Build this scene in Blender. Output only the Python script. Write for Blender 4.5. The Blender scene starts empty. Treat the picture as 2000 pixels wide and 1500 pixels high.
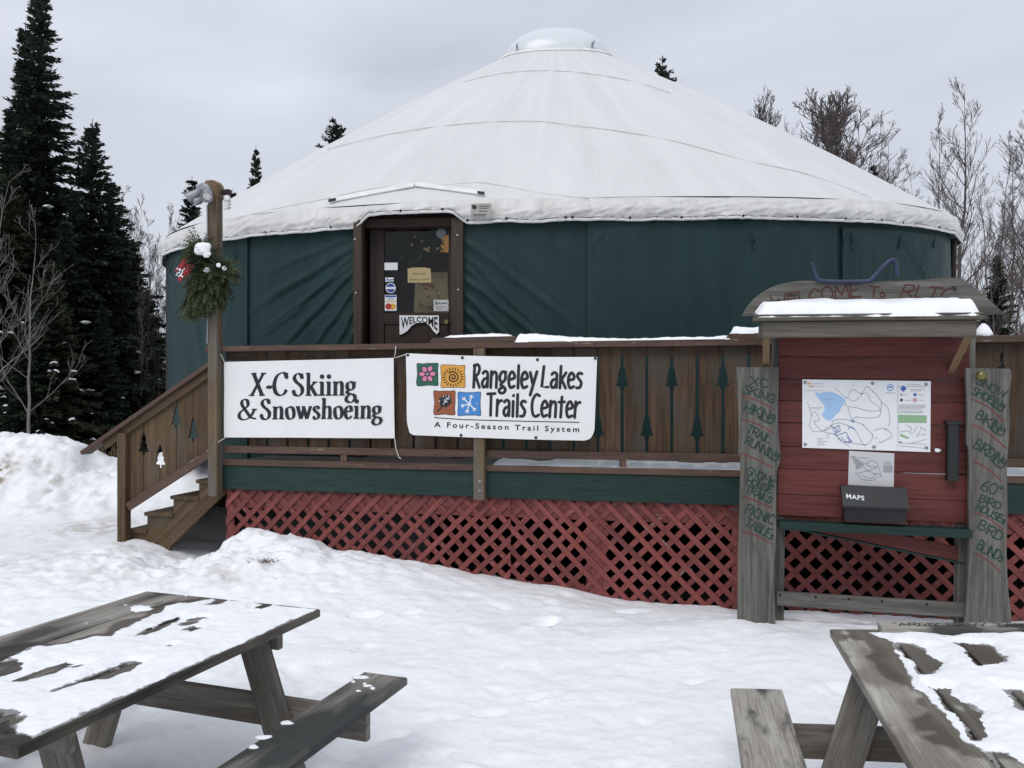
import bpy, math, random
import numpy as np
from mathutils import Vector, Matrix

random.seed(7)
RNG = np.random.default_rng(7)
scene = bpy.context.scene
COL = scene.collection

# ------------------------------------------------------------------ camera
F, HZ, EYE = 1580.0, 765.0, 1.6          # focal length and horizon measured on the 2000 px wide photograph
cam_d = bpy.data.cameras.new('camera')
cam_d.sensor_fit = 'HORIZONTAL'
cam_d.sensor_width = 36.0
cam_d.lens = 36.0 * F / 2000.0
cam_d.shift_y = (HZ - 750.0) / 2000.0
cam_d.clip_end = 900.0
cam = bpy.data.objects.new('camera', cam_d)
COL.objects.link(cam)
cam.location = (0, 0, EYE)
cam.rotation_euler = (math.radians(90), 0, 0)
scene.camera = cam

# ------------------------------------------------------------------ sky and sun
SUN_EL, SUN_AZ = 48.0, 200.0             # behind the camera, a little to the left
world = bpy.data.worlds.new('World')
scene.world = world
world.use_nodes = True
wn, wl = world.node_tree.nodes, world.node_tree.links
wn.clear()
w_out = wn.new('ShaderNodeOutputWorld')
w_bg = wn.new('ShaderNodeBackground')
w_bg.inputs['Strength'].default_value = 0.1
w_sky = wn.new('ShaderNodeTexSky')
w_sky.sky_type = 'NISHITA'
w_sky.sun_disc = False
w_sky.sun_elevation = math.radians(SUN_EL)
w_sky.sun_rotation = math.radians(SUN_AZ)
w_tc = wn.new('ShaderNodeTexCoord')
w_map = wn.new('ShaderNodeMapping')
w_map.inputs['Scale'].default_value = (1.0, 1.0, 3.2)
w_map.inputs['Rotation'].default_value = (0.0, math.radians(12), 0.4)
wl.new(w_tc.outputs['Generated'], w_map.inputs['Vector'])
w_n = wn.new('ShaderNodeTexNoise')
w_n.inputs['Scale'].default_value = 1.7
w_n.inputs['Detail'].default_value = 4.0
w_n.inputs['Roughness'].default_value = 0.45
w_n.inputs['Distortion'].default_value = 0.4
wl.new(w_map.outputs[0], w_n.inputs['Vector'])
w_r = wn.new('ShaderNodeValToRGB')
w_r.color_ramp.elements[0].position = 0.34
w_r.color_ramp.elements[0].color = (0.515, 0.548, 0.625, 1)
w_r.color_ramp.elements[1].position = 0.66
w_r.color_ramp.elements[1].color = (0.715, 0.750, 0.822, 1)
wl.new(w_n.outputs['Fac'], w_r.inputs['Fac'])
w_sep = wn.new('ShaderNodeSeparateXYZ')
wl.new(w_tc.outputs['Generated'], w_sep.inputs[0])
w_mr = wn.new('ShaderNodeMapRange')      # an overcast sky is brighter overhead than at the horizon
w_mr.inputs['From Min'].default_value = 0.0
w_mr.inputs['From Max'].default_value = 1.0
w_mr.inputs['To Min'].default_value = 8.8
w_mr.inputs['To Max'].default_value = 13.6
wl.new(w_sep.outputs['Z'], w_mr.inputs['Value'])
w_sc = wn.new('ShaderNodeVectorMath')
w_sc.operation = 'SCALE'
wl.new(w_r.outputs['Color'], w_sc.inputs[0])
wl.new(w_mr.outputs[0], w_sc.inputs['Scale'])
w_mix = wn.new('ShaderNodeMix')
w_mix.data_type = 'RGBA'
w_mix.inputs['Factor'].default_value = 0.93
wl.new(w_sky.outputs['Color'], w_mix.inputs['A'])
wl.new(w_sc.outputs['Vector'], w_mix.inputs['B'])
wl.new(w_mix.outputs['Result'], w_bg.inputs['Color'])
wl.new(w_bg.outputs[0], w_out.inputs['Surface'])

sun_d = bpy.data.lights.new('sun', 'SUN')
sun_d.energy = 1.15
sun_d.angle = math.radians(30)
sun_d.color = (1.0, 0.97, 0.93)
sun = bpy.data.objects.new('sun', sun_d)
COL.objects.link(sun)
az, el = math.radians(SUN_AZ), math.radians(SUN_EL)
sd = Vector((math.sin(az) * math.cos(el), math.cos(az) * math.cos(el), math.sin(el)))
sun.rotation_euler = sd.to_track_quat('Z', 'Y').to_euler()
sun.location = sd * 40

scene.view_settings.view_transform = 'Standard'
scene.view_settings.look = 'None'
scene.view_settings.exposure = 0.10
scene.view_settings.gamma = 1.0
scene.view_settings.use_curve_mapping = False

# ------------------------------------------------------------------ noise
_perm = np.random.default_rng(3).permutation(4096)
_val = np.random.default_rng(4).random(4096) * 2 - 1


def vnoise(x, y, seed=0):
    x = np.asarray(x, float); y = np.asarray(y, float)
    xi = np.floor(x).astype(int); yi = np.floor(y).astype(int)
    fx = x - xi; fy = y - yi
    fx = fx * fx * fx * (fx * (fx * 6 - 15) + 10); fy = fy * fy * fy * (fy * (fy * 6 - 15) + 10)

    def h(a, b):
        return _val[_perm[(_perm[(a + seed * 131) & 4095] + b) & 4095]]
    return (h(xi, yi) * (1 - fx) + h(xi + 1, yi) * fx) * (1 - fy) + (h(xi, yi + 1) * (1 - fx) + h(xi + 1, yi + 1) * fx) * fy


def fbm(x, y, octaves=4, seed=0, rough=0.5):
    t, a, s = 0.0, 1.0, 1.0
    for i in range(octaves):
        t = t + a * vnoise(x * s + 17.3 * i, y * s - 9.1 * i, seed + i)
        a *= rough; s *= 2.03
    return t


def sstep(a, b, x):
    t = np.clip((x - a) / (b - a), 0, 1)
    return t * t * (3 - 2 * t)


# ------------------------------------------------------------------ materials
def new_mat(name):
    m = bpy.data.materials.new(name)
    m.use_nodes = True
    n, l = m.node_tree.nodes, m.node_tree.links
    b = n['Principled BSDF']
    return m, n, l, b


def ramp(n, stops):
    r = n.new('ShaderNodeValToRGB')
    e = r.color_ramp.elements
    while len(e) < len(stops):
        e.new(0.5)
    for el_, (p, c) in zip(e, stops):
        el_.position = p
        el_.color = (c[0], c[1], c[2], 1)
    return r


def mixc(n, l, fac, a, b, mode='MIX'):
    x = n.new('ShaderNodeMix')
    x.data_type = 'RGBA'
    x.blend_type = mode
    for s, v in (('Factor', fac), ('A', a), ('B', b)):
        if hasattr(v, 'links'):
            l.new(v, x.inputs[s])
        elif s == 'Factor':
            x.inputs[s].default_value = v
        else:
            x.inputs[s].default_value = (v[0], v[1], v[2], 1)
    return x.outputs['Result']


def flat(name, c, rough=0.6, metal=0.0, var=0.12, scale=9.0, bump=0.05, spec=0.4):
    m, n, l, b = new_mat(name)
    tc = n.new('ShaderNodeTexCoord')
    no = n.new('ShaderNodeTexNoise')
    no.inputs['Scale'].default_value = scale
    no.inputs['Detail'].default_value = 6
    l.new(tc.outputs['Object'], no.inputs['Vector'])
    lo = [v * (1 - var) for v in c]; hi = [min(1, v * (1 + var)) for v in c]
    r = ramp(n, [(0.3, lo), (0.7, hi)])
    l.new(no.outputs['Fac'], r.inputs['Fac'])
    l.new(r.outputs['Color'], b.inputs['Base Color'])
    b.inputs['Roughness'].default_value = rough
    b.inputs['Metallic'].default_value = metal
    b.inputs['Specular IOR Level'].default_value = spec
    if bump:
        bp = n.new('ShaderNodeBump')
        bp.inputs['Strength'].default_value = bump
        bp.inputs['Distance'].default_value = 0.01
        l.new(no.outputs['Fac'], bp.inputs['Height'])
        l.new(bp.outputs[0], b.inputs['Normal'])
    return m


def wood(name, dark, mid, light, rough=0.75, bump=0.35, along=1.3, across=22.0, blot=None, blot_pos=(0.55, 0.7), blot_scale=3.0, chips=None, wet=False):
    m, n, l, b = new_mat(name)
    at = n.new('ShaderNodeAttribute'); at.attribute_name = 'grain'
    mp = n.new('ShaderNodeMapping'); mp.inputs['Scale'].default_value = (along, across, across)
    l.new(at.outputs['Vector'], mp.inputs['Vector'])
    n1 = n.new('ShaderNodeTexNoise'); n1.inputs['Scale'].default_value = 1.0; n1.inputs['Detail'].default_value = 7; n1.inputs['Roughness'].default_value = 0.62; n1.inputs['Distortion'].default_value = 0.5
    l.new(mp.outputs[0], n1.inputs['Vector'])
    r = ramp(n, [(0.28, dark), (0.5, mid), (0.72, light)])
    l.new(n1.outputs['Fac'], r.inputs['Fac'])
    col = r.outputs['Color']
    mp3 = n.new('ShaderNodeMapping'); mp3.inputs['Scale'].default_value = (along * 3, across * 5, across * 5)
    l.new(at.outputs['Vector'], mp3.inputs['Vector'])
    n3 = n.new('ShaderNodeTexNoise'); n3.inputs['Scale'].default_value = 1.0; n3.inputs['Detail'].default_value = 4
    l.new(mp3.outputs[0], n3.inputs['Vector'])
    r3 = ramp(n, [(0.36, (0.62, 0.60, 0.58)), (0.5, (1, 1, 1))])
    l.new(n3.outputs['Fac'], r3.inputs['Fac'])
    col = mixc(n, l, 0.75, col, r3.outputs['Color'], 'MULTIPLY')
    n2 = n.new('ShaderNodeTexNoise'); n2.inputs['Scale'].default_value = blot_scale; n2.inputs['Detail'].default_value = 6
    mp2 = n.new('ShaderNodeMapping'); mp2.inputs['Scale'].default_value = (0.55, 1.6, 1.6)
    l.new(at.outputs['Vector'], mp2.inputs['Vector']); l.new(mp2.outputs[0], n2.inputs['Vector'])
    if blot:
        rb = ramp(n, [(blot_pos[0], (0, 0, 0)), (blot_pos[1], (1, 1, 1))])
        l.new(n2.outputs['Fac'], rb.inputs['Fac'])
        col = mixc(n, l, rb.outputs['Color'], col, mixc(n, l, 0.6, blot, r3.outputs['Color'], 'MULTIPLY'))
    if chips:
        mp4 = n.new('ShaderNodeMapping'); mp4.inputs['Scale'].default_value = (6, 30, 30)
        l.new(at.outputs['Vector'], mp4.inputs['Vector'])
        n4 = n.new('ShaderNodeTexNoise'); n4.inputs['Scale'].default_value = 1; n4.inputs['Detail'].default_value = 5
        l.new(mp4.outputs[0], n4.inputs['Vector'])
        r4 = ramp(n, [(0.66, (0, 0, 0)), (0.72, (1, 1, 1))])
        l.new(n4.outputs['Fac'], r4.inputs['Fac'])
        col = mixc(n, l, r4.outputs['Color'], col, chips)
    if wet:                                  # damp wood round the melting snow
        aw = n.new('ShaderNodeAttribute'); aw.attribute_name = 'wet'
        col = mixc(n, l, aw.outputs['Fac'], col, mixc(n, l, 1.0, col, (0.36, 0.335, 0.30), 'MULTIPLY'))
        rw = n.new('ShaderNodeMapRange'); rw.inputs['To Min'].default_value = rough; rw.inputs['To Max'].default_value = 0.45
        l.new(aw.outputs['Fac'], rw.inputs['Value']); l.new(rw.outputs[0], b.inputs['Roughness'])
    oi = n.new('ShaderNodeObjectInfo')
    mr = n.new('ShaderNodeMapRange'); mr.inputs['To Min'].default_value = 0.78; mr.inputs['To Max'].default_value = 1.2
    l.new(oi.outputs['Random'], mr.inputs['Value'])
    hs = n.new('ShaderNodeHueSaturation')
    l.new(mr.outputs[0], hs.inputs['Value']); l.new(col, hs.inputs['Color'])
    l.new(hs.outputs['Color'], b.inputs['Base Color'])
    if not wet:
        b.inputs['Roughness'].default_value = rough
    b.inputs['Specular IOR Level'].default_value = 0.3
    bp = n.new('ShaderNodeBump'); bp.inputs['Strength'].default_value = bump; bp.inputs['Distance'].default_value = 0.004
    ad = n.new('ShaderNodeMath'); ad.operation = 'ADD'
    l.new(n1.outputs['Fac'], ad.inputs[0]); l.new(n3.outputs['Fac'], ad.inputs[1])
    l.new(ad.outputs[0], bp.inputs['Height'])
    l.new(bp.outputs[0], b.inputs['Normal'])
    return m


def snow_mat(name, ground=False, melt=False):
    m, n, l, b = new_mat(name)
    tc = n.new('ShaderNodeTexCoord')
    n1 = n.new('ShaderNodeTexNoise'); n1.inputs['Scale'].default_value = 16; n1.inputs['Detail'].default_value = 8; n1.inputs['Roughness'].default_value = 0.6
    l.new(tc.outputs['Object'], n1.inputs['Vector'])
    r = ramp(n, [(0.35, (0.84, 0.855, 0.88)), (0.65, (0.90, 0.905, 0.915))])
    l.new(n1.outputs['Fac'], r.inputs['Fac'])
    col = r.outputs['Color']
    h = n1.outputs['Fac']
    if ground:
        at = n.new('ShaderNodeAttribute'); at.attribute_name = 'dirt'
        n2 = n.new('ShaderNodeTexNoise'); n2.inputs['Scale'].default_value = 7; n2.inputs['Detail'].default_value = 7
        l.new(tc.outputs['Object'], n2.inputs['Vector'])
        mul = n.new('ShaderNodeMath'); mul.operation = 'MULTIPLY'
        rr = ramp(n, [(0.40, (0, 0, 0)), (0.62, (1, 1, 1))])
        l.new(n2.outputs['Fac'], rr.inputs['Fac'])
        l.new(at.outputs['Fac'], mul.inputs[0]); l.new(rr.outputs['Color'], mul.inputs[1])
        cl = n.new('ShaderNodeClamp'); l.new(mul.outputs[0], cl.inputs['Value'])
        col = mixc(n, l, cl.outputs[0], col, (0.30, 0.24, 0.17))
        n4 = n.new('ShaderNodeTexNoise'); n4.inputs['Scale'].default_value = 70; n4.inputs['Detail'].default_value = 2
        l.new(tc.outputs['Object'], n4.inputs['Vector'])
        r4 = ramp(n, [(0.74, (0, 0, 0)), (0.78, (0.55, 0.55, 0.55))])
        l.new(n4.outputs['Fac'], r4.inputs['Fac'])
        col = mixc(n, l, r4.outputs['Color'], col, (0.35, 0.30, 0.25))
    if melt:                                 # thin wet slush at the melting edge
        at = n.new('ShaderNodeAttribute'); at.attribute_name = 'thin'
        n2 = n.new('ShaderNodeTexNoise'); n2.inputs['Scale'].default_value = 45; n2.inputs['Detail'].default_value = 5
        l.new(tc.outputs['Object'], n2.inputs['Vector'])
        ad = n.new('ShaderNodeMath'); ad.operation = 'MULTIPLY_ADD'; ad.inputs[1].default_value = 1.3; ad.inputs[2].default_value = -0.65
        l.new(n2.outputs['Fac'], ad.inputs[0])
        a2 = n.new('ShaderNodeMath'); a2.operation = 'ADD'; a2.use_clamp = True
        l.new(at.outputs['Fac'], a2.inputs[0]); l.new(ad.outputs[0], a2.inputs[1])
        rr = ramp(n, [(0.42, (0, 0, 0)), (0.80, (1, 1, 1))])
        l.new(a2.outputs[0], rr.inputs['Fac'])
        col = mixc(n, l, rr.outputs['Color'], col, (0.235, 0.23, 0.225))
    n3 = n.new('ShaderNodeTexNoise'); n3.inputs['Scale'].default_value = 90; n3.inputs['Detail'].default_value = 5
    l.new(tc.outputs['Object'], n3.inputs['Vector'])
    l.new(col, b.inputs['Base Color'])
    b.inputs['Roughness'].default_value = 0.55
    b.inputs['Specular IOR Level'].default_value = 0.25
    bp = n.new('ShaderNodeBump'); bp.inputs['Strength'].default_value = 0.5 if ground else 0.3; bp.inputs['Distance'].default_value = 0.02 if ground else 0.006
    l.new(h, bp.inputs['Height'])
    bp2 = n.new('ShaderNodeBump'); bp2.inputs['Strength'].default_value = 0.25; bp2.inputs['Distance'].default_value = 0.004
    l.new(n3.outputs['Fac'], bp2.inputs['Height']); l.new(bp.outputs[0], bp2.inputs['Normal'])
    l.new(bp2.outputs[0], b.inputs['Normal'])
    return m


def leaf_mat(name, c1, c2, rough=0.7):
    m, n, l, b = new_mat(name)
    tc = n.new('ShaderNodeTexCoord')
    no = n.new('ShaderNodeTexNoise'); no.inputs['Scale'].default_value = 1.6; no.inputs['Detail'].default_value = 5
    l.new(tc.outputs['Object'], no.inputs['Vector'])
    r = ramp(n, [(0.35, c1), (0.68, c2)])
    l.new(no.outputs['Fac'], r.inputs['Fac'])
    oi = n.new('ShaderNodeObjectInfo')
    mr = n.new('ShaderNodeMapRange'); mr.inputs['To Min'].default_value = 0.75; mr.inputs['To Max'].default_value = 1.25
    l.new(oi.outputs['Random'], mr.inputs['Value'])
    hs = n.new('ShaderNodeHueSaturation'); l.new(mr.outputs[0], hs.inputs['Value']); l.new(r.outputs['Color'], hs.inputs['Color'])
    l.new(hs.outputs['Color'], b.inputs['Base Color'])
    b.inputs['Roughness'].default_value = rough
    b.inputs['Specular IOR Level'].default_value = 0.2
    return m


def canvas(name, c1, c2, streak, rough=0.5, weave=900.0, sheen=0.0):
    """coated fabric; 'grain' holds (along wall, height, 0): long streaks run down the cloth"""
    m, n, l, b = new_mat(name)
    at = n.new('ShaderNodeAttribute'); at.attribute_name = 'grain'
    mp = n.new('ShaderNodeMapping'); mp.inputs['Scale'].default_value = (2.2, 0.45, 1)
    l.new(at.outputs['Vector'], mp.inputs['Vector'])
    n1 = n.new('ShaderNodeTexNoise'); n1.inputs['Scale'].default_value = 1.6; n1.inputs['Detail'].default_value = 7; n1.inputs['Roughness'].default_value = 0.6
    l.new(mp.outputs[0], n1.inputs['Vector'])
    r = ramp(n, [(0.3, c1), (0.7, c2)])
    l.new(n1.outputs['Fac'], r.inputs['Fac'])
    mp2 = n.new('ShaderNodeMapping'); mp2.inputs['Scale'].default_value = (9, 0.8, 1)
    l.new(at.outputs['Vector'], mp2.inputs['Vector'])
    n2 = n.new('ShaderNodeTexNoise'); n2.inputs['Scale'].default_value = 1.3; n2.inputs['Detail'].default_value = 5
    l.new(mp2.outputs[0], n2.inputs['Vector'])
    r2 = ramp(n, [(0.5, (0, 0, 0)), (0.75, (0.6, 0.6, 0.6))])
    l.new(n2.outputs['Fac'], r2.inputs['Fac'])
    l.new(mixc(n, l, r2.outputs['Color'], r.outputs['Color'], streak), b.inputs['Base Color'])
    b.inputs['Roughness'].default_value = rough
    b.inputs['Specular IOR Level'].default_value = 0.3
    n3 = n.new('ShaderNodeTexNoise'); n3.inputs['Scale'].default_value = 6; n3.inputs['Detail'].default_value = 6
    l.new(at.outputs['Vector'], n3.inputs['Vector'])
    bp = n.new('ShaderNodeBump'); bp.inputs['Strength'].default_value = 0.12; bp.inputs['Distance'].default_value = 0.02
    l.new(n3.outputs['Fac'], bp.inputs['Height']); l.new(bp.outputs[0], b.inputs['Normal'])
    return m


M = {}
M['snow'] = snow_mat('snow')
M['snow_melt'] = snow_mat('melting_snow', False, True)
M['ground'] = snow_mat('ground_snow', True)
M['deck_board'] = wood('stained_deck_board', (0.030, 0.018, 0.010), (0.070, 0.041, 0.023), (0.120, 0.074, 0.044), blot=(0.072, 0.058, 0.044), blot_pos=(0.45, 0.62))
M['trim'] = wood('brown_painted_trim', (0.078, 0.045, 0.033), (0.098, 0.058, 0.043), (0.125, 0.078, 0.058), across=12, bump=0.15, rough=0.6, chips=(0.24, 0.2, 0.17))
M['stair'] = wood('treated_stair_wood', (0.055, 0.035, 0.019), (0.098, 0.063, 0.034), (0.14, 0.096, 0.055), blot=(0.085, 0.072, 0.055), blot_pos=(0.52, 0.68))
M['post'] = wood('treated_post', (0.085, 0.060, 0.036), (0.145, 0.105, 0.062), (0.20, 0.150, 0.098), blot=(0.135, 0.122, 0.105), blot_pos=(0.45, 0.6))
M['grey'] = wood('weathered_grey_board', (0.055, 0.052, 0.046), (0.112, 0.108, 0.098), (0.185, 0.179, 0.164), blot=(0.060, 0.056, 0.050), blot_pos=(0.52, 0.75), along=1.6, across=26)
M['table'] = wood('weathered_table_wood', (0.15, 0.138, 0.12), (0.25, 0.233, 0.205), (0.35, 0.33, 0.30), blot=(0.055, 0.055, 0.05), blot_pos=(0.46, 0.58), along=1.5, across=28, blot_scale=2.2, wet=True)
M['leg'] = wood('table_leg_wood', (0.085, 0.075, 0.062), (0.16, 0.145, 0.125), (0.25, 0.235, 0.205), blot=(0.12, 0.10, 0.075), along=1.6, across=20)
M['table_dry'] = wood('dry_table_wood', (0.25, 0.235, 0.205), (0.37, 0.35, 0.31), (0.47, 0.45, 0.405), blot=(0.20, 0.18, 0.15), blot_pos=(0.52, 0.62), along=1.5, across=28, blot_scale=2.6, wet=True)
M['bench_dry'] = wood('dry_bench_wood', (0.22, 0.20, 0.175), (0.33, 0.31, 0.275), (0.43, 0.41, 0.37), blot=(0.06, 0.062, 0.058), blot_pos=(0.52, 0.62), along=1.6, across=26, blot_scale=4.5)
M['bench'] = wood('wet_bench_wood', (0.14, 0.13, 0.115), (0.23, 0.215, 0.19), (0.33, 0.315, 0.285), blot=(0.042, 0.045, 0.043), blot_pos=(0.34, 0.56), along=1.6, across=26, blot_scale=2.4)
M['green_paint'] = wood('dark_green_paint', (0.0095, 0.030, 0.026), (0.012, 0.036, 0.031), (0.015, 0.042, 0.036), across=10, bump=0.1, rough=0.5)
M['lattice'] = wood('barn_red_lattice', (0.155, 0.040, 0.036), (0.198, 0.053, 0.048), (0.238, 0.072, 0.065), across=14, bump=0.25, rough=0.65, blot=(0.17, 0.055, 0.049), chips=(0.20, 0.15, 0.13))
M['kiosk_red'] = wood('dark_red_board_paint', (0.085, 0.021, 0.019), (0.108, 0.027, 0.024), (0.130, 0.037, 0.033), across=12, bump=0.2, rough=0.6, blot=(0.105, 0.032, 0.030))
M['kiosk_fascia'] = wood('grey_brown_roof_board', (0.095, 0.085, 0.068), (0.125, 0.112, 0.09), (0.16, 0.145, 0.12), across=16, bump=0.2)
M['bracket'] = wood('tan_bracket', (0.16, 0.10, 0.055), (0.22, 0.145, 0.08), (0.28, 0.195, 0.115))
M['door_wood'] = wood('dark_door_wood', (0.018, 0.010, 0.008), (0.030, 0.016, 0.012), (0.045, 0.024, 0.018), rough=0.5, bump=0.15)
M['frame_wood'] = wood('door_frame_wood', (0.030, 0.021, 0.016), (0.042, 0.030, 0.023), (0.058, 0.042, 0.033), rough=0.6, bump=0.2)
M['canvas_green'] = canvas('green_canvas', (0.0050, 0.0235, 0.0245), (0.0090, 0.0350, 0.0360), (0.0115, 0.0395, 0.0400), rough=0.55)
M['roof'] = canvas('white_roof_fabric', (0.59, 0.595, 0.59), (0.675, 0.675, 0.67), (0.655, 0.655, 0.645), rough=0.5)
M['valance'] = canvas('white_valance_fabric', (0.52, 0.515, 0.49), (0.70, 0.695, 0.68), (0.56, 0.545, 0.51), rough=0.45)
M['seam'] = flat('grey_seam', (0.56, 0.555, 0.545), 0.6)
M['hem'] = flat('white_hem', (0.72, 0.72, 0.70), 0.5)
M['banner'] = flat('white_banner_vinyl', (0.76, 0.765, 0.76), 0.45, var=0.03, scale=3)
M['ink'] = flat('navy_black_ink', (0.013, 0.013, 0.022), 0.55, bump=0, var=0.05)
M['black'] = flat('black_plastic', (0.012, 0.013, 0.015), 0.38, var=0.2)
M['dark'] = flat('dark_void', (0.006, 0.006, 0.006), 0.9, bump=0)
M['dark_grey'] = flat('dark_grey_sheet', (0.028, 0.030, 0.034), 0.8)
M['metal'] = flat('grey_metal', (0.26, 0.27, 0.29), 0.45, metal=0.35)
M['soil'] = flat('shade_dark_soil', (0.018, 0.014, 0.011), 0.95, var=0.4)  # near black: the shade under the deck is in this colour
M['screw'] = flat('bright_screw', (0.6, 0.6, 0.58), 0.35, metal=0.6)
M['pipe'] = flat('blue_grey_pipe', (0.032, 0.042, 0.085), 0.35, metal=0.3, var=0.25)
M['brass'] = flat('dull_brass', (0.20, 0.17, 0.07), 0.35, metal=0.7)
M['white_paint'] = flat('white_paint', (0.76, 0.77, 0.78), 0.5)
M['bulb'] = flat('white_bulb_glass', (0.72, 0.72, 0.70), 0.25)
M['rope'] = flat('pale_cord', (0.55, 0.53, 0.48), 0.8)
M['sign_green'] = flat('green_sign_paint', (0.007, 0.040, 0.028), 0.6)
M['sign_red'] = flat('red_sign_paint', (0.17, 0.030, 0.026), 0.5)
M['maroon'] = flat('maroon_sign_paint', (0.062, 0.012, 0.011), 0.55)
M['paper'] = flat('white_paper', (0.74, 0.75, 0.77), 0.4, var=0.03)
M['paper_grey'] = flat('grey_copy_paper', (0.52, 0.52, 0.53), 0.5, var=0.05)
M['tag'] = flat('faded_tag', (0.36, 0.34, 0.31), 0.6)
M['paper_tan'] = flat('tan_paper', (0.42, 0.33, 0.17), 0.6, var=0.06)
M['map_blue'] = flat('lake_blue', (0.34, 0.52, 0.76), 0.45, var=0.03)
M['map_green'] = flat('legend_green', (0.25, 0.42, 0.24), 0.45, var=0.03)
M['map_line'] = flat('trail_line', (0.16, 0.19, 0.27), 0.45)
M['map_trail_blue'] = flat('trail_blue', (0.05, 0.12, 0.42), 0.45)
M['map_grey'] = flat('grey_print', (0.30, 0.30, 0.32), 0.45)
M['l_green'] = flat('logo_green', (0.020, 0.11, 0.065), 0.45, var=0.04)
M['l_orange'] = flat('logo_orange', (0.62, 0.31, 0.05), 0.45, var=0.04)
M['l_brown'] = flat('logo_brown', (0.28, 0.085, 0.035), 0.45, var=0.04)
M['l_blue'] = flat('logo_blue', (0.055, 0.22, 0.55), 0.45, var=0.04)
M['l_pink'] = flat('logo_pink', (0.60, 0.20, 0.34), 0.45, var=0.04)
M['red_dot'] = flat('card_red', (0.45, 0.03, 0.02), 0.45)
M['yellow_dot'] = flat('card_yellow', (0.65, 0.38, 0.05), 0.45)
M['blue_dot'] = flat('card_blue', (0.02, 0.06, 0.28), 0.45)
M['ribbon'] = flat('red_ribbon', (0.33, 0.022, 0.03), 0.4)
M['spruce'] = leaf_mat('spruce_needles', (0.014, 0.023, 0.016), (0.042, 0.058, 0.036))
M['spruce_brown'] = leaf_mat('dull_spruce_needles', (0.017, 0.023, 0.014), (0.050, 0.056, 0.031))
M['wreath'] = leaf_mat('cut_evergreen', (0.030, 0.042, 0.020), (0.115, 0.135, 0.068))
M['bark'] = flat('dark_bark', (0.035, 0.030, 0.026), 0.9)
M['pale_bark'] = flat('pale_bark', (0.17, 0.16, 0.148), 0.85, var=0.3)
M['grey_bark'] = flat('grey_bark', (0.085, 0.073, 0.069), 0.85, var=0.25)
M['twig'] = flat('grey_twig', (0.100, 0.083, 0.079), 0.9)
M['pale_twig'] = flat('pale_twig', (0.17, 0.155, 0.145), 0.9)
M['dry_grass'] = flat('dry_grass', (0.17, 0.115, 0.065), 0.9)
M['dome'], _n, _l, _b = new_mat('clouded_acrylic')
_b.inputs['Base Color'].default_value = (0.80, 0.83, 0.86, 1)
_b.inputs['Roughness'].default_value = 0.22
_b.inputs['Transmission Weight'].default_value = 0.25
M['glass'], _n, _l, _b = new_mat('door_glass')
_n.remove(_b)
_tr = _n.new('ShaderNodeBsdfTransparent'); _tr.inputs[0].default_value = (0.88, 0.9, 0.9, 1)
_gl = _n.new('ShaderNodeBsdfGlossy'); _gl.inputs['Roughness'].default_value = 0.02
_fr = _n.new('ShaderNodeFresnel'); _fr.inputs['IOR'].default_value = 1.3
_mx = _n.new('ShaderNodeMixShader')
_l.new(_fr.outputs[0], _mx.inputs[0]); _l.new(_tr.outputs[0], _mx.inputs[1]); _l.new(_gl.outputs[0], _mx.inputs[2])
_l.new(_mx.outputs[0], _n['Material Output'].inputs['Surface'])
M['warm'], _n, _l, _b = new_mat('warm_glow_boards')
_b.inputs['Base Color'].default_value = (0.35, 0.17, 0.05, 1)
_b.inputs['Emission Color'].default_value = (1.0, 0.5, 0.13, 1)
_b.inputs['Emission Strength'].default_value = 0.22  # indoor lamp light on the boards is put in as emission


# ------------------------------------------------------------------ object helpers
def wloc(o):
    v = Vector((0, 0, 0))
    while o is not None:
        v += o.location
        o = o.parent
    return v


def tag(o, label=None, cat=None, group=None, kind=None):
    for k, v in (('label', label), ('category', cat), ('group', group), ('kind', kind)):
        if v:
            o[k] = v
    return o


def thing(name, loc, label, cat, group=None):
    o = bpy.data.objects.new(name, None)
    o.empty_display_size = 0.2
    COL.objects.link(o)
    o.location = loc
    return tag(o, label, cat, group)


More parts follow.
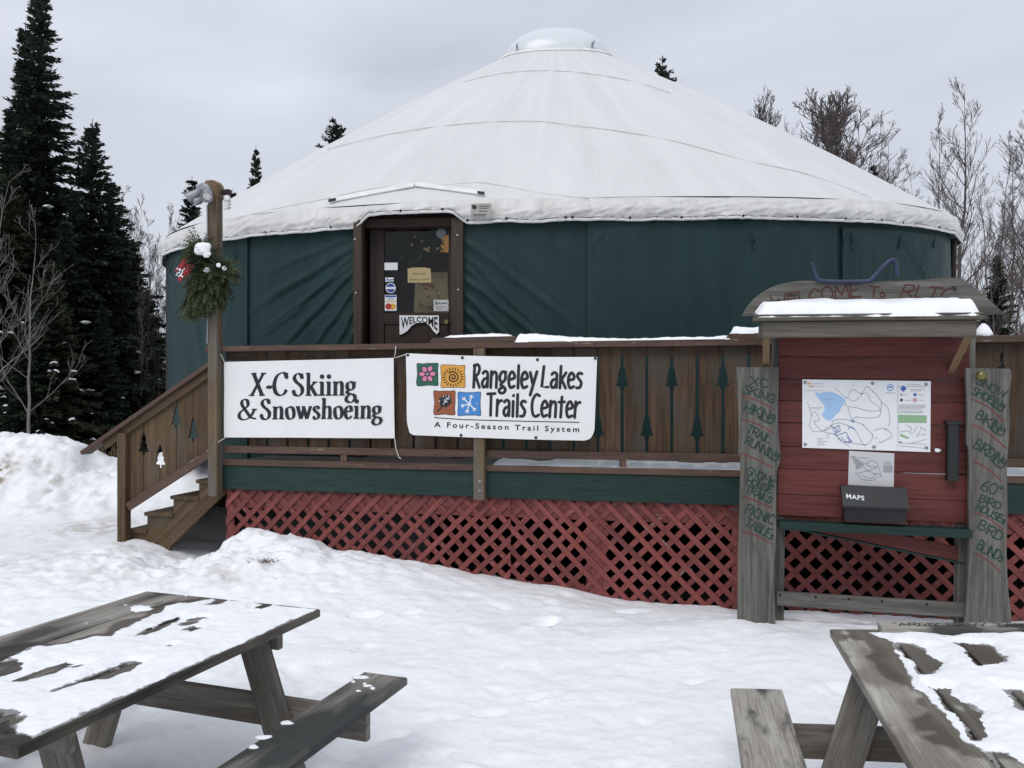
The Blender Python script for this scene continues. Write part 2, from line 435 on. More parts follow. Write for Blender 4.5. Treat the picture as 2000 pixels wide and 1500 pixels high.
class MB:
    """collects shapes in world coordinates and links them as one mesh object"""
    def __init__(self):
        self.v, self.f, self.g, self.m = [], [], [], []
        self.mi = 0

    def add(self, vs, fs, gs=None):
        b = len(self.v)
        self.v.extend([tuple(p) for p in vs])
        self.g.extend(gs if gs is not None else [tuple(p) for p in vs])
        for f in fs:
            self.f.append(tuple(i + b for i in f))
            self.m.append(self.mi)

    def board(self, p0, p1, hw, ht, c=0.004, skew0=None, skew1=None):
        """a chamfered plank from p0 to p1; hw / ht are half-width and half-thickness vectors"""
        p0, p1, hw, ht = Vector(p0), Vector(p1), Vector(hw), Vector(ht)
        w, t = hw.length, ht.length
        c = min(c, w * 0.45, t * 0.45)
        a, b = hw.normalized(), ht.normalized()
        cs = [(w - c, t), (w, t - c), (w, -t + c), (w - c, -t), (-w + c, -t), (-w, -t + c), (-w, t - c), (-w + c, t)]
        L = (p1 - p0).length
        r = random.random() * 30
        vs, gs = [], []
        for k, (p, x) in enumerate(((p0, 0.0), (p1, L))):
            for (i, j) in cs:
                vs.append(p + a * i + b * j)
                gs.append((x + r, i + r * 0.7, j))
        fs = [tuple(range(7, -1, -1)), tuple(range(8, 16))]
        for i in range(8):
            k = (i + 1) % 8
            fs.append((i, k, 8 + k, 8 + i))
        if a.cross(b).dot(p1 - p0) < 0:
            fs = [tuple(reversed(f)) for f in fs]
        self.add(vs, fs, gs)

    def prism(self, poly, fmap, t0, t1, gdir=None):
        """poly: 2-D outline (counter-clockwise seen from the front); fmap(a, b, t) -> point; front at t1"""
        n = len(poly)
        area = sum(poly[i][0] * poly[(i + 1) % n][1] - poly[(i + 1) % n][0] * poly[i][1] for i in range(n))
        if area < 0:
            poly = list(reversed(poly))
        r = random.random() * 30
        ga = gdir or (0.0, 1.0)
        vs, gs = [], []
        for t in (t1, t0):
            for (a, b) in poly:
                vs.append(fmap(a, b, t))
                gs.append((a * ga[0] + b * ga[1] + r, a * ga[1] - b * ga[0] + r * 0.7, t))
        fs = [tuple(range(n)), tuple(range(2 * n - 1, n - 1, -1))]
        for i in range(n):
            k = (i + 1) % n
            fs.append((i, n + i, n + k, k))
        self.add(vs, fs, gs)

    def flat(self, poly, fmap, t):
        n = len(poly)
        area = sum(poly[i][0] * poly[(i + 1) % n][1] - poly[(i + 1) % n][0] * poly[i][1] for i in range(n))
        if area < 0:
            poly = list(reversed(poly))
        self.add([fmap(a, b, t) for a, b in poly], [tuple(range(n))])

    def tube(self, pts, radii, sides=6, cap=True):
        pts = [Vector(p) for p in pts]
        if not hasattr(radii, '__len__'):
            radii = [radii] * len(pts)
        n = len(pts)
        vs, fs, gs = [], [], []
        ref = None
        r0 = random.random() * 20
        acc = 0
        for i, p in enumerate(pts):
            d = (pts[min(i + 1, n - 1)] - pts[max(i - 1, 0)])
            if d.length < 1e-9:
                d = Vector((0, 0, 1))
            d.normalize()
            if ref is None:
                ref = d.orthogonal()
            x = (ref - d * ref.dot(d))
            x = x.normalized() if x.length > 1e-6 else d.orthogonal().normalized()
            ref = x
            y = d.cross(x)
            if i:
                acc += (p - pts[i - 1]).length
            for k in range(sides):
                a = 2 * math.pi * k / sides
                vs.append(p + (x * math.cos(a) + y * math.sin(a)) * radii[i])
                gs.append((acc + r0, a * radii[i], 0))
        for i in range(n - 1):
            for k in range(sides):
                k2 = (k + 1) % sides
                fs.append((i * sides + k, i * sides + k2, (i + 1) * sides + k2, (i + 1) * sides + k))
        if cap:
            fs.append(tuple(range(sides - 1, -1, -1)))
            fs.append(tuple((n - 1) * sides + k for k in range(sides)))
        self.add(vs, fs, gs)

    def lathe(self, prof, o, ax, sides=16):
        """prof: (radius, height) along axis ax from o"""
        ax = Vector(ax).normalized()
        self_pts = [Vector(o) + ax * h for r, h in prof]
        x = ax.orthogonal().normalized(); y = ax.cross(x)
        vs, fs = [], []
        for (r, h), p in zip(prof, self_pts):
            for k in range(sides):
                a = 2 * math.pi * k / sides
                vs.append(p + (x * math.cos(a) + y * math.sin(a)) * r)
        n = len(prof)
        for i in range(n - 1):
            for k in range(sides):
                k2 = (k + 1) % sides
                fs.append((i * sides + k, i * sides + k2, (i + 1) * sides + k2, (i + 1) * sides + k))
        fs.append(tuple(range(sides - 1, -1, -1)))
        fs.append(tuple((n - 1) * sides + k for k in range(sides)))
        self.add(vs, fs)

    def grid(self, P, G=None, keep=None, flip=False):
        """P: array (nu, nv, 3)"""
        nu, nv = P.shape[:2]
        fs = []
        for i in range(nu - 1):
            for j in range(nv - 1):
                if keep is None or keep[i, j]:
                    f = (i * nv + j, (i + 1) * nv + j, (i + 1) * nv + j + 1, i * nv + j + 1)
                    fs.append(tuple(reversed(f)) if flip else f)
        g = None if G is None else [tuple(x) for x in G.reshape(-1, 3)]
        self.add([tuple(x) for x in P.reshape(-1, 3)], fs, g)

    def build(self, name, mat, parent=None, smooth=False, clean=False, loc=None):
        me = bpy.data.meshes.new(name)
        if parent is not None:
            off = wloc(parent)
        else:
            a = np.array(self.v)
            off = Vector(loc) if loc is not None else Vector(((a[:, 0].min() + a[:, 0].max()) / 2, (a[:, 1].min() + a[:, 1].max()) / 2, a[:, 2].min()))
        me.from_pydata([(p[0] - off.x, p[1] - off.y, p[2] - off.z) for p in self.v], [], self.f)
        at = me.attributes.new('grain', 'FLOAT_VECTOR', 'POINT')
        at.data.foreach_set('vector', np.array(self.g, dtype=np.float32).reshape(-1))
        for mt in (mat if isinstance(mat, (list, tuple)) else [mat]):
            me.materials.append(mt)
        if isinstance(mat, (list, tuple)):
            me.polygons.foreach_set('material_index', self.m)
        if smooth:
            me.polygons.foreach_set('use_smooth', [True] * len(me.polygons))
        if clean:
            import bmesh
            bm = bmesh.new(); bm.from_mesh(me)
            loose = [v for v in bm.verts if not v.link_faces]
            bmesh.ops.delete(bm, geom=loose, context='VERTS')
            bm.to_mesh(me); bm.free()
        me.update()
        o = bpy.data.objects.new(name, me)
        COL.objects.link(o)
        if parent is not None:
            o.parent = parent
        else:
            o.location = off
        return o


def dup(root, loc=None, rz=None, scale=None, label=None, group=None):
    r = root.copy(); COL.objects.link(r)
    if loc is not None:
        r.location = loc
    if rz is not None:
        r.rotation_euler = (0, 0, rz)
    if scale is not None:
        r.scale = scale
    if label:
        r['label'] = label
    if group:
        r['group'] = group
    for ch in list(root.children):
        c = ch.copy(); COL.objects.link(c); c.parent = r
        for g in list(ch.children):
            d = g.copy(); COL.objects.link(d); d.parent = c
    return r


def P(px, py, D):
    """the point at depth D that the photograph shows at pixel (px, py)"""
    return Vector(((px - 1000) / F * D, D, EYE + (HZ - py) / F * D))


class Frame:
    """an upright plane in the place: s runs along it, z up, t out of it towards the yard"""
    def __init__(self, o, deg, roll=0.0):
        a = math.radians(deg); r = math.radians(roll)
        self.O = Vector((o[0], o[1], 0.0))
        self.n = Vector((math.sin(a), -math.cos(a), 0))
        u = Vector((math.cos(a), math.sin(a), 0)); z = Vector((0, 0, 1))
        self.u = u * math.cos(r) + z * math.sin(r)
        self.z = z * math.cos(r) - u * math.sin(r)

    def pt(self, s, z, t=0.0):
        return self.O + self.u * s + self.z * z + self.n * t

    def hit(self, px, py, t=0.0):
        d = Vector(((px - 1000) / F, 1, (HZ - py) / F)); c = Vector((0, 0, EYE))
        lam = (t - self.n.dot(c - self.O)) / self.n.dot(d)
        x = c + d * lam - self.O
        return x.dot(self.u), x.dot(self.z)

    def box(self, mb, s0, s1, z0, z1, t0, t1, along='s', c=0.004):
        cs, cz, ct = (s0 + s1) / 2, (z0 + z1) / 2, (t0 + t1) / 2
        if along == 's':
            mb.board(self.pt(s0, cz, ct), self.pt(s1, cz, ct), self.z * ((z1 - z0) / 2), self.n * ((t1 - t0) / 2), c)
        elif along == 'z':
            mb.board(self.pt(cs, z0, ct), self.pt(cs, z1, ct), self.u * ((s1 - s0) / 2), self.n * ((t1 - t0) / 2), c)
        else:
            mb.board(self.pt(cs, cz, t0), self.pt(cs, cz, t1), self.u * ((s1 - s0) / 2), self.z * ((z1 - z0) / 2), c)

    def pxmap(self, t_of=None):
        def f(a, b, t):
            s, z = self.hit(a, -b, t)
            return self.pt(s, z, t + (t_of(s, z) if t_of else 0.0))
        return f            # takes (px, -py, t)


def smooth_path(pts, n=6, closed=False):
    if len(pts) < 3:
        return [tuple(p) for p in pts]
    p = [np.array(q, float) for q in pts]
    out = []
    m = len(p)
    rng_ = range(m if closed else m - 1)
    for i in rng_:
        p0 = p[(i - 1) % m] if (closed or i > 0) else 2 * p[0] - p[1]
        p1, p2 = p[i], p[(i + 1) % m]
        p3 = p[(i + 2) % m] if (closed or i + 2 < m) else 2 * p[-1] - p[-2]
        for k in range(n):
            t = k / n
            out.append(tuple(0.5 * ((2 * p1) + (-p0 + p2) * t + (2 * p0 - 5 * p1 + 4 * p2 - p3) * t * t + (-p0 + 3 * p1 - 3 * p2 + p3) * t ** 3)))
    out.append(tuple(p[0] if closed else p[-1]))
    return out


def stroke(mb, path, width, fmap, t, caps=True, nib=None):
    """lay a painted line of the given width along a 2-D path"""
    pts = [np.array(q, float) for q in path]
    q = [pts[0]]
    for x in pts[1:]:
        if np.linalg.norm(x - q[-1]) > 1e-6:
            q.append(x)
    if len(q) < 2:
        return
    d_ = [q[0]]
    for x in q[1:]:                          # long runs get in-between points so they follow the cloth
        m = min(40, int(np.linalg.norm(x - d_[-1]) / (4 * width)))
        a0 = d_[-1]
        for k in range(1, m):
            d_.append(a0 + (x - a0) * k / m)
        d_.append(x)
    q = d_
    n = len(q)
    L, R = [], []
    for i in range(n):
        d = q[min(i + 1, n - 1)] - q[max(i - 1, 0)]
        d = d / (np.linalg.norm(d) + 1e-9)
        nn = np.array((-d[1], d[0]))
        w = width
        if nib:
            thin, thick, ang = nib
            w = thin + (thick - thin) * abs(d[0] * math.cos(ang) + d[1] * math.sin(ang)) ** 1.5
        if 0 < i < n - 1:
            d1 = q[i] - q[i - 1]; d1 /= np.linalg.norm(d1) + 1e-9
            cosh = max(0.55, abs(float(np.dot(d1, d))))
            w = w / cosh
        L.append(q[i] + nn * w / 2); R.append(q[i] - nn * w / 2)
    vs = [fmap(p[0], p[1], t) for p in L] + [fmap(p[0], p[1], t) for p in R]
    fs = [(n + i, n + i + 1, i + 1, i) for i in range(n - 1)]
    mb.add(vs, fs)
    if caps:
        for (c, l_, r_) in ((q[0], L[0], R[0]), (q[-1], R[-1], L[-1])):
            rad = (l_ - c)
            k = 5
            ring = []
            for j in range(k + 1):
                a = math.pi * j / k
                ring.append((c[0] + rad[0] * math.cos(a) - rad[1] * math.sin(a), c[1] + rad[0] * math.sin(a) + rad[1] * math.cos(a)))
            mb.add([fmap(x, y, t) for x, y in ring], [tuple(range(k + 1))])


def disc(mb, c, r, fmap, t, n=14, ry=None):
    ry = ry or r
    mb.add([fmap(c[0] + r * math.cos(2 * math.pi * i / n), c[1] + ry * math.sin(2 * math.pi * i / n), t) for i in range(n)], [tuple(range(n))])


# ------------------------------------------------------------------ lettering
# glyph: (advance, [(path, smooth)]); cap height 1, baseline 0
HAND = {
    'X': (.62, [([(0, 1), (.58, 0)], 0), ([(.55, 1), (.03, 0)], 0)]),
    'C': (.62, [([(.56, .82), (.34, 1), (.1, .76), (.04, .4), (.2, .05), (.42, 0), (.58, .14)], 1)]),
    'S': (.58, [([(.52, .84), (.3, 1), (.08, .82), (.24, .56), (.48, .36), (.4, .06), (.16, 0), (0, .16)], 1)]),
    'K': (.6, [([(.02, 1), (.02, 0)], 0), ([(.54, 1), (.04, .44)], 0), ([(.14, .54), (.57, 0)], 0)]),
    'I': (.22, [([(.1, 1), (.1, 0)], 0)]),
    'N': (.58, [([(.02, 0), (.02, 1), (.5, 0), (.52, 1)], 0)]),
    'G': (.66, [([(.56, .84), (.34, 1), (.1, .76), (.04, .4), (.2, .05), (.42, 0), (.58, .14), (.6, .44)], 1), ([(.36, .44), (.62, .44)], 0)]),
    'g': (.5, [([(.42, .6), (.22, .74), (.04, .55), (.14, .34), (.4, .48)], 1), ([(.42, .7), (.44, .1), (.3, -.16), (0, -.2), (-.5, -.12), (-.9, -.02)], 1)]),
    'H': (.58, [([(.02, 1), (.02, 0)], 0), ([(.52, 1), (.52, 0)], 0), ([(.02, .5), (.52, .54)], 0)]),
    'T': (.58, [([(0, 1), (.56, .98)], 0), ([(.28, .98), (.26, 0)], 0)]),
    'R': (.6, [([(.04, 0), (.04, 1)], 0), ([(.04, .98), (.36, 1), (.5, .78), (.36, .52), (.06, .46)], 1), ([(.2, .46), (.56, 0)], 0)]),
    'A': (.62, [([(0, 0), (.28, 1), (.58, 0)], 0), ([(.12, .38), (.46, .38)], 0)]),
    'L': (.5, [([(.04, 1), (.04, .02), (.46, .02)], 0)]),
    'U': (.6, [([(.03, 1), (.04, .3), (.16, .03), (.38, .03), (.5, .3), (.52, 1)], 1)]),
    'O': (.64, [([(.3, 1), (.08, .8), (.04, .4), (.2, .03), (.42, .05), (.56, .4), (.52, .8), (.3, 1)], 1)]),
    '0': (.6, [([(.28, 1), (.08, .8), (.04, .4), (.2, .03), (.4, .05), (.52, .4), (.5, .8), (.28, 1)], 1)]),
    'M': (.76, [([(.02, 0), (.08, 1), (.36, .3), (.64, 1), (.7, 0)], 0)]),
    'E': (.54, [([(.48, 1), (.05, .98), (.04, .02), (.5, 0)], 0), ([(.05, .52), (.4, .54)], 0)]),
    'e': (.46, [([(.4, .62), (.08, .6), (.08, 0), (.42, 0)], 0), ([(.08, .3), (.34, .32)], 0)]),
    'P': (.56, [([(.04, 0), (.04, 1)], 0), ([(.04, .98), (.36, 1), (.5, .76), (.36, .5), (.06, .46)], 1)]),
    'B': (.58, [([(.04, 0), (.04, 1)], 0), ([(.04, .98), (.36, .98), (.44, .76), (.32, .55), (.06, .52)], 1), ([(.06, .52), (.4, .5), (.52, .28), (.4, .04), (.04, .02)], 1)]),
    'W': (.8, [([(0, 1), (.2, 0), (.38, .7), (.56, 0), (.76, 1)], 0)]),
    'D': (.62, [([(.04, 0), (.04, 1)], 0), ([(.04, 1), (.36, .92), (.54, .55), (.42, .12), (.04, .01)], 1)]),
    '6': (.56, [([(.44, 1), (.16, .7), (.04, .3), (.2, .02), (.42, .08), (.48, .32), (.3, .5), (.08, .36)], 1)]),
    's': (.4, [([(.32, .5), (.18, .6), (.06, .48), (.18, .34), (.32, .2), (.2, .02), (.04, .08)], 1)]),
    'Y': (.56, [([(0, 1), (.26, .5)], 0), ([(.54, 1), (.24, .48), (.24, 0)], 0)]),
    'V': (.58, [([(0, 1), (.28, 0), (.56, 1)], 0)]),
    'o': (.4, [([(.18, .5), (.04, .28), (.18, .04), (.34, .25), (.18, .5)], 1)]),
    '+': (.3, [([(.02, .8), (.26, .8)], 0), ([(.14, .95), (.14, .62)], 0)]),
    '/': (.4, [([(.32, 1), (.04, 0)], 0)]),
    '-': (.3, [([(.02, .45), (.28, .48)], 0)]),
    '"': (.3, [([(.06, 1), (.04, .8)], 0), ([(.2, 1), (.18, .8)], 0)]),
    ' ': (.4, []),
}
NARROW = {
    'R': (.42, [([(.07, 0), (.08, 1)], 0), ([(.05, .96), (.22, 1.01), (.31, .84), (.25, .6), (.1, .5)], 1), ([(.13, .52), (.34, 0)], 0)]),
    'a': (.40, [([(.06, .63), (.15, .72), (.27, .67), (.29, .5), (.29, .02)], 1), ([(.28, .42), (.12, .37), (.04, .18), (.11, .02), (.22, .07), (.28, .22)], 1)]),
    'n': (.42, [([(.06, .72), (.05, 0)], 0), ([(.06, .5), (.15, .67), (.26, .68), (.31, .5), (.31, 0)], 1)]),
    'g': (.42, [([(.31, .70), (.14, .70), (.04, .5), (.08, .3), (.2, .26), (.3, .42), (.29, .66)], 1), ([(.16, .24), (.1, .12), (.24, .04), (.32, -.08), (.24, -.22), (.08, -.22), (.03, -.1), (.12, -.01), (.22, .03)], 1)]),
    'e': (.38, [([(.05, .36), (.28, .44), (.28, .6), (.17, .72), (.06, .56), (.04, .26), (.13, .02), (.3, .08)], 1)]),
    'l': (.2, [([(.08, 1), (.09, 0)], 0)]),
    'y': (.40, [([(.04, .70), (.17, .2)], 0), ([(.34, .74), (.08, -.30)], 0)]),
    'L': (.42, [([(.11, 1), (.05, .05), (.33, .04)], 0)]),
    'k': (.38, [([(.06, 1.02), (.05, 0)], 0), ([(.3, .72), (.08, .36)], 0), ([(.11, .4), (.31, 0)], 0)]),
    's': (.34, [([(.27, .68), (.14, .71), (.06, .58), (.15, .42), (.25, .27), (.2, .05), (.05, .02)], 1)]),
    'T': (.44, [([(.0, .97), (.37, 1.0)], 0), ([(.18, .96), (.19, 0)], 0)]),
    'r': (.34, [([(.06, .72), (.05, 0)], 0), ([(.06, .48), (.15, .65), (.27, .70)], 1)]),
    'i': (.2, [([(.08, .68), (.08, 0)], 0), ([(.08, .93), (.085, .95)], 0)]),
    'C': (.46, [([(.37, .94), (.22, 1), (.08, .8), (.04, .45), (.11, .09), (.25, 0), (.38, .08)], 1)]),
    't': (.36, [([(.15, .92), (.14, .0)], 0), ([(.02, .68), (.28, .70)], 0)]),
    ' ': (.25, []),
}
# smooth flag 2 = constant thin stroke (serif), 3 = dot
SERIF = {
    'X': (.84, [([(.14, 1), (.68, 0)], 0), ([(.66, 1), (.12, 0)], 0), ([(.02, .98), (.3, .98)], 2), ([(.52, .98), (.8, .98)], 2), ([(-.02, .02), (.26, .02)], 2), ([(.52, .02), (.82, .02)], 2)]),
    '-': (.34, [([(.02, .33), (.14, .40), (.20, .34), (.32, .42)], 5)]),
    'C': (.80, [([(.68, .76), (.58, .95), (.42, 1), (.2, .88), (.09, .62), (.09, .36), (.2, .1), (.42, 0), (.6, .08), (.7, .25)], 1), ([(.69, 1.0), (.69, .72)], 2)]),
    'S': (.60, [([(.46, .78), (.38, .95), (.25, 1), (.12, .92), (.08, .77), (.18, .62), (.34, .49), (.46, .33), (.44, .12), (.3, .0), (.16, .02), (.06, .12), (.04, .25)], 1), ([(.475, 1.0), (.475, .76)], 2), ([(.04, .0), (.04, .27)], 2)]),
    'k': (.66, [([(.16, 1.04), (.16, 0)], 0), ([(.48, .61), (.18, .3)], 0), ([(.28, .42), (.54, 0)], 0), ([(.03, 1.0), (.16, 1.02)], 2), ([(.02, .02), (.31, .02)], 2), ([(.36, .61), (.6, .61)], 2), ([(.44, .02), (.68, .02)], 2)]),
    'i': (.34, [([(.17, .63), (.17, 0)], 0), ([(.03, .59), (.17, .62)], 2), ([(.02, .02), (.32, .02)], 2), ([(.17, .86)], 3)]),
    'n': (.66, [([(.16, .63), (.16, 0)], 0), ([(.16, .46), (.28, .59), (.42, .6), (.49, .45), (.49, 0)], 1), ([(.03, .59), (.16, .62)], 2), ([(.02, .02), (.29, .02)], 2), ([(.36, .02), (.64, .02)], 2)]),
    'h': (.66, [([(.16, 1.04), (.16, 0)], 0), ([(.16, .46), (.28, .59), (.42, .6), (.49, .45), (.49, 0)], 1), ([(.03, 1.0), (.16, 1.02)], 2), ([(.02, .02), (.29, .02)], 2), ([(.36, .02), (.64, .02)], 2)]),
    'g': (.58, [([(.26, .62), (.11, .54), (.10, .34), (.25, .24), (.40, .34), (.40, .54), (.26, .62)], 1), ([(.38, .56), (.53, .59)], 2), ([(.16, .25), (.09, .14), (.22, .07), (.42, .02), (.49, -.12), (.38, -.28), (.2, -.31), (.06, -.22), (.08, -.08), (.2, .04)], 1)]),
    '&': (.92, [([(.80, .5), (.64, .18), (.42, .0), (.22, .0), (.09, .14), (.13, .34), (.32, .52), (.48, .7), (.45, .92), (.32, 1), (.2, .9), (.22, .7), (.44, .36), (.64, .1), (.88, .03)], 1), ([(.66, .5), (.92, .5)], 2)]),
    'o': (.58, [([(.28, .62), (.12, .52), (.10, .3), (.16, .08), (.3, .0), (.45, .1), (.48, .34), (.42, .54), (.28, .62)], 1)]),
    'w': (.90, [([(.10, .62), (.28, 0)], 0), ([(.28, .02), (.44, .56)], 0), ([(.40, .62), (.60, 0)], 0), ([(.60, .02), (.78, .6)], 0), ([(.0, .61), (.22, .61)], 2), ([(.32, .61), (.5, .61)], 2), ([(.68, .61), (.88, .61)], 2)]),
    's': (.46, [([(.34, .5), (.28, .6), (.18, .62), (.09, .52), (.14, .4), (.28, .29), (.36, .16), (.28, .02), (.15, .0), (.06, .1)], 1), ([(.35, .62), (.35, .48)], 2), ([(.055, .0), (.055, .15)], 2)]),
    'e': (.52, [([(.10, .36), (.42, .36)], 2), ([(.42, .36), (.38, .57), (.26, .62), (.13, .52), (.09, .3), (.15, .08), (.28, .0), (.45, .13)], 1)]),
    ' ': (.35, []),
}


def write(mb, font, text, p0, p1, h, weight, fmap, t, nib=None, slant=0.0, jitter=0.0, lift=0.0):
    """letters between baseline points p0 and p1 (2-D, y up), cap height h; each line a hair above the last"""
    adv = sum(font[c][0] for c in text)
    p0, p1 = np.array(p0, float), np.array(p1, float)
    d = p1 - p0
    Ln = np.linalg.norm(d); d = d / Ln
    up = np.array((-d[1], d[0]))
    sx = Ln / adv
    x = 0.0
    k = 0
    for c in text:
        a, strokes = font[c]
        jy = random.uniform(-jitter, jitter)
        for path, sm in strokes:
            q = smooth_path(path, 6) if sm in (1, 5) else path
            if sm == 0 and len(path) > 1 and nib:
                q = path
            pts = [p0 + d * ((x + px_ + slant * py_) * sx) + up * ((py_ + jy) * h) for px_, py_ in q]
            tt = t + k * 0.00012
            k += 1
            if sm == 3:
                disc(mb, pts[0], weight * 0.68, fmap, tt)
            elif sm == 2:
                stroke(mb, pts, weight * 0.42, fmap, tt, caps=False)
            elif nib and sm != 5:
                stroke(mb, pts, weight, fmap, tt, caps=False, nib=(weight * 0.34, weight * 1.12, nib))
            elif sm == 5:
                stroke(mb, pts, weight * 0.7, fmap, tt, caps=False)
            else:
                stroke(mb, pts, weight, fmap, tt)
        x += a


def font_shape(text, spacing=1.0, bold=0.0):
    """outline letters of the built-in font as a flat mesh: (verts 2-D, faces, width, height)"""
    cu = bpy.data.curves.new('letters', 'FONT')
    cu.body = text
    cu.size = 1.0
    cu.space_character = spacing
    cu.offset = bold
    cu.resolution_u = 3
    o = bpy.data.objects.new('letters', cu)
    COL.objects.link(o)
    dg = bpy.context.evaluated_depsgraph_get()
    me = bpy.data.meshes.new_from_object(o.evaluated_get(dg))
    vs = np.array([v.co[:2] for v in me.vertices]); fs = [tuple(p.vertices) for p in me.polygons]
    bpy.data.objects.remove(o); bpy.data.curves.remove(cu); bpy.data.meshes.remove(me)
    vs[:, 0] -= vs[:, 0].min()
    return vs, fs


def write_font(mb, text, p0, p1, h, fmap, t, spacing=1.0, warp=None, bold=0.0):
    vs, fs = font_shape(text, spacing, bold)
    w = vs[:, 0].max()
    p0, p1 = np.array(p0, float), np.array(p1, float)
    d = p1 - p0; up = np.array((-d[1], d[0])); up = up / np.linalg.norm(up)
    out = []
    for x, y in vs:
        u, v = x / w, y / 0.72
        q = warp(u, v) if warp else p0 + d * u + up * (v * h)
        out.append(fmap(q[0], q[1], t))
    mb.add(out, fs)


# ------------------------------------------------------------------ yurt outline (an oval ring, a touch out of level)
YC, YA, YB, YPH, YTILT, YN = (0.612, 11.131), 5.144, 3.019, 0.019, 0.023, 2.547
Z_EAVE, Z_RING, K_RING = 3.321, 6.103, 0.154


def oval(th, k=1.0):
    c, s = np.cos(th), np.sin(th)
    ex = np.sign(c) * np.abs(c) ** (2 / YN) * YA * k
    ey = np.sign(s) * np.abs(s) ** (2 / YN) * YB * k
    X = YC[0] + ex * math.cos(YPH) - ey * math.sin(YPH)
    Y = YC[1] + ex * math.sin(YPH) + ey * math.cos(YPH)
    return X, Y


def tilt(X):
    return (X - YC[0]) * YTILT


# an even walk round the oval
_th = np.linspace(math.pi, 3 * math.pi, 40001)
_x, _y = oval(_th)
_ds = np.concatenate([[0], np.cumsum(np.hypot(np.diff(_x), np.diff(_y)))])
PERIM = _ds[-1]


def th_at(q):
    """angle at walked distance q from the left end along the front"""
    return np.interp(np.asarray(q) % PERIM, _ds, _th)


_qs = np.linspace(0, PERIM / 2, 4000)


def q_of_px(px, k=0.972):
    X, Y = oval(th_at(_qs), k)
    xx = 1000 + F * X / Y
    i0 = int(np.argmin(xx))
    i1 = int(np.argmax(xx))
    return float(np.interp(px, xx[i0:i1 + 1], _qs[i0:i1 + 1]))


def wall_pt(q, z, out=0.0, k=0.972):
    th = th_at(q)
    X, Y = oval(th, k)
    X2, Y2 = oval(th_at(np.asarray(q) + 0.02), k)
    X1, Y1 = oval(th_at(np.asarray(q) - 0.02), k)
    tx, ty = X2 - X1, Y2 - Y1
    L = np.hypot(tx, ty)
    nx, ny = ty / L, -tx / L
    return X + nx * out, Y + ny * out, z


def wall_uv(px, py, k=0.972):
    q = q_of_px(px, k)
    X, Y = oval(th_at(q), k)
    return q, EYE + (HZ - py) * float(Y) / F


# ------------------------------------------------------------------ the deck front and the kiosk as upright planes
DK = Frame((-2.73, 7.71), -12.92)
KS = Frame((1.756, 5.78), -12.9, -0.6)

# ------------------------------------------------------------------ ground
CTRL = [(-6, 0.5, -.17), (-3, 0.5, -.17), (0, 0.5, -.17), (3, 0.5, -.17), (6, 0.5, -.17), (-6, 3, -.16), (-3, 3, -.17), (0, 3, -.17), (3, 3, -.17), (6, 3, -.16),
        (-6, 5, -.08), (-3, 5, -.12), (-1, 5, -.14), (0.3, 5.0, -.15), (4.6, 4.8, -.12), (1.2, 4.9, -.13), (2.6, 4.6, -.14),
        (1.3, 5.75, -.03), (1.75, 5.72, -.005), (2.4, 5.5, -.03), (3.2, 5.3, -.06), (0.6, 5.9, -.10), (-0.4, 6.0, -.07),
        (-2.46, 7.38, .40), (-2.35, 7.05, .27), (-2.0, 7.2, .30), (-1.35, 7.08, .17), (-.886, 6.98, .11), (-.31, 6.86, .0), (.306, 6.78, -.06), (.95, 6.66, -.14), (1.86, 6.5, -.16), (3.0, 6.2, -.15), (4.0, 5.9, -.15),
        (-1.8, 6.5, .10), (-2.6, 6.5, .09), (-1.0, 6.3, .0), (-2.0, 5.9, -.03),
        (-2.3, 7.9, .0), (-1.5, 8.3, -.25), (0, 8.2, -.3), (1.5, 7.6, -.3), (3, 7.4, -.3), (0, 10, -.3), (3, 10, -.3), (-2, 10, -.1),
        (-3.81, 7.9, .14), (-3.5, 7.75, .13), (-2.95, 7.7, -.05), (-3.15, 7.6, .0), (-3.3, 7.3, .09), (-3.0, 7.05, .08), (-2.75, 7.25, .10), (-3.4, 6.3, .0), (-4.2, 7.6, .11), (-5.5, 7.5, .09), (-4.4, 6.5, .02),
        (-4.6, 8.4, .16), (-6.3, 8.4, .2), (-8, 7, .1), (-3.6, 8.6, .15),
        (-4.3, 9.15, .3), (-3.9, 9.7, .80), (-4.6, 10.3, .80), (-3.2, 9.3, .55), (-5.2, 9.7, .35), (-5.35, 10.4, .55), (-5.6, 10.4, .84), (-6.2, 10.5, 1.0), (-6.75, 10.5, 1.02), (-7.5, 10.6, 1.1), (-9, 10.5, 1.1),
        (-6.3, 9.7, .55), (-7.2, 9.6, .6), (-5.7, 9.6, .42), (-7, 12.5, .3), (-5, 12, .3), (-10, 13, .3), (-5, 14, .3),
        (5, 7, -.1), (6, 9, .1), (6.3, 12, .2), (8, 6, -.1), (0, 15, .2), (4, 15, .2), (9, 12, .2), (9, 3, -.1), (-9, 4, 0), (-9, 1, -.1), (9, 0.5, -.15)]
_c = np.array(CTRL)


def _tps(r2):
    return 0.5 * r2 * np.log(r2 + 1e-9)


_n = len(_c)
_K = _tps((_c[:, None, 0] - _c[None, :, 0]) ** 2 + (_c[:, None, 1] - _c[None, :, 1]) ** 2) + np.eye(_n) * 0.02
_A = np.zeros((_n + 3, _n + 3))
_A[:_n, :_n] = _K
_A[:_n, _n] = 1; _A[:_n, _n + 1:] = _c[:, :2]; _A[_n, :_n] = 1; _A[_n + 1:, :_n] = _c[:, :2].T
_W = np.linalg.solve(_A, np.concatenate([_c[:, 2], [0, 0, 0]]))


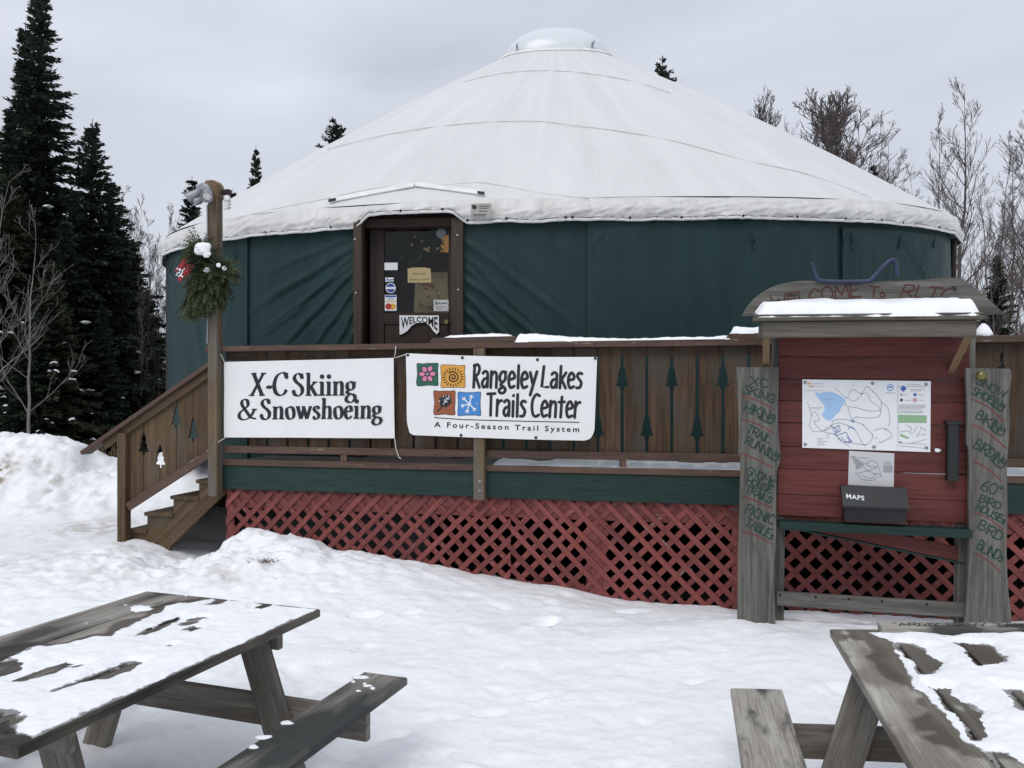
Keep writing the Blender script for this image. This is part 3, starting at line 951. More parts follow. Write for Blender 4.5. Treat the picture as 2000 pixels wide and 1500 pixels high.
def ground_base(x, y):
    x = np.asarray(x, float); y = np.asarray(y, float)
    cx = np.clip(x, -9.5, 9.0); cy = np.clip(y, 0.5, 14.5)
    z = _W[_n] + _W[_n + 1] * cx + _W[_n + 2] * cy
    for i in range(_n):
        z = z + _W[i] * _tps((cx - _c[i, 0]) ** 2 + (cy - _c[i, 1]) ** 2)
    far = np.hypot(np.maximum(np.abs(x) - 8, 0), np.maximum(y - 14, 0))
    k = sstep(0, 8, far)
    return z * (1 - k) + 0.2 * k


def ground_z(x, y):
    x = np.asarray(x, float); y = np.asarray(y, float)
    z = ground_base(x, y)
    fore = sstep(5.6, 4.6, y)                         # trodden yard in front
    pile = np.exp(-(((x + 2.6) / 1.6) ** 2 + ((y - 7.1) / 0.8) ** 2)) + sstep(8.6, 9.6, y) * sstep(-3.2, -4.4, x)
    pile = np.clip(pile, 0, 1)
    mid = (1 - fore)
    z = z + 0.013 * fbm(x * 1.0, y * 1.4, 3, 1) + 0.004 * fbm(x * 9, y * 11, 3, 8) + 0.011 * fore * fbm(x * 3.4, y * 4.2, 5, 2, .55)
    z = z + 0.013 * mid * fbm(x * 2.6, y * 3.2, 5, 3, .55)
    lump = 1 - np.abs(fbm(x * 3.1, y * 3.3, 4, 5, 0.55))
    z = z + pile * (0.085 * (lump - 0.6) + 0.03 * fbm(x * 9, y * 9, 3, 6))
    for (fx, fy, fr, fd) in FOOT:
        a_ = fx * 37.0 + fy * 11.0
        dx_, dy_ = (x - fx) * math.cos(a_) + (y - fy) * math.sin(a_), -(x - fx) * math.sin(a_) + (y - fy) * math.cos(a_)
        r = np.hypot(dx_, dy_ * 1.9) / fr
        z = z - fd * np.exp(-r ** 6) + fd * 0.35 * np.exp(-((r - 1.15) / 0.25) ** 2)
    return z


FOOT = [(-2.2, 6.55, .13, .05), (0.22, 5.9, .15, .055), (-1.1, 6.0, .12, .03)]
for _i in range(150):
    FOOT.append((random.uniform(-5.0, 3.4), random.uniform(2.6, 6.7), random.uniform(.05, .10), random.uniform(.006, .018)))

for _i in range(34):                        # boot prints on the way from the tables to the stair
    _t = _i / 33
    FOOT.append((-0.2 - 3.3 * _t + (.13 if _i % 2 else -.13) + random.gauss(0, .06), 3.6 + 3.5 * _t + random.gauss(0, .08), random.uniform(.10, .14), random.uniform(.014, .03)))
gx = np.concatenate([[-220, -120, -70, -45, -30, -22, -16, -13, -11], np.linspace(-9.5, 8, 640), [9.5, 11, 13, 16, 22, 30, 45, 70, 120, 220]])
gy = np.concatenate([[-60, -25, -10, -4, -1, 0.3], np.linspace(1.2, 7.6, 330), np.linspace(7.65, 13, 110), [13.5, 14.2, 15, 16, 18, 21, 25, 30, 40, 60, 100, 180, 330]])
GX, GY = np.meshgrid(gx, gy, indexing='ij')
GZ = ground_z(GX, GY)
mb = MB()
mb.grid(np.stack([GX, GY, GZ], -1))
ground = mb.build('snow_ground', M['ground'], smooth=True, loc=(0, 0, 0))
dirt = np.zeros_like(GX)
for (dx, dy, rx, ry, a) in ((-6.25, 9.75, .16, .30, 2.2), (-5.85, 10.0, .22, .10, .6), (-5.55, 9.75, .08, .16, .7), (-4.35, 8.6, .5, .35, .7), (-2.35, 6.55, .2, .12, .6),
                            (-4.1, 7.2, .8, .4, .26), (-3.2, 6.7, .8, .3, .22), (-5.5, 8.0, 1.6, .8, .12)):
    dirt += a * np.exp(-(((GX - dx) / rx) ** 2 + ((GY - dy) / ry) ** 2))
_at = ground.data.attributes.new('dirt', 'FLOAT', 'POINT')
_at.data.foreach_set('value', dirt.reshape(-1).astype(np.float32))
tag(ground, 'trodden snow covering the yard in front of the deck', None, None, 'structure')

# ------------------------------------------------------------------ yurt
yurt = thing('yurt', (YC[0], YC[1], 0.9), 'large round tent with dark green canvas walls and white cone roof behind the deck', 'yurt')
q_dl, q_dr = q_of_px(697), q_of_px(896)
WR = []                                     # folds in the wall cloth: (q0, z0, q1, z1, width, depth)


def fold(x0, y0, x1, y1, w, a):
    q0, z0 = wall_uv(x0, y0); q1, z1 = wall_uv(x1, y1)
    WR.append((q0, z0, q1, z1, w, a))


for f_ in ((690, 478, 470, 600, .07, .030), (690, 492, 560, 600, .05, .022), (690, 525, 540, 668, .06, .034), (692, 560, 600, 672, .05, .03), (690, 512, 490, 640, .045, .022),
           (692, 600, 640, 680, .05, .028), (690, 455, 500, 520, .06, .016), (600, 520, 495, 590, .05, .012), (600, 575, 500, 660, .06, .018), (692, 640, 670, 680, .05, .026),
           (906, 470, 1130, 632, .07, .026), (906, 500, 1060, 640, .05, .016), (906, 545, 1080, 672, .055, .036), (906, 575, 1010, 668, .045, .030), (906, 606, 985, 672, .05, .036), (906, 634, 950, 675, .045, .032), (908, 655, 935, 678, .035, .026),
           (906, 520, 980, 590, .045, .018), (1040, 440, 1120, 520, .08, .010), (980, 440, 1040, 520, .08, .008)):
    fold(*f_)
WR_A = WR[:]
WR = []
for f_ in ((1470, 440, 1420, 520, .12, .010), (1210, 470, 1260, 650, .16, .007), (1340, 460, 1330, 650, .2, .008), (1560, 450, 1600, 640, .18, .010), (1180, 455, 1150, 480, .06, .012)):
    fold(*f_)
WR_B = WR[:]
WR = []
for f_ in ((1665, 470, 1660, 640, .05, .030), (1700, 500, 1720, 640, .06, .024), (1752, 470, 1800, 560, .05, .03), (1752, 470, 1720, 580, .05, .022), (1815, 470, 1785, 570, .05, .028), (1790, 520, 1810, 640, .06, .02), (1640, 470, 1650, 520, .05, .02)):
    fold(*f_)
WR_C = WR[:]
WR = []
for f_ in ((465, 480, 450, 640, .07, .010), (380, 520, 400, 700, .08, .012), (340, 520, 345, 700, .05, .012), (420, 500, 425, 680, .1, .008)):
    fold(*f_)
WR_D = WR[:]


def fold_depth(Q, Z, folds):
    o = 0.006 * fbm(Q * 1.3, Z * 1.1, 4, 11) + 0.0022 * fbm(Q * 7 + Z * 4, Z * 3, 3, 12)
    for (q0, z0, q1, z1, w, a) in folds:
        dq, dz = q1 - q0, z1 - z0
        L2 = dq * dq + dz * dz
        t = ((Q - q0) * dq + (Z - z0) * dz) / L2
        d = ((Q - q0) * dz - (Z - z0) * dq) / math.sqrt(L2)
        d = d + 0.03 * np.sin(t * 3.0 + q0 * 7) + 0.012 * vnoise(t * 5, t * 0 + q0 * 9, 3)
        env = sstep(-0.06, 0.1, t) * sstep(1.15, 0.55, t)
        w = w * 0.62
        prof = np.exp(-(d / w) ** 2) - 0.6 * np.exp(-((d + w * 1.15) / (w * 0.6)) ** 2)
        o = o + .78 * a * env * prof
    return o


def cloth(q0, q1, z0, z1, nq, nz, folds, out, hem=0.0):
    q = np.linspace(q0, q1, nq); z = np.linspace(z0, z1, nz)
    Q, Z = np.meshgrid(q, z, indexing='ij')
    d = fold_depth(Q, Z, folds) + out
    X, Y, _ = wall_pt(Q, Z, d)
    Zt = Z + tilt(X)
    return np.stack([X, Y, Zt], -1), np.stack([Q, Z, 0 * Q], -1)


mb = MB()
for (a, b, n) in ((0.0, q_dl, 260), (q_dr, PERIM / 2, 480), (PERIM / 2, PERIM, 60)):
    p, g = cloth(a, b, 0.92, Z_EAVE + 0.12, n, 110, WR_A, 0.0)
    mb.grid(p, g)
mb.build('wall', M['canvas_green'], yurt, smooth=True)


def flap(qa, qb, z0, z1, folds, out=0.028):
    m_ = MB()
    p, g = cloth(qa, qb, z0, z1, max(20, int((qb - qa) / 0.02)), 70, folds, out)
    p0, _ = cloth(qa, qb, z0, z1, max(20, int((qb - qa) / 0.02)), 70, folds, 0.006)
    m_.grid(p, g)
    for e in (0, -1):                        # turned edges down both sides
        s_ = np.stack([p0[e], p[e]], 0)
        m_.grid(s_, np.stack([g[e], g[e]], 0), flip=(e == -1))
    return m_.build('window_flap', M['canvas_green'], yurt, smooth=True)


flap(q_of_px(331), q_of_px(486), 0.95, Z_EAVE + 0.04, WR_D)
flap(q_of_px(1146), q_of_px(1632), 0.95, Z_EAVE + 0.02, WR_B)
flap(q_of_px(1641), q_of_px(1834), 1.6, Z_EAVE - 0.06, WR_C, 0.04)
flap(0.05, q_of_px(322), 0.95, Z_EAVE + 0.04, WR_D, 0.02)


def toggle(px, y0, y1):
    q, z0 = wall_uv(px, y0); _, z1 = wall_uv(px, y1)
    zt = tilt(oval(th_at(q))[0])
    m_ = MB()
    pts = [Vector(wall_pt(q, z0 + (z1 - z0) * k, 0.055 + 0.012 * math.sin(k * 6))) + Vector((0.006 * math.sin(k * 9), 0, zt * 0)) for k in (0, .2, .45, .7, 1)]
    m_.tube(pts, [.006, .008, .012, .008, .010], 6)
    m_.build('toggle_strap', M['canvas_green'], yurt)


for a_ in ((340, 503, 535), (465, 487, 512), (1469, 452, 490), (1658, 455, 487), (1750, 458, 488), (1816, 462, 486)):
    toggle(*a_)
# dark corner strap at the right end
mb = MB()
_q = q_of_px(1876)
for dz in range(1):
    pts = [Vector(wall_pt(_q, z, 0.03)) for z in np.linspace(1.2, Z_EAVE + 0.14, 8)]
    mb.tube(pts, 0.035, 6)
mb.build('corner_trim_and_gap', M['door_wood'], yurt)
_q = q_of_px(313)
mb = MB()
mb.tube([Vector(wall_pt(_q, z, 0.03)) for z in np.linspace(1.0, Z_EAVE - 0.02, 6)], 0.02, 6)
mb.build('corner_trim_and_gap', M['dark_grey'], yurt)  # dark tube stands in for the shaded gap at the panel fold

# roof cone, slightly bowed between eave and ring
Z_ROOF0 = Z_EAVE + 0.235


def roof_pt(Th, T, out=0.0):
    """T 0 at the eave, 1 at the ring"""
    k = 0.985 * (1 - T) + K_RING * T
    X, Y = oval(Th, k)
    Z = Z_ROOF0 + (Z_RING - Z_ROOF0) * (T + 0.030 * np.sin(T * math.pi)) + tilt(X) + out
    return X, Y, Z


nth, nt = 360, 50
q = np.linspace(0, PERIM, nth); T = np.linspace(0, 1, nt)
Q, TT = np.meshgrid(q, T, indexing='ij')
Th = th_at(Q); Th[-1] = Th[0]
sag = -0.016 * np.abs(np.sin(Q / PERIM * 30 * math.pi)) * np.sin(TT * math.pi) + 0.010 * fbm(Q * 0.9, TT * 3, 3, 21) * np.sin(TT * math.pi)
X, Y, Z = roof_pt(Th, TT, sag)
mb = MB()
mb.grid(np.stack([X, Y, Z], -1), np.stack([Q * 0.8, TT * 3.5, 0 * Q], -1))
mb.build('roof', M['roof'], yurt, smooth=True)


def roof_hit(px, py):
    """where the sight line meets the front of the roof, as (angle, T)"""
    lo = None
    d = np.array(((px - 1000) / F, 1.0, (HZ - py) / F))
    lam = np.linspace(7.0, 12.5, 900)
    pt = np.array((0, 0, EYE)) + lam[:, None] * d
    ex, ey = pt[:, 0] - YC[0], pt[:, 1] - YC[1]
    cx = ex * math.cos(YPH) + ey * math.sin(YPH); cy = -ex * math.sin(YPH) + ey * math.cos(YPH)
    k = (np.abs(cx / YA) ** YN + np.abs(cy / YB) ** YN) ** (1 / YN)
    T_ = (0.985 - k) / (0.985 - K_RING)
    z = Z_ROOF0 + (Z_RING - Z_ROOF0) * (T_ + 0.03 * np.sin(np.clip(T_, 0, 1) * math.pi)) + tilt(pt[:, 0])
    below = np.where((pt[:, 2] <= z) & (T_ > -0.02))[0]
    if len(below) == 0:
        return None
    p = pt[below[0]]
    return Vector(p)


def roof_line(pts, w=0.010, name='roof_seam', mat=None):
    path = smooth_path(pts, 8)
    pp = [roof_hit(a, b) for a, b in path]
    pp = [p + Vector((0, -0.002, 0.002)) for p in pp if p is not None]
    if len(pp) < 2:
        return
    m_ = MB()
    m_.tube(pp, w, 5)
    m_.build(name, mat or M['seam'], yurt, smooth=True)


roof_line([(905, 160), (960, 147), (1010, 140), (1060, 138), (1110, 140), (1180, 148), (1250, 163), (1310, 182)], .004)
roof_line([(640, 292), (720, 271), (820, 252), (920, 241), (1000, 237), (1062, 238), (1120, 245), (1220, 258), (1330, 279), (1450, 312), (1560, 336), (1640, 362), (1700, 386)], .004)
roof_line([(440, 431), (540, 408), (640, 388), (710, 372), (790, 362), (860, 362), (930, 357), (980, 363), (1060, 378), (1150, 388)], .003)

# ring flange and dome
mb = MB()
a_ = np.linspace(0, 2 * math.pi, 49)
for k0, z0, k1, z1 in ((K_RING * 1.02, 0.0, K_RING * 1.0, 0.035), (K_RING * 1.0, 0.035, K_RING * 0.9, 0.04)):
    rows = []
    for kk, zz in ((k0, z0), (k1, z1)):
        X, Y = oval(a_, kk)
        rows.append(np.stack([X, Y, Z_RING + tilt(X) + zz], -1))
    mb.grid(np.stack(rows, 1))
mb.build('roof_ring', M['hem'], yurt, smooth=True)
mb = MB()
el_ = np.linspace(0, math.pi / 2, 14)
A2, E2 = np.meshgrid(a_, el_, indexing='ij')
X, Y = oval(A2, 1.0)
kk = K_RING * 0.90 * np.cos(E2)
X = YC[0] + (X - YC[0]) * kk; Y = YC[1] + (Y - YC[1]) * kk
mb.grid(np.stack([X, Y, Z_RING + 0.03 + tilt(X) + 0.44 * np.sin(E2)], -1))
mb.build('skylight_dome', M['dome'], yurt, smooth=True)
for (px, py) in ((1010, 99), (1157, 95)):
    p = P(px, py, YC[1] - 0.38)
    mb = MB()
    mb.board(p, p + Vector((0, 0, .06)), (.012, 0, 0), (0, .01, 0))
    mb.board(p + Vector((-.012, -.01, .06)), p + Vector((.03 if px > 1100 else .008, -.02, .085)), (0, .02, 0), (0, 0, .012))
    mb.build('dome_latch', M['metal'], yurt)

# valance: the white strip hanging round the eave, lifted over the door
q = np.linspace(0, PERIM, 2000)
qd0, qd1 = q_of_px(703, 1.0), q_of_px(892, 1.0)
lift_ = sstep(qd0 - 0.10, qd0 + 0.12, q) * sstep(qd1 + 0.12, qd1 - 0.10, q)
rows = []
V = np.linspace(0, 1, 18)
gr = []
for v in V:
    th = th_at(q); th[-1] = th[0]
    bulge = 0.028 * math.sin(v * math.pi) + 0.014 * v
    crk = 0.017 * np.abs(fbm(q * 7 + 2.2 * v, q * 1.3 + v * 3.1, 4, 38)) * (0.3 + v) + 0.012 * np.maximum(0, fbm(q * 1.9 + v * 2.4, v * 1.2, 3, 40)) * math.sin(v * math.pi)
    wob = crk + (0.013 * fbm(q * 2.6, v * 1.4 + q * 0.0, 4, 31) + 0.016 * np.abs(fbm(q * 4 + v * 1.6, q * 0 + v * 2, 3, 33)) * math.sin(v * math.pi)) * (0.25 + v)
    ridge = -0.012 * np.exp(-(((q * 2.1) % 1.0 - 0.5) / 0.05) ** 2) * math.sin(v * math.pi)
    k = 0.985 + 0.004 * v
    X, Y = oval(th, k)
    X2, Y2 = oval(th_at(q + 0.02), k); X1, Y1 = oval(th_at(q - 0.02), k)
    tx, ty = X2 - X1, Y2 - Y1
    L = np.hypot(tx, ty); nx, ny = ty / L, -tx / L
    o = bulge + wob + ridge + 0.06 * lift_ * v
    zb = Z_EAVE + 0.006 * fbm(q * 3, q * 0, 3, 35) + 0.105 * lift_
    zt = Z_ROOF0 + 0.012 * fbm(q * 1.1, q * 0, 3, 36) - 0.004
    z = zt + (zb - zt) * v + 0.0
    rows.append(np.stack([X + nx * o, Y + ny * o, z + tilt(X)], -1))
    gr.append(np.stack([q * 1.3, 0 * q + v * 0.5, 0 * q], -1))
VP = np.stack(rows, 1)
mb = MB()
mb.grid(VP, np.stack(gr, 1), flip=True)
mb.build('valance', M['valance'], yurt, smooth=True)
bot = VP[:, -1]
nrm = bot - np.array([YC[0], YC[1], 0]); nrm[:, 2] = 0
nrm /= np.linalg.norm(nrm, axis=1)[:, None]
mb = MB()
o1 = bot + nrm * 0.006 + np.array([0, 0, 0.012]); o2 = bot + nrm * 0.012 + np.array([0, 0, -0.012]); o3 = bot - nrm * 0.004 + np.array([0, 0, -0.014])
mb.grid(np.stack([o1, o2, o3], 1), flip=True)
mb.build('hem', M['hem'], yurt, smooth=True)
mb = MB()
st_ = [Vector(b + n_ * 0.008 + np.array([0, 0, 0.022 + 0.002 * math.sin(i * .7)])) for i, (b, n_) in enumerate(zip(bot[6:985], nrm[6:985]))]
mb.tube(st_, 0.0028, 4)
mb.build('hem_stitching', M['dark_grey'], yurt)
for px in (430, 520, 648, 704, 784, 865, 915, 990, 1106, 1118, 1230, 1330, 1450, 1556, 1650, 1720, 1762, 1832):
    i = int(np.argmin(np.abs(1000 + F * bot[55:945, 0] / bot[55:945, 1] - px))) + 55
    mb = MB()
    c = Vector(bot[i] + nrm[i] * 0.012 + np.array([0, 0, 0.02]))
    mb.lathe([(.013, 0), (.013, .006), (.006, .009)], c, Vector(nrm[i]), 8)
    mb.build('grommet', M['dark'], yurt)
# maker's tag on the valance
VF = Frame((0, 8.01), 1.0)


def val_map(px, py):
    i = int(np.argmin(np.abs(1000 + F * VP[:985, 9, 0] / VP[:985, 9, 1] - px)))
    return VP[i, 9], nrm[i]


_c0, _n0 = val_map(940, 411)
VF = Frame((_c0[0] + _n0[0] * 0.03, _c0[1] + _n0[1] * 0.03), math.degrees(math.atan2(_n0[0], -_n0[1])))
fm = VF.pxmap()
mb = MB()
mb.prism([(920, -398), (960, -397), (961, -424), (920, -425)], fm, 0.0, 0.006)
tg = mb.build('maker_tag', M['tag'], yurt)
mb = MB()
mb.flat(smooth_path([(922, -401), (926, -400), (930, -402), (931, -406), (927, -409), (923, -407)], 3, True)[:-1], fm, 0.008)
for k, y in enumerate((402, 406, 412, 418, 421)):
    mb.flat([(936 - (k > 2) * 12, -y), (956 - k * 2, -y), (956 - k * 2, -y - 1.2), (936 - (k > 2) * 12, -y - 1.2)], fm, 0.008)
mb.build('tag_print', M['dark_grey'], tg)

# rain diverter over the door
for (a, b, nm) in (((648, 399), (809, 369), 0), ((811, 368), (942, 385), 1)):
    pa, pb = roof_hit(a[0], a[1] - 4), roof_hit(b[0], b[1] - 4)
    if pa is None:
        pa = P(a[0], a[1], 8.3)
    if pb is None:
        pb = P(b[0], b[1], 8.3)
    mb = MB()
    mb.board(pa + Vector((0, -.012, .02)), pb + Vector((0, -.012, .02)), (0, .018, 0.0), (0, 0.012, .027), .008)
    mb.build('rain_diverter', M['hem'], yurt)
    mb = MB()
    e = (pa if nm == 0 else pb) + Vector((0, -.036, .012)); dd = (pb - pa).normalized() * (.05 if nm == 0 else -.05)
    mb.board(e - dd * 0.5, e + dd, (0, .014, 0), (0, 0, .014))
    mb.build('diverter_end', M['dark_grey'], yurt)

# door unit
qc = q_of_px(798)
X0, Y0 = oval(th_at(qc), 0.972); X2, Y2 = oval(th_at(qc + .05), 0.972); X1, Y1 = oval(th_at(qc - .05), 0.972)
DR = Frame((float(X0), float(Y0)), math.degrees(math.atan2(float(Y2 - Y1), float(X2 - X1))))
Z_TOP = 3.345
dframe = MB()
sl0, _ = DR.hit(690, 600, .08); sl1, _ = DR.hit(706, 600, .08)
sr0, _ = DR.hit(881, 600, .08); sr1, _ = DR.hit(904, 600, .08)
DR.box(dframe, sl0, sl1, 0.93, Z_TOP, -.02, .08, 'z')
jl = dframe.build('door_jamb', M['frame_wood'], yurt)
mb = MB(); DR.box(mb, sr0, sr1, 0.93, Z_TOP, -.02, .08, 'z'); jr = mb.build('door_jamb', M['frame_wood'], yurt)
mb = MB(); DR.box(mb, sl0, sl1 - .01, 0.93, Z_TOP, -.24, -.023, 'z'); DR.box(mb, sr0 + .01, sr1, 0.93, Z_TOP, -.24, -.023, 'z'); DR.box(mb, sl0, sr1, Z_TOP - .06, Z_TOP + .03, -.24, -.03, 's'); mb.build('door_reveal', M['door_wood'], yurt)
for (px, py, t) in ((693, 467, .082), (695, 572, .082), (893, 459, .082), (895, 566, .082)):
    s, z = DR.hit(px, py, t)
    mb = MB(); mb.lathe([(.009, 0), (.009, .004), (.004, .007)], DR.pt(s, z, .081), DR.n, 8)
    mb.build('screw', M['screw'], jl if px < 800 else jr)
TD = -.12
door = MB()
s0, zt = DR.hit(722, 421, TD); s1, z1 = DR.hit(750, 433, TD); s2, z2 = DR.hit(876, 610, TD); s3 = s2 + .12
DR.box(door, s0, s1, 1.0, zt, TD - .045, TD, 'z'); DR.box(door, s2, s3, 1.0, zt, TD - .045, TD, 'z')
DR.box(door, s1 + .001, s2 - .001, z1, zt, TD - .045, TD - .002, 's'); DR.box(door, s1 + .001, s2 - .001, z2 - .12, z2, TD - .045, TD - .002, 's')
DR.box(door, s1 + .001, s2 - .001, 1.0, 1.2, TD - .045, TD - .002, 's')
dr = door.build('door', M['door_wood'], yurt)
mb = MB(); DR.box(mb, s1 + .002, s2 - .002, 1.2, z2 - .121, TD - .035, TD - .016, 'z'); mb.build('door_panel', M['door_wood'], dr)
mb = MB(); DR.box(mb, s1 + .001, s2 - .001, z2 + .002, z1 - .002, TD - .024, TD - .018, 's', .0005); mb.build('glass', M['glass'], dr)
mb = MB(); _s, _z = DR.hit(874, 630, TD); mb.lathe([(.012, 0), (.012, .03), (.028, .04), (.03, .055), (.02, .07)], DR.pt(_s, _z, TD), DR.n, 12); mb.build('door_knob', M['brass'], dr)
# seen through the glass: dim back wall, a printed sheet, an evergreen wreath, boards given a glow for lamp light
TI = TD - .55
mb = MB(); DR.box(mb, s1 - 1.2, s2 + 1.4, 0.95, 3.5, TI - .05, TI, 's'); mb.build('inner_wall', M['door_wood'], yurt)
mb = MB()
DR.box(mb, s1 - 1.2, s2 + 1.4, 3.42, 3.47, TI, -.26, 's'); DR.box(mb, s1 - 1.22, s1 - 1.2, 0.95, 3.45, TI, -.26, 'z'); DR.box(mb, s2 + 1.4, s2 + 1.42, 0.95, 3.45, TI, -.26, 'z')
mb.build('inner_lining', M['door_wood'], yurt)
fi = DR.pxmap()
mb = MB(); mb.flat([(862, -462), (878, -458), (884, -494), (860, -492)], fi, TI + .02); mb.build('glowing_boards', M['warm'], yurt)
ps = MB(); ps.prism([(812, -533), (874, -531), (876, -612), (808, -612)], fi, TI + .20, TI + .202); sheet = ps.build('printed_sheet', M['paper_tan'], yurt)
mb = MB()
for k in range(26):
    cx, cy = random.uniform(815, 868), random.uniform(540, 605)
    a = random.random() * 6
    stroke(mb, smooth_path([(cx + 5 * math.cos(a), -cy + 2 * math.sin(a)), (cx, -cy + 2), (cx - 5 * math.cos(a), -cy - 2 * math.sin(a))], 3), 2.4, fi, TI + .204 + k * .0002)
mb.build('sheet_print', M['l_brown'], sheet)

# ------------------------------------------------------------------ trees
def spruce_mesh(H, R, seed, power=0.9, whorl=0.145, per=9, tw=0.30, low=0.06, wid=0.031):
    rng = np.random.default_rng(seed)
    Vs, n = [], 0
    quads = []
    h = H * low
    branches = []
    while h < H * 0.985:
        f = h / H
        L = R * (1 - f) ** power * 1.0 + 0.05
        nb = max(4, int(per * (0.55 + 0.6 * (1 - f))))
        a0 = rng.random() * 6.28
        for k in range(nb):
            az_ = a0 + 6.283 * k / nb + rng.normal() * 0.25
            l_ = L * rng.uniform(0.62, 1.14)
            if rng.random() < 0.08:
                l_ *= 0.4
            branches.append((h + rng.normal() * whorl * 0.3, az_, l_, f))
        h += whorl * (0.55 + 0.75 * (1 - f) ** 0.5) * rng.uniform(0.8, 1.2)
    A = []
    limbs = []
    for (h, az_, l_, f) in branches:
        m = max(4, int(l_ / (tw * 0.17)))
        t = np.linspace(0.06, 1, m) ** 0.85
        rise = 0.55 * f ** 2 - 0.02
        droop = (0.16 + 0.30 * (1 - f)) * rng.uniform(0.6, 1.3)
        r = l_ * t
        z = h + l_ * (rise * t + 0.22 * t - droop * 1.5 * t ** 1.6 + 0.24 * droop * t ** 4)
        px_ = np.cos(az_) * r; py_ = np.sin(az_) * r
        pts = np.stack([px_, py_, z], -1)
        limbs.append(pts[[0, m // 2, m - 1]])
        d = np.array((np.cos(az_), np.sin(az_), 0.0)); sd_ = np.array((-np.sin(az_), np.cos(az_), 0))
        for side in (-1, 1, 0, -1, 1, -.5, .5):
            ln = tw * (1.05 - 0.45 * t) * rng.uniform(0.55, 1.2, m) * (0.45 + 0.55 * min(1, l_ / (R * 0.6)))
            ang = rng.normal(0.9, 0.22, m) * side
            dirs = d[None] * np.cos(ang)[:, None] + sd_[None] * np.sin(ang)[:, None]
            dirs[:, 2] += rng.normal(-0.16 if f < .8 else 0.35, 0.24, m) + (0.25 if side == 0 else 0)
            dirs /= np.linalg.norm(dirs, axis=1)[:, None]
            up = np.array((0, 0, 1.0))[None] + rng.normal(0, 0.55, (m, 3))
            sv = np.cross(dirs, up); sv /= np.linalg.norm(sv, axis=1)[:, None] + 1e-9
            w = wid * rng.uniform(0.6, 1.25, m)
            p0 = pts + rng.normal(0, 0.02, (m, 3))
            q1 = p0 + dirs * (ln * 0.35)[:, None] + sv * w[:, None]
            q2 = p0 + dirs * ln[:, None]
            q3 = p0 + dirs * (ln * 0.45)[:, None] - sv * w[:, None]
            A.append(np.stack([p0, q1, q2, q3], 1))
    A = np.concatenate(A, 0)
    me = bpy.data.meshes.new('crown')
    nq = len(A)
    me.vertices.add(nq * 4); me.vertices.foreach_set('co', A.reshape(-1).astype(np.float32))
    me.loops.add(nq * 4); me.loops.foreach_set('vertex_index', np.arange(nq * 4, dtype=np.int32))
    me.polygons.add(nq); me.polygons.foreach_set('loop_start', np.arange(0, nq * 4, 4, dtype=np.int32)); me.polygons.foreach_set('loop_total', np.full(nq, 4, dtype=np.int32))
    me.update(calc_edges=True)
    return me, limbs


def make_spruce(H, R, seed, mat, label, group=None, snowy=0, **kw):
    root = thing('spruce_tree', (0, 0, 0), label, 'tree', group)
    me, limbs = spruce_mesh(H, R, seed, **kw)
    me.materials.append(mat)
    o = bpy.data.objects.new('crown', me); COL.objects.link(o); o.parent = root
    mb = MB()
    mb.tube([(0, 0, 0), (0.02, 0, H * .4), (0, 0.02, H * .8), (0, 0, H * 1.012)], [H * .014, H * .011, H * .005, .006], 7)
    for p in limbs[::2]:
        mb.tube([tuple(x) for x in p], [.016, .011, .004], 3, cap=False)
    mb.build('trunk', M['bark'], root)
    if snowy:
        rng = np.random.default_rng(seed + 50)
        mb = MB()
        pick = [p for p in limbs if p[2][2] < H * .55]
        for k in range(snowy):
            p = pick[int(rng.integers(len(pick)))]
            c = Vector(p[1] * .25 + p[2] * .75) + Vector((0, 0, .05))
            for j in range(2):
                r = rng.uniform(.03, .075)
                c2 = c + Vector((rng.normal() * .07, rng.normal() * .07, 0))
                mb.lathe([(r * 1.3, 0), (r * 1.6, r * .3), (r * .9, r * .75), (r * .2, r * .9)], c2, (rng.normal() * .3, rng.normal() * .3, 1), 7)
        s = mb.build('snow_clumps', M['snow'], root, smooth=True)
        s['kind'] = 'stuff'
    return root


def gz(x, y):
    return float(ground_base(x, y))


def put(root, px, tip, D, H0, rz=0.0, sx=1.0):
    """stand a tree of mesh height H0 at depth D so that it is as tall as the one in the photograph"""
    x = (px - 1000) / F * D
    b = gz(x, D) - 0.15
    top = EYE + (HZ - tip) / F * D
    k = (top - b) / (H0 * 1.02)
    root.location = (x, D, b); root.scale = (k * sx, k * sx, k); root.rotation_euler = (0, 0, rz)
    return root


spA = make_spruce(10, 2.0, 1, M['spruce'], 'tallest dark spruce, its spire reaching the top of the picture at far left', power=1.2, snowy=10)
put(spA, 78, -62, 17.0, 10, 0.3, 1.12)
spB = make_spruce(10, 1.5, 2, M['spruce'], 'slim second spruce spire close beside the tallest one', power=1.15, per=8)
put(spB, 50, 36, 18.6, 10, 1.0, 1.15)
spC = make_spruce(9, 2.2, 3, M['spruce'], 'middle dark spruce with the pointed top right of the tallest one', power=1.0, snowy=26, per=10)
put(spC, 181, 226, 16.2, 9, 2.0, 1.12)
spD = make_spruce(8, 2.3, 4, M['spruce_brown'], 'shorter spruce nearest the left edge of the yurt with snow clumps', power=0.95, snowy=24, per=10)
put(spD, 217, 346, 17.4, 8, 0.5, 1.1)
put(dup(spD, label='broad low spruce behind the pale bare sapling at the far left'), 20, 330, 15.0, 8, 2.2, 1.15)
put(dup(spC, label='low spruce in front of the middle one, above the snow bank'), 130, 420, 15.2, 9, 4.1, 1.1)
put(dup(spA, label='tall spruce cut off by the left side of the picture'), -95, 60, 16.0, 10, 1.7, 1.1)
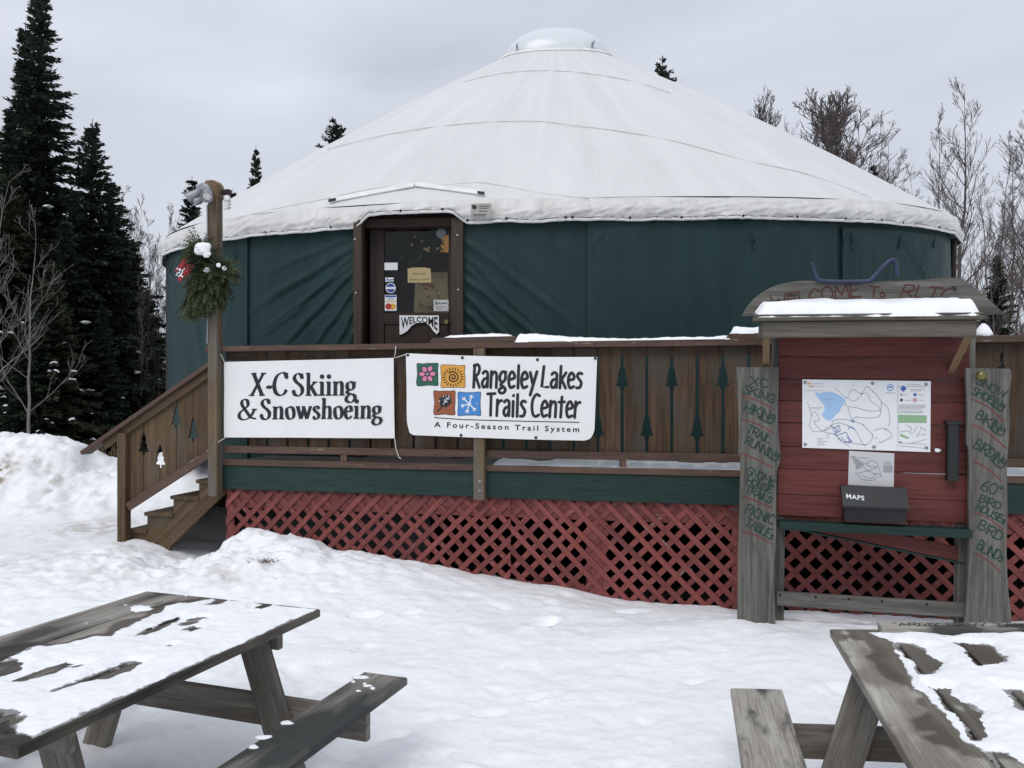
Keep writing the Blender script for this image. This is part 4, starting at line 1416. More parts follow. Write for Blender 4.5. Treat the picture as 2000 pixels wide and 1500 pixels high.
for (px, tip, D, rz, src, h0) in ((255, 500, 20, 1.1, spD, 8), (285, 560, 23, 2.3, spC, 9), (150, 380, 22, 3.0, spA, 10), (60, 330, 23, 4.0, spC, 9), (215, 430, 24, 5.0, spA, 10), (-30, 300, 22, 0.4, spD, 8), (100, 500, 14.2, 2.7, spD, 8), (200, 590, 15.0, 0.2, spC, 9), (262, 470, 18.5, 2.9, spD, 8), (150, 480, 17.5, 1.9, spD, 8), (20, 200, 19.5, 3.3, spA, 10), (240, 610, 16.0, 5.2, spD, 8), (60, 560, 13.8, 1.4, spC, 9), (-150, 250, 17, .8, spC, 9), (-230, 200, 19, 2.5, spA, 10), (-330, 330, 17, 4.4, spD, 8), (-430, 240, 19, 1.5, spC, 9), (285, 600, 19, 3.7, spC, 9), (300, 640, 21, 0.9, spD, 8), (-60, 480, 14.6, 0.9, spC, 9)):
    put(dup(src, label='dark spruce filling the wood behind the front row at left', group='spruces in the wood at left'), px, tip, D, h0, rz, 1.0)
# tips standing behind the yurt roof
spE = make_spruce(9, 1.55, 6, M['spruce'], 'small spruce tip behind the eave just left of the light post top', per=8, power=0.85, tw=0.30, whorl=0.14)
put(spE, 375, 338, 26, 9, 0.6, 1.0)
put(dup(spE, label='narrow spruce top standing alone above the left slope of the roof'), 500, 277, 30, 9, 2.0, 0.62)
spF = make_spruce(9, 2.1, 8, M['spruce'], 'open branched spruce top peeping over the upper left slope of the roof', per=7, power=0.7, tw=0.34, whorl=0.17)
put(spF, 656, 226, 30, 9, 0.0, 0.95)
put(dup(spF, label='lone spruce tip just right of the roof peak'), 1294, 106, 27, 9, 1.2, 0.72)
put(dup(spE, label='tiny spruce tip directly behind the white bulb on the light post'), 455, 364, 30, 9, 3.0, 0.8)
put(dup(spE, label='little spruce top low over the right slope of the roof among bare trees'), 1706, 308, 26, 9, 4.0, 0.7)
put(dup(spD, label='dark spruce behind the right end of the deck'), 1948, 490, 15.5, 8, 0.0, 0.8)
put(dup(spC, label='dark spruce at the right side of the picture behind the rail'), 2040, 560, 17, 9, 1.3, 1.1)
put(dup(spC, label='low spruce right of the yurt wall behind the bare trees'), 1905, 610, 20, 9, 2.2, 0.9)


def bare_mesh(H, r0, seed, lean=(0, 0), spread=0.75, nlimb=26, start=0.2, up=0.65, sub=7, twig=0.0035, curve=0.25, limb=0.34):
    rng = random.Random(seed)
    tr, tw = MB(), MB()
    pts, rad = [], []
    n = 12
    x = y = 0.0
    for i in range(n + 1):
        t = i / n
        x += rng.gauss(0, .012) * H * .5 + lean[0] * H / n
        y += rng.gauss(0, .012) * H * .5 + lean[1] * H / n
        pts.append(Vector((x, y, H * t)))
        rad.append(max(twig, r0 * (1 - t) ** 0.9))
    tr.tube(pts, rad, 6)

    def along(t):
        f = t * n
        i = min(n - 1, int(f))
        return pts[i].lerp(pts[i + 1], f - i)

    def twigs(base, d, L, r, depth):
        k = 5
        q = [base]
        dd = d.copy()
        for i in range(k):
            dd = (dd + Vector((rng.gauss(0, .10), rng.gauss(0, .10), curve * .22 + rng.gauss(0, .08)))).normalized()
            q.append(q[-1] + dd * (L / k))
        (tw).tube(q, [max(twig, r * (1 - .85 * i / k)) for i in range(k + 1)], 4 if depth == 0 else 3, cap=False)
        if depth < 2:
            m = sub if depth == 0 else max(2, sub // 2)
            for j in range(m):
                t = rng.uniform(.22, .98)
                i = min(k - 1, int(t * k))
                b = q[i].lerp(q[i + 1], t * k - i)
                ax = (q[i + 1] - q[i]).normalized()
                side = ax.orthogonal().normalized()
                side.rotate(Matrix.Rotation(rng.uniform(0, 6.28), 3, ax))
                nd = (ax * .9 + side * rng.uniform(.3, .75) + Vector((0, 0, .18))).normalized()
                twigs(b, nd, L * rng.uniform(.35, .7) * (1.15 - .6 * t), r * .5, depth + 1)

    for i in range(nlimb):
        t = start + (1 - start) * ((i + rng.random()) / nlimb)
        a = rng.uniform(0, 6.28)
        el = up + rng.gauss(0, .15) + .25 * t
        d = Vector((math.cos(a) * math.cos(el), math.sin(a) * math.cos(el), math.sin(el)))
        L = H * limb * spread * (1.12 - t) ** 0.75 * rng.uniform(.6, 1.2)
        twigs(along(t), d, L, r0 * .42 * (1.08 - t), 0)
    return tr, tw


def make_bare(H, r0, seed, label, group=None, bark='grey_bark', tm='twig', **kw):
    root = thing('bare_tree', (0, 0, 0), label, 'tree', group)
    tr, tw = bare_mesh(H, r0, seed, **kw)
    tr.build('trunk', M[bark], root)
    o = tw.build('crown', M[tm], root)
    return root


bt1 = make_bare(9, .085, 11, 'tallest bare tree, straight dark trunk beside the right end of the roof', nlimb=40, start=.22, up=.72, spread=.72, twig=.0042)
put(bt1, 1878, 174, 20, 9 / 1.02, .3, 1.0)
bt2 = make_bare(8, .05, 12, 'bare tree with evenly fanned branches above the right slope of the roof', nlimb=34, start=.2, up=.45, spread=.62, twig=.0042)
put(bt2, 1752, 246, 22, 8 / 1.02, 1.0, .9)
bt3 = make_bare(8, .05, 13, 'slim forked bare tree left of the tallest bare tree', nlimb=26, start=.25, up=.8, spread=.6, twig=.0042)
put(bt3, 1842, 228, 21, 8 / 1.02, 2.0, .9)
bt4 = make_bare(8, .055, 14, 'leaning bare tree right of the tallest bare tree', lean=(.14, 0), nlimb=28, start=.2, up=.75, spread=.6, twig=.0042)
put(bt4, 1905, 280, 18, 8 / 1.02, 0, .9)
bt5 = make_bare(8, .10, 15, 'dark bushy bare crown over the right slope, nearest the roof peak', nlimb=54, start=.38, up=.95, spread=1.0, bark='grey_bark', tm='twig', sub=9, twig=.0055)
put(bt5, 1572, 226, 27, 8 / 1.02, 0, 1.5)
put(dup(bt5, label='second dark bushy bare crown over the right slope'), 1638, 230, 28, 8 / 1.02, 2.0, 1.5)
put(dup(bt5, label='small dark twiggy crown just clear of the roof, left of the bushy crowns'), 1518, 232, 31, 8 / 1.02, 4.0, .9)
put(dup(bt4, label='thin leaning pole of a bare tree left of the fanned one'), 1672, 250, 25, 8 / 1.02, 0.1, .7)
put(dup(bt1, label='bare tree at the right side of the picture, tall and twiggy'), 2012, 232, 18, 9 / 1.02, 2.0, 1.0)
for (px, tip, D, src, h0, rz) in ((1795, 330, 24, bt2, 8, 2.0), (1925, 330, 24, bt3, 8, 3.1), (1960, 380, 17, bt3, 8, .4), (1985, 360, 21, bt2, 8, 4.2), (1830, 360, 26, bt1, 9, 1.2), (1900, 400, 27, bt2, 8, .2), (1975, 300, 26, bt1, 9, 5), (1720, 350, 27, bt3, 8, 5), (2030, 330, 15, bt2, 8, 1.0), (1940, 440, 14.5, bt3, 8, 2.5)):
    put(dup(src, label='grey bare tree in the thin wood at right', group='bare trees in the wood at right'), px, tip, D, h0 / 1.02, rz, .9)
for (px, tip, D, src, h0, rz) in ((240, 372, 24, bt2, 8, 1.0), (272, 395, 24, bt3, 8, 2.0), (300, 425, 22, bt2, 8, 3.0), (262, 440, 20, bt1, 9, .4), (225, 400, 25, bt1, 9, 2.7), (255, 420, 21, bt3, 8, 1.3), (283, 470, 19, bt2, 8, 5.0), (310, 470, 21, bt3, 8, 2.6), (288, 520, 17, bt3, 8, .7), (305, 500, 18, bt2, 8, 4.4), (275, 560, 16, bt3, 8, 5.2), (330, 410, 26, bt1, 9, 5.5)):
    put(dup(src, label='grey bare tree between the spruces and the yurt', group='bare trees left of the yurt'), px, tip, D, h0 / 1.02, rz, .8)
# pale saplings in front of the spruces
sp1 = make_bare(5, .035, 21, 'pale forked sapling standing on the snow bank at left', bark='pale_bark', tm='pale_twig', nlimb=12, start=.12, up=.72, spread=1.0, sub=5, twig=.003, limb=.42)
put(sp1, 56, 430, 11.6, 5 / 1.02, .8, 1.0)
sp2 = make_bare(5, .045, 22, 'pale leaning sapling reaching in from the far left', bark='pale_bark', tm='pale_twig', lean=(.16, 0), nlimb=14, start=.15, up=.7, spread=1.0, sub=5, twig=.003, limb=.4)
put(sp2, -75, 360, 11.2, 5 / 1.02, 0, 1.0)
put(dup(sp1, label='second pale sapling at the left side of the picture, cut by the frame'), -20, 470, 12.5, 5 / 1.02, 2.6, 1.1)
# brown brush behind the snow bank
rng = random.Random(5)
for (px, D, lab) in ((205, 12.0, 'brown dry brush seen under the end of the stair rail'), (255, 12.6, 'brown dry brush behind the stair post'), (300, 13.0, 'dry brush at the foot of the yurt wall, left')):
    mb = MB()
    cx = (px - 1000) / F * D
    for k in range(45):
        b = Vector((cx + rng.gauss(0, .16), D + rng.gauss(0, .2), gz(cx, D) - .05))
        h = rng.uniform(.2, .6)
        l_ = Vector((rng.gauss(0, .3), rng.gauss(0, .3), 1)).normalized() * h
        mb.tube([b, b + l_ * .5 + Vector((rng.gauss(0, .03), 0, 0)), b + l_ + Vector((rng.gauss(0, .08), 0, -.02))], [.006, .005, .002], 3, cap=False)
    o = mb.build('brush', M['dry_grass'])
    tag(o, lab, 'brush')

# ------------------------------------------------------------------ deck
S_END = 8.6
Z_FL = 0.93
deck = thing('deck', DK.pt(2.5, 0, -1.2), 'wooden deck with dark green edge board in front of the yurt', 'deck')
for k in range(13):
    t1 = 0.02 - k * 0.145
    mb = MB()
    DK.box(mb, 0.0, S_END, Z_FL - .035, Z_FL, t1 - .139, t1, 's')
    mb.build('floor_board', M['grey'], deck)
mb = MB(); DK.box(mb, 0.0, DK.hit(926, 940, .03)[0], .675, .90, .0, .035, 's'); mb.build('fascia_board', M['green_paint'], deck)
mb = MB(); DK.box(mb, DK.hit(949, 940, .03)[0], S_END, .668, .90, .0, .035, 's'); mb.build('fascia_board', M['green_paint'], deck)
mb = MB(); DK.box(mb, -.02, DK.hit(926, 910, .05)[0], .903, .962, .022, .055, 's'); mb.build('edge_trim', M['trim'], deck)
mb = MB(); DK.box(mb, DK.hit(950, 910, .05)[0], S_END, .903, .957, .022, .055, 's'); mb.build('edge_trim', M['trim'], deck)
mb = MB(); DK.box(mb, 0.0, S_END, -.5, .66, -1.9, -1.86, 's'); mb.build('back_light_block', M['dark'], deck)  # black sheet added behind the lattice to keep the space dark
mb = MB(); DK.box(mb, .0, .03, -.5, .66, -1.85, -.06, 't'); DK.box(mb, S_END - .03, S_END, -.5, .66, -1.85, -.06, 't'); mb.build('end_light_block', M['dark'], deck)  # unseen black ends added to stop side light under the deck
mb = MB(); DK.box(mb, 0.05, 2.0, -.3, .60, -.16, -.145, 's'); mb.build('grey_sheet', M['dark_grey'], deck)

# soil sheet added under the deck, near black to paint its shade
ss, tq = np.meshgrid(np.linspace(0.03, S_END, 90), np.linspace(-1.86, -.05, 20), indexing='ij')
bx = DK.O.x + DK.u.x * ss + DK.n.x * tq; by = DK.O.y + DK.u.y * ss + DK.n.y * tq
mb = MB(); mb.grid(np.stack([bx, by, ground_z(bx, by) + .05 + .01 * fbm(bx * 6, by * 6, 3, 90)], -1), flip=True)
so = mb.build('shade_soil_sheet', M['soil'], smooth=True); tag(so, 'soil sheet added under the deck, dark to stand for shade', None, None, 'structure')

# red lattice skirt
skirt = thing('lattice_skirt', DK.pt(3.2, -.3, 0), 'barn red diagonal lattice closing the space under the deck', 'lattice')
ZL0, ZL1 = -.34, .672


def clip(poly, s0, s1, z0, z1):
    for (ax, lim, sg) in ((0, s0, 1), (0, s1, -1), (1, z0, 1), (1, z1, -1)):
        out = []
        for i in range(len(poly)):
            a, b = poly[i], poly[(i + 1) % len(poly)]
            ina, inb = (a[ax] - lim) * sg >= 0, (b[ax] - lim) * sg >= 0
            if ina:
                out.append(a)
            if ina != inb:
                t = (lim - a[ax]) / (b[ax] - a[ax])
                out.append((a[0] + (b[0] - a[0]) * t, a[1] + (b[1] - a[1]) * t))
        poly = out
        if len(poly) < 3:
            return None
    return poly


def dkmap(a, b, t):
    return DK.pt(a, b, t)


def lattice(s0, s1, front, pitch=.156, w=.045):
    for lay, sg in ((0, front), (1, -front)):
        t0 = -.012 if lay == 0 else -.021
        hgt = ZL1 - ZL0
        c = s0 - hgt - .3
        while c < s1 + hgt + .3:
            cc = c + random.uniform(-.007, .007)
            an = math.radians(45 + random.uniform(-.8, .8))
            d = np.array((sg * math.cos(an), math.sin(an))); nn = np.array((-d[1], d[0]))
            base = np.array((cc, ZL0 if sg > 0 else ZL0))
            a, b = base - d * 1.6, base + d * 3.2
            q = [tuple(a + nn * w / 2), tuple(a - nn * w / 2), tuple(b - nn * w / 2), tuple(b + nn * w / 2)]
            q = clip(q, s0, s1, ZL0, ZL1)
            c += pitch
            if q is None:
                continue
            ar = abs(sum(q[i][0] * q[(i + 1) % len(q)][1] - q[(i + 1) % len(q)][0] * q[i][1] for i in range(len(q)))) / 2
            if ar < .002:
                continue
            m_ = MB()
            m_.prism(q, dkmap, t0, t0 + .0085, (float(d[0]), float(d[1])))
            m_.build('slat', M['lattice'], skirt)


s_mid = DK.hit(997, 1000)[0]
lattice(0.0, s_mid, 1)
lattice(s_mid + .004, 4.75, -1)
lattice(4.754, 7.2, -1)
lattice(7.204, S_END, -1)
for (s0, s1, z0, z1, al) in ((.0, S_END, .495, .668, 's'), (.0, .075, ZL0, .494, 'z'), (DK.hit(1145, 1050)[0], DK.hit(1145, 1050)[0] + .17, ZL0, .494, 'z'), (4.66, 4.84, ZL0, .494, 'z'), (.08, DK.hit(1140, 1050)[0], -.16, -.06, 's'), (DK.hit(1190, 1100)[0], 4.655, -.28, -.19, 's')):
    mb = MB(); DK.box(mb, s0, s1, z0, z1, -.045, -.0225, al); mb.build('backing_board', M['lattice'], skirt)

# railing
rail = thing('deck_railing', DK.pt(3, Z_FL, .02), 'brown deck railing of wide boards with tree shaped cutouts', 'railing')
Z_CB, Z_CT = 1.978, 2.030
s_k = DK.hit(1164, 670)[0]
mb = MB(); DK.box(mb, -.16, s_k, Z_CB, Z_CT, -.06, .085, 's'); mb.build('cap_rail', M['trim'], rail)
mb = MB(); DK.box(mb, s_k + .004, S_END, Z_CB - .002, Z_CT, -.06, .085, 's'); mb.build('cap_rail', M['trim'], rail)
sa, sb = DK.hit(846, 665, .07)[0], DK.hit(1008, 665, .07)[0]
mb = MB(); mb.prism([(sa - .04, Z_CT + .002), (sb, Z_CT + .002), (sb - .01, Z_CT + .052), (sa, Z_CT + .047)], dkmap, -.05, .07, (1, 0)); mb.build('cap_block', M['trim'], rail)
sa2, sb2 = DK.hit(1418, 660, .07)[0], DK.hit(1560, 660, .07)[0]
mb = MB(); mb.prism([(sa2 - .01, Z_CT + .002), (sb2, Z_CT + .002), (sb2, Z_CT + .045), (sa2 + .03, Z_CT + .045)], dkmap, -.05, .07, (1, 0)); mb.build('cap_block', M['trim'], rail)
s_p = DK.hit(937, 900, .08)[0]
for (a, b) in ((-.0, s_p - .055), (s_p + .055, S_END)):
    mb = MB(); DK.box(mb, a, b, 1.022, 1.088, .002, .045, 's'); mb.build('bottom_rail', M['trim'], rail)
mb = MB(); DK.box(mb, 0.0, S_END, 1.90, 1.975, -.045, -.005, 's'); mb.build('upper_rail', M['deck_board'], rail)
for px in (672, 1216, 1700):
    s_ = DK.hit(px, 900, .03)[0]
    mb = MB(); DK.box(mb, s_ - .03, s_ + .03, .964, 1.0205, .006, .042, 'z'); mb.build('rail_block', M['trim'], rail)
mb = MB(); DK.box(mb, s_p - .05, s_p + .05, .66, 1.976, .037, .115, 'z', .006); mb.build('rail_post', M['post'], rail)
for z in (.74, .82):
    mb = MB(); mb.lathe([(.012, 0), (.012, .006), (.006, .009)], DK.pt(s_p + .01, z, .115), DK.n, 8); mb.build('bolt', M['metal'], rail)

NOTCH = [(0, 0), (.009, 0), (.009, .026), (.043, .030), (.022, .074), (.033, .076), (.014, .122), (.023, .124), (.003, .195), (0, .196)]
W_B = .181


def notched(upper_left):
    zl, zr = (1.62, 1.20) if upper_left else (1.20, 1.62)
    poly = [(0, 1.045), (W_B, 1.045)]
    poly += [(W_B - dx, zr + z) for dx, z in NOTCH]
    poly += [(W_B, 1.974), (0, 1.974)]
    poly += [(dx, zl + z) for dx, z in reversed(NOTCH)]
    return poly


s_g = DK.hit(1215, 760, 0)[0]
pitch = .2075
k0 = -int((s_g - .06) / pitch)
k = k0
while s_g + .014 + k * pitch + W_B < S_END:
    s_ = s_g + .013 + k * pitch + random.uniform(-.002, .002)
    mb = MB()
    poly = [(s_ + a, b) for a, b in notched(k % 2 == 0)]
    mb.prism(poly, dkmap, -.024, -.001, (0, 1))
    mb.build('rail_board', M['deck_board'], rail)
    k += 1

# staircase down the left end
stairs = thing('staircase', DK.pt(-.6, .1, -.6), 'short wooden stair down from the left end of the deck into the snow', 'stairs')
ST_W = -1.15
tz = [.757, .594, .425, .255]
ts = [DK.hit(385, 935)[0], DK.hit(335, 967)[0], DK.hit(284, 1000)[0], DK.hit(258, 1036)[0] - .04]
tr_ = [-.10, ts[0], ts[1], ts[2]]
for i in range(4):
    mb = MB(); DK.box(mb, ts[i], tr_[i] + .02, tz[i] - .035, tz[i], ST_W, .02, 't'); mb.build('tread', M['stair'], stairs)
for i in range(4):
    mb = MB(); DK.box(mb, tr_[i] + .012 if i else -.10, tr_[i] + .03 if i else -.08, tz[i] + .001, (tz[i - 1] if i else Z_FL) - .037, ST_W + .03, -.04, 't'); mb.build('riser', M['stair'], stairs)
zig = [(.0, .90), (-.08, .90), (-.08, tz[0] - .037), (ts[0] + .02, tz[0] - .037), (ts[0] + .02, tz[1] - .037), (ts[1] + .02, tz[1] - .037), (ts[1] + .02, tz[2] - .037), (ts[2] + .02, tz[2] - .037), (ts[2] + .02, tz[3] - .037), (ts[3] + .02, tz[3] - .037), (ts[3] + .02, -.1), (-.62, -.02), (-.60, .10), (.0, .64)]
for t0 in (-.04, ST_W + .02):
    mb = MB(); mb.prism(zig, dkmap, t0, t0 + .038, (.74, .67)); mb.build('stringer', M['stair'], stairs)

srail = thing('stair_railing', DK.pt(-1.05, .12, .06), 'sloping brown handrail with boards and tree cutouts beside the stair', 'railing')
TR0, TR1 = .03, .12
pa = DK.hit(228, 1000, TR1); pb = DK.hit(246, 1000, TR1)
zpt = DK.hit(240, 846, TR1)[1]
mb = MB(); DK.box(mb, pa[0], pa[0] + .092, .0, zpt, TR0, TR1, 'z', .006); mb.build('newel_post', M['stair'], srail)
h0 = DK.hit(167, 884, .08); h1 = DK.hit(428, 703, .08)
hd = Vector((h1[0] - h0[0], h1[1] - h0[1])).normalized(); hn = Vector((-hd.y, hd.x))
slope = (h1[1] - h0[1]) / (h1[0] - h0[0])
mb = MB()
mb.board(DK.pt(h0[0], h0[1], .075), DK.pt(h1[0], h1[1], .075), DK.n * .07, (DK.u * hn.x + DK.z * hn.y) * .020, .005); mb.build('handrail', M['trim'], srail)
mb = MB()
g0, g1 = (h0[0] + .22, h0[1] + .22 * slope - .062), (h1[0] - .03, h1[1] - .03 * slope - .062)
mb.board(DK.pt(g0[0], g0[1], .075), DK.pt(g1[0], g1[1], .075), (DK.u * hn.x + DK.z * hn.y) * .034, DK.n * .018, .004); mb.build('sub_rail', M['stair'], srail)
l0 = DK.hit(249, 990, .10); l1 = DK.hit(412, 884, .10)
lsl = (l1[1] - l0[1]) / (l1[0] - l0[0])
mb = MB(); mb.board(DK.pt(l0[0], l0[1], .09), DK.pt(l1[0], l1[1], .09), (DK.u * hn.x + DK.z * hn.y) * .040, DK.n * .018, .004); mb.build('bottom_rail', M['trim'], srail)
bx0 = DK.hit(249, 900, .05)[0]; bx1 = DK.hit(411, 800, .05)[0]
nbd = 5
bw = (bx1 - bx0) / nbd
for i in range(nbd):
    a, b = bx0 + i * bw + .003, bx0 + (i + 1) * bw - .003

    def ztop(s):
        return h0[1] + (s - h0[0]) * slope - .04

    def zbot(s):
        return l0[1] + (s - l0[0]) * lsl - .03
    ybot = {0: 889, 1: 914, 2: 836, 3: 862}
    zc = {k_: DK.hit({0: 281, 1: 317, 2: 348, 3: 382}[k_], y_, .05)[1] for k_, y_ in ybot.items()}
    poly = [(a, zbot(a)), (b, zbot(b))]
    if i < nbd - 1:
        zz = zc[i]
        poly += [(b - dx * 1.35, zz + z * 1.15) for dx, z in NOTCH]
    poly += [(b, ztop(b)), (a, ztop(a))]
    if i > 0:
        zz = zc[i - 1]
        poly += [(a + dx * 1.35, zz + z * 1.15) for dx, z in reversed(NOTCH)]
    mb = MB(); mb.prism(poly, dkmap, .032, .054, (0, 1)); mb.build('rail_board', M['stair'], srail)

# light post with lamps
pl = thing('light_post', DK.pt(-.03, .7, .1), 'square wooden post at the deck corner carrying floodlights', 'post')
s0, _ = DK.hit(405, 600, .15)
mb = MB(); DK.box(mb, s0, s0 + .098, .62, 3.50, .045, .15, 'z', .008); mb.build('post_shaft', M['post'], pl)
mb = MB()
hh = P(424, 375, 7.5)
s_, z_ = DK.hit(416, 375, .1)
oc = [(s_ - .065 + dx, z_ + dz) for dx, dz in ((0, -.06), (.035, -.095), (.11, -.095), (.14, -.06), (.14, .06), (.11, .095), (.035, .095), (0, .06))]
mb.prism(oc, dkmap, .04, .165, (0, 1)); mb.build('post_cap', M['bracket'], pl)
# floodlight: round box, two lamp heads, motion eye
fl = thing('floodlight', DK.pt(*DK.hit(398, 380, .18), .18), 'grey twin floodlight with motion sensor at the top of the post', 'lamp')
s_, z_ = DK.hit(400, 374, .17)
mb = MB(); mb.lathe([(.075, 0), (.075, .035), (.05, .05), (.02, .055)], DK.pt(s_, z_, .168), DK.n, 14); mb.build('mount_box', M['metal'], fl, smooth=False)


def lamp_head(px, py, d):
    s, z = DK.hit(px, py, .26)
    c = DK.pt(s, z, .24)
    d = Vector(d).normalized()
    m_ = MB(); m_.lathe([(.022, -.07), (.036, -.06), (.042, -.02), (.056, .05), (.058, .065), (.050, .065), (.044, .04)], c, d, 14); h = m_.build('lamp_head', M['metal'], fl, smooth=True)
    m_ = MB(); m_.lathe([(.046, .035), (.040, .045), (.01, .05)], c, d, 12); m_.build('lens', M['bulb'], h)
    m_ = MB(); m_.tube([DK.pt(s_, z_, .21), DK.pt((s_ + s) / 2, (z_ + z) / 2 + .02, .24), c - d * .06], .014, 6); m_.build('lamp_arm', M['metal'], fl)


lamp_head(377, 380, DK.u * -.7 + DK.n * .2 + DK.z * -.45)
lamp_head(403, 378, DK.u * .25 + DK.n * .6 + DK.z * -.55)
s2_, z2_ = DK.hit(391, 394, .22)
mb = MB(); mb.tube([DK.pt(s_, z_ - .03, .2), DK.pt(s2_, z2_, .25)], .018, 6); mb.lathe([(.02, -.04), (.034, -.02), (.034, .03), (.02, .045)], DK.pt(s2_, z2_, .25), DK.n * .4 - DK.u * .5 - DK.z * .3, 10); mb.build('motion_sensor', M['metal'], fl, smooth=True)
bl = thing('bulb_fitting', DK.pt(*DK.hit(444, 385, .1), .1), 'white spiral bulb in a dark holder on the right of the post', 'bulb')
s_, z_ = DK.hit(444, 376, .1)
mb = MB(); DK.box(mb, s_ - .045, s_ + .03, z_ - .02, z_ + .025, .07, .13, 's'); mb.build('bulb_bracket', M['door_wood'], bl)
mb = MB(); mb.lathe([(.014, 0), (.028, -.02), (.032, -.05), (.026, -.06)], DK.pt(s_, z_ - .02, .1), (0, 0, 1), 10)
mb.build('bulb_base', M['bulb'], bl, smooth=True)
mb = MB()
mb.tube([DK.pt(s_, z_ - .075, .1) + Vector((.026 * math.cos(a * .7), .026 * math.sin(a * .7), -a * .0034)) for a in range(26)], .009, 6)
mb.build('spiral_tube', M['bulb'], bl, smooth=True)
# conduit down the post
mb = MB(); mb.tube([DK.pt(s0 + .004, 3.35, .158), DK.pt(s0 + .012, 2.5, .158), DK.pt(s0 + .004, 2.05, .158)], .008, 6); mb.build('conduit', M['metal'], pl)


def needle_mass(mb, centre, n, rad, rng, ln=.15, wd=.010, down=0.4):
    for i in range(n):
        while True:
            p = Vector((rng.uniform(-1, 1), rng.uniform(-1, 1), rng.uniform(-1, 1)))
            if p.length < 1:
                break
        e = p.length
        if e < .45:
            p = p * (.45 / max(e, .05))
        out = Vector((p.x, p.y, p.z * .6)).normalized()
        zz = p.z
        wsc = 1.0 - .35 * max(0, zz) + .05
        c = centre + Vector((p.x * rad[0] * wsc, p.y * rad[1] * wsc, p.z * rad[2]))
        d = (out + Vector((rng.gauss(0, .4), rng.gauss(0, .4), -down + rng.gauss(0, .4)))).normalized()
        s = d.cross(Vector((rng.gauss(0, 1), rng.gauss(0, 1), rng.gauss(0, 1)))).normalized()
        l_ = ln * rng.uniform(.6, 1.3)
        w = wd * rng.uniform(.7, 1.3)
        # a drooping sprig: a curved stem with paired narrow leaflets
        b = c
        for j in range(5):
            d = (d + Vector((0, 0, -.10 * down))).normalized()
            st = l_ / 5
            fl_ = l_ * .34 * (1.1 - j * .16)
            for sg in (-1, 1):
                q = (d * .75 + s * sg * .6).normalized()
                e = b + q * fl_
                k_ = q.cross(d.cross(q)).normalized() * w
                mid = b + q * fl_ * .55
                mb.add([b, mid + k_ * .5, e, mid - k_ * .5], [(0, 1, 2, 3)])
            n_ = b + d * st
            mb.add([b + s * w * .3, n_ + s * w * .25, n_ - s * w * .25, b - s * w * .3], [(0, 1, 2, 3)])
            b = n_


wr = thing('wreath', DK.pt(*DK.hit(402, 610, .2), .2), 'evergreen door swag with red ribbon and snow hanging on the wooden post', 'wreath')
rng = random.Random(9)
mb = MB()
needle_mass(mb, DK.pt(*DK.hit(403, 555, .2), .2), 640, (.135, .10, .17), rng, down=1.0)
needle_mass(mb, DK.pt(*DK.hit(393, 498, .2), .2), 190, (.08, .06, .11), rng, down=.2)
needle_mass(mb, DK.pt(*DK.hit(430, 530, .2), .2), 210, (.085, .07, .07), rng, down=.3)
needle_mass(mb, DK.pt(*DK.hit(385, 585, .2), .2), 260, (.09, .07, .085), rng, down=1.3)
mb.build('greenery', M['wreath'], wr)
mb = MB()
for (a, b, c_, d_) in (((368, 494), (362, 500), (340, 530), (352, 528)), ((366, 515), (374, 520), (352, 552), (338, 544))):
    q = [a, b, c_, d_]
    fmw = DK.pxmap()
    mb.prism([(a[0], -a[1]), (b[0] + 8, -b[1]), (d_[0] + 8, -d_[1]), (c_[0], -c_[1])], fmw, .27, .276)
rb = mb.build('ribbon', M['ribbon'], wr)
mb = MB()
for k in range(16):
    disc(mb, (344 + rng.uniform(0, 16), -(524 + rng.uniform(0, 20))), 1.7, DK.pxmap(), .2775 + k * .0002, 6)
mb.build('ribbon_pattern', M['paper'], rb)


def blob(mb, c, r, seed, n=14, m=9):
    rr = random.Random(seed)
    ph = [rr.uniform(0, 6) for _ in range(6)]
    vs = np.zeros((n + 1, m, 3))
    for i in range(n + 1):
        for j in range(m):
            a = 2 * math.pi * (i % n) / n; e = -math.pi / 2 + math.pi * j / (m - 1)
            k = 1 + .18 * math.sin(2 * a + ph[0]) * math.cos(e) + .14 * math.sin(3 * a + ph[1] + 2 * e) * math.cos(e) + .1 * math.sin(5 * e + ph[2])
            vs[i, j] = (c[0] + r[0] * k * math.cos(e) * math.cos(a), c[1] + r[1] * k * math.cos(e) * math.sin(a), c[2] + r[2] * k * math.sin(e))
    mb.grid(vs)


mb = MB()
for (px, py, r, sd_) in ((396, 486, .068, 1), (404, 497, .032, 8), (404, 528, .026, 4), (427, 518, .024, 5), (438, 524, .022, 10)):
    blob(mb, DK.pt(*DK.hit(px, py, .31), .31), (r * 1.0, r * .6, r * .9), sd_)
o = mb.build('snow', M['snow'], smooth=True); tag(o, 'melting snow lumps caught on the wreath', 'snow', None, 'stuff')


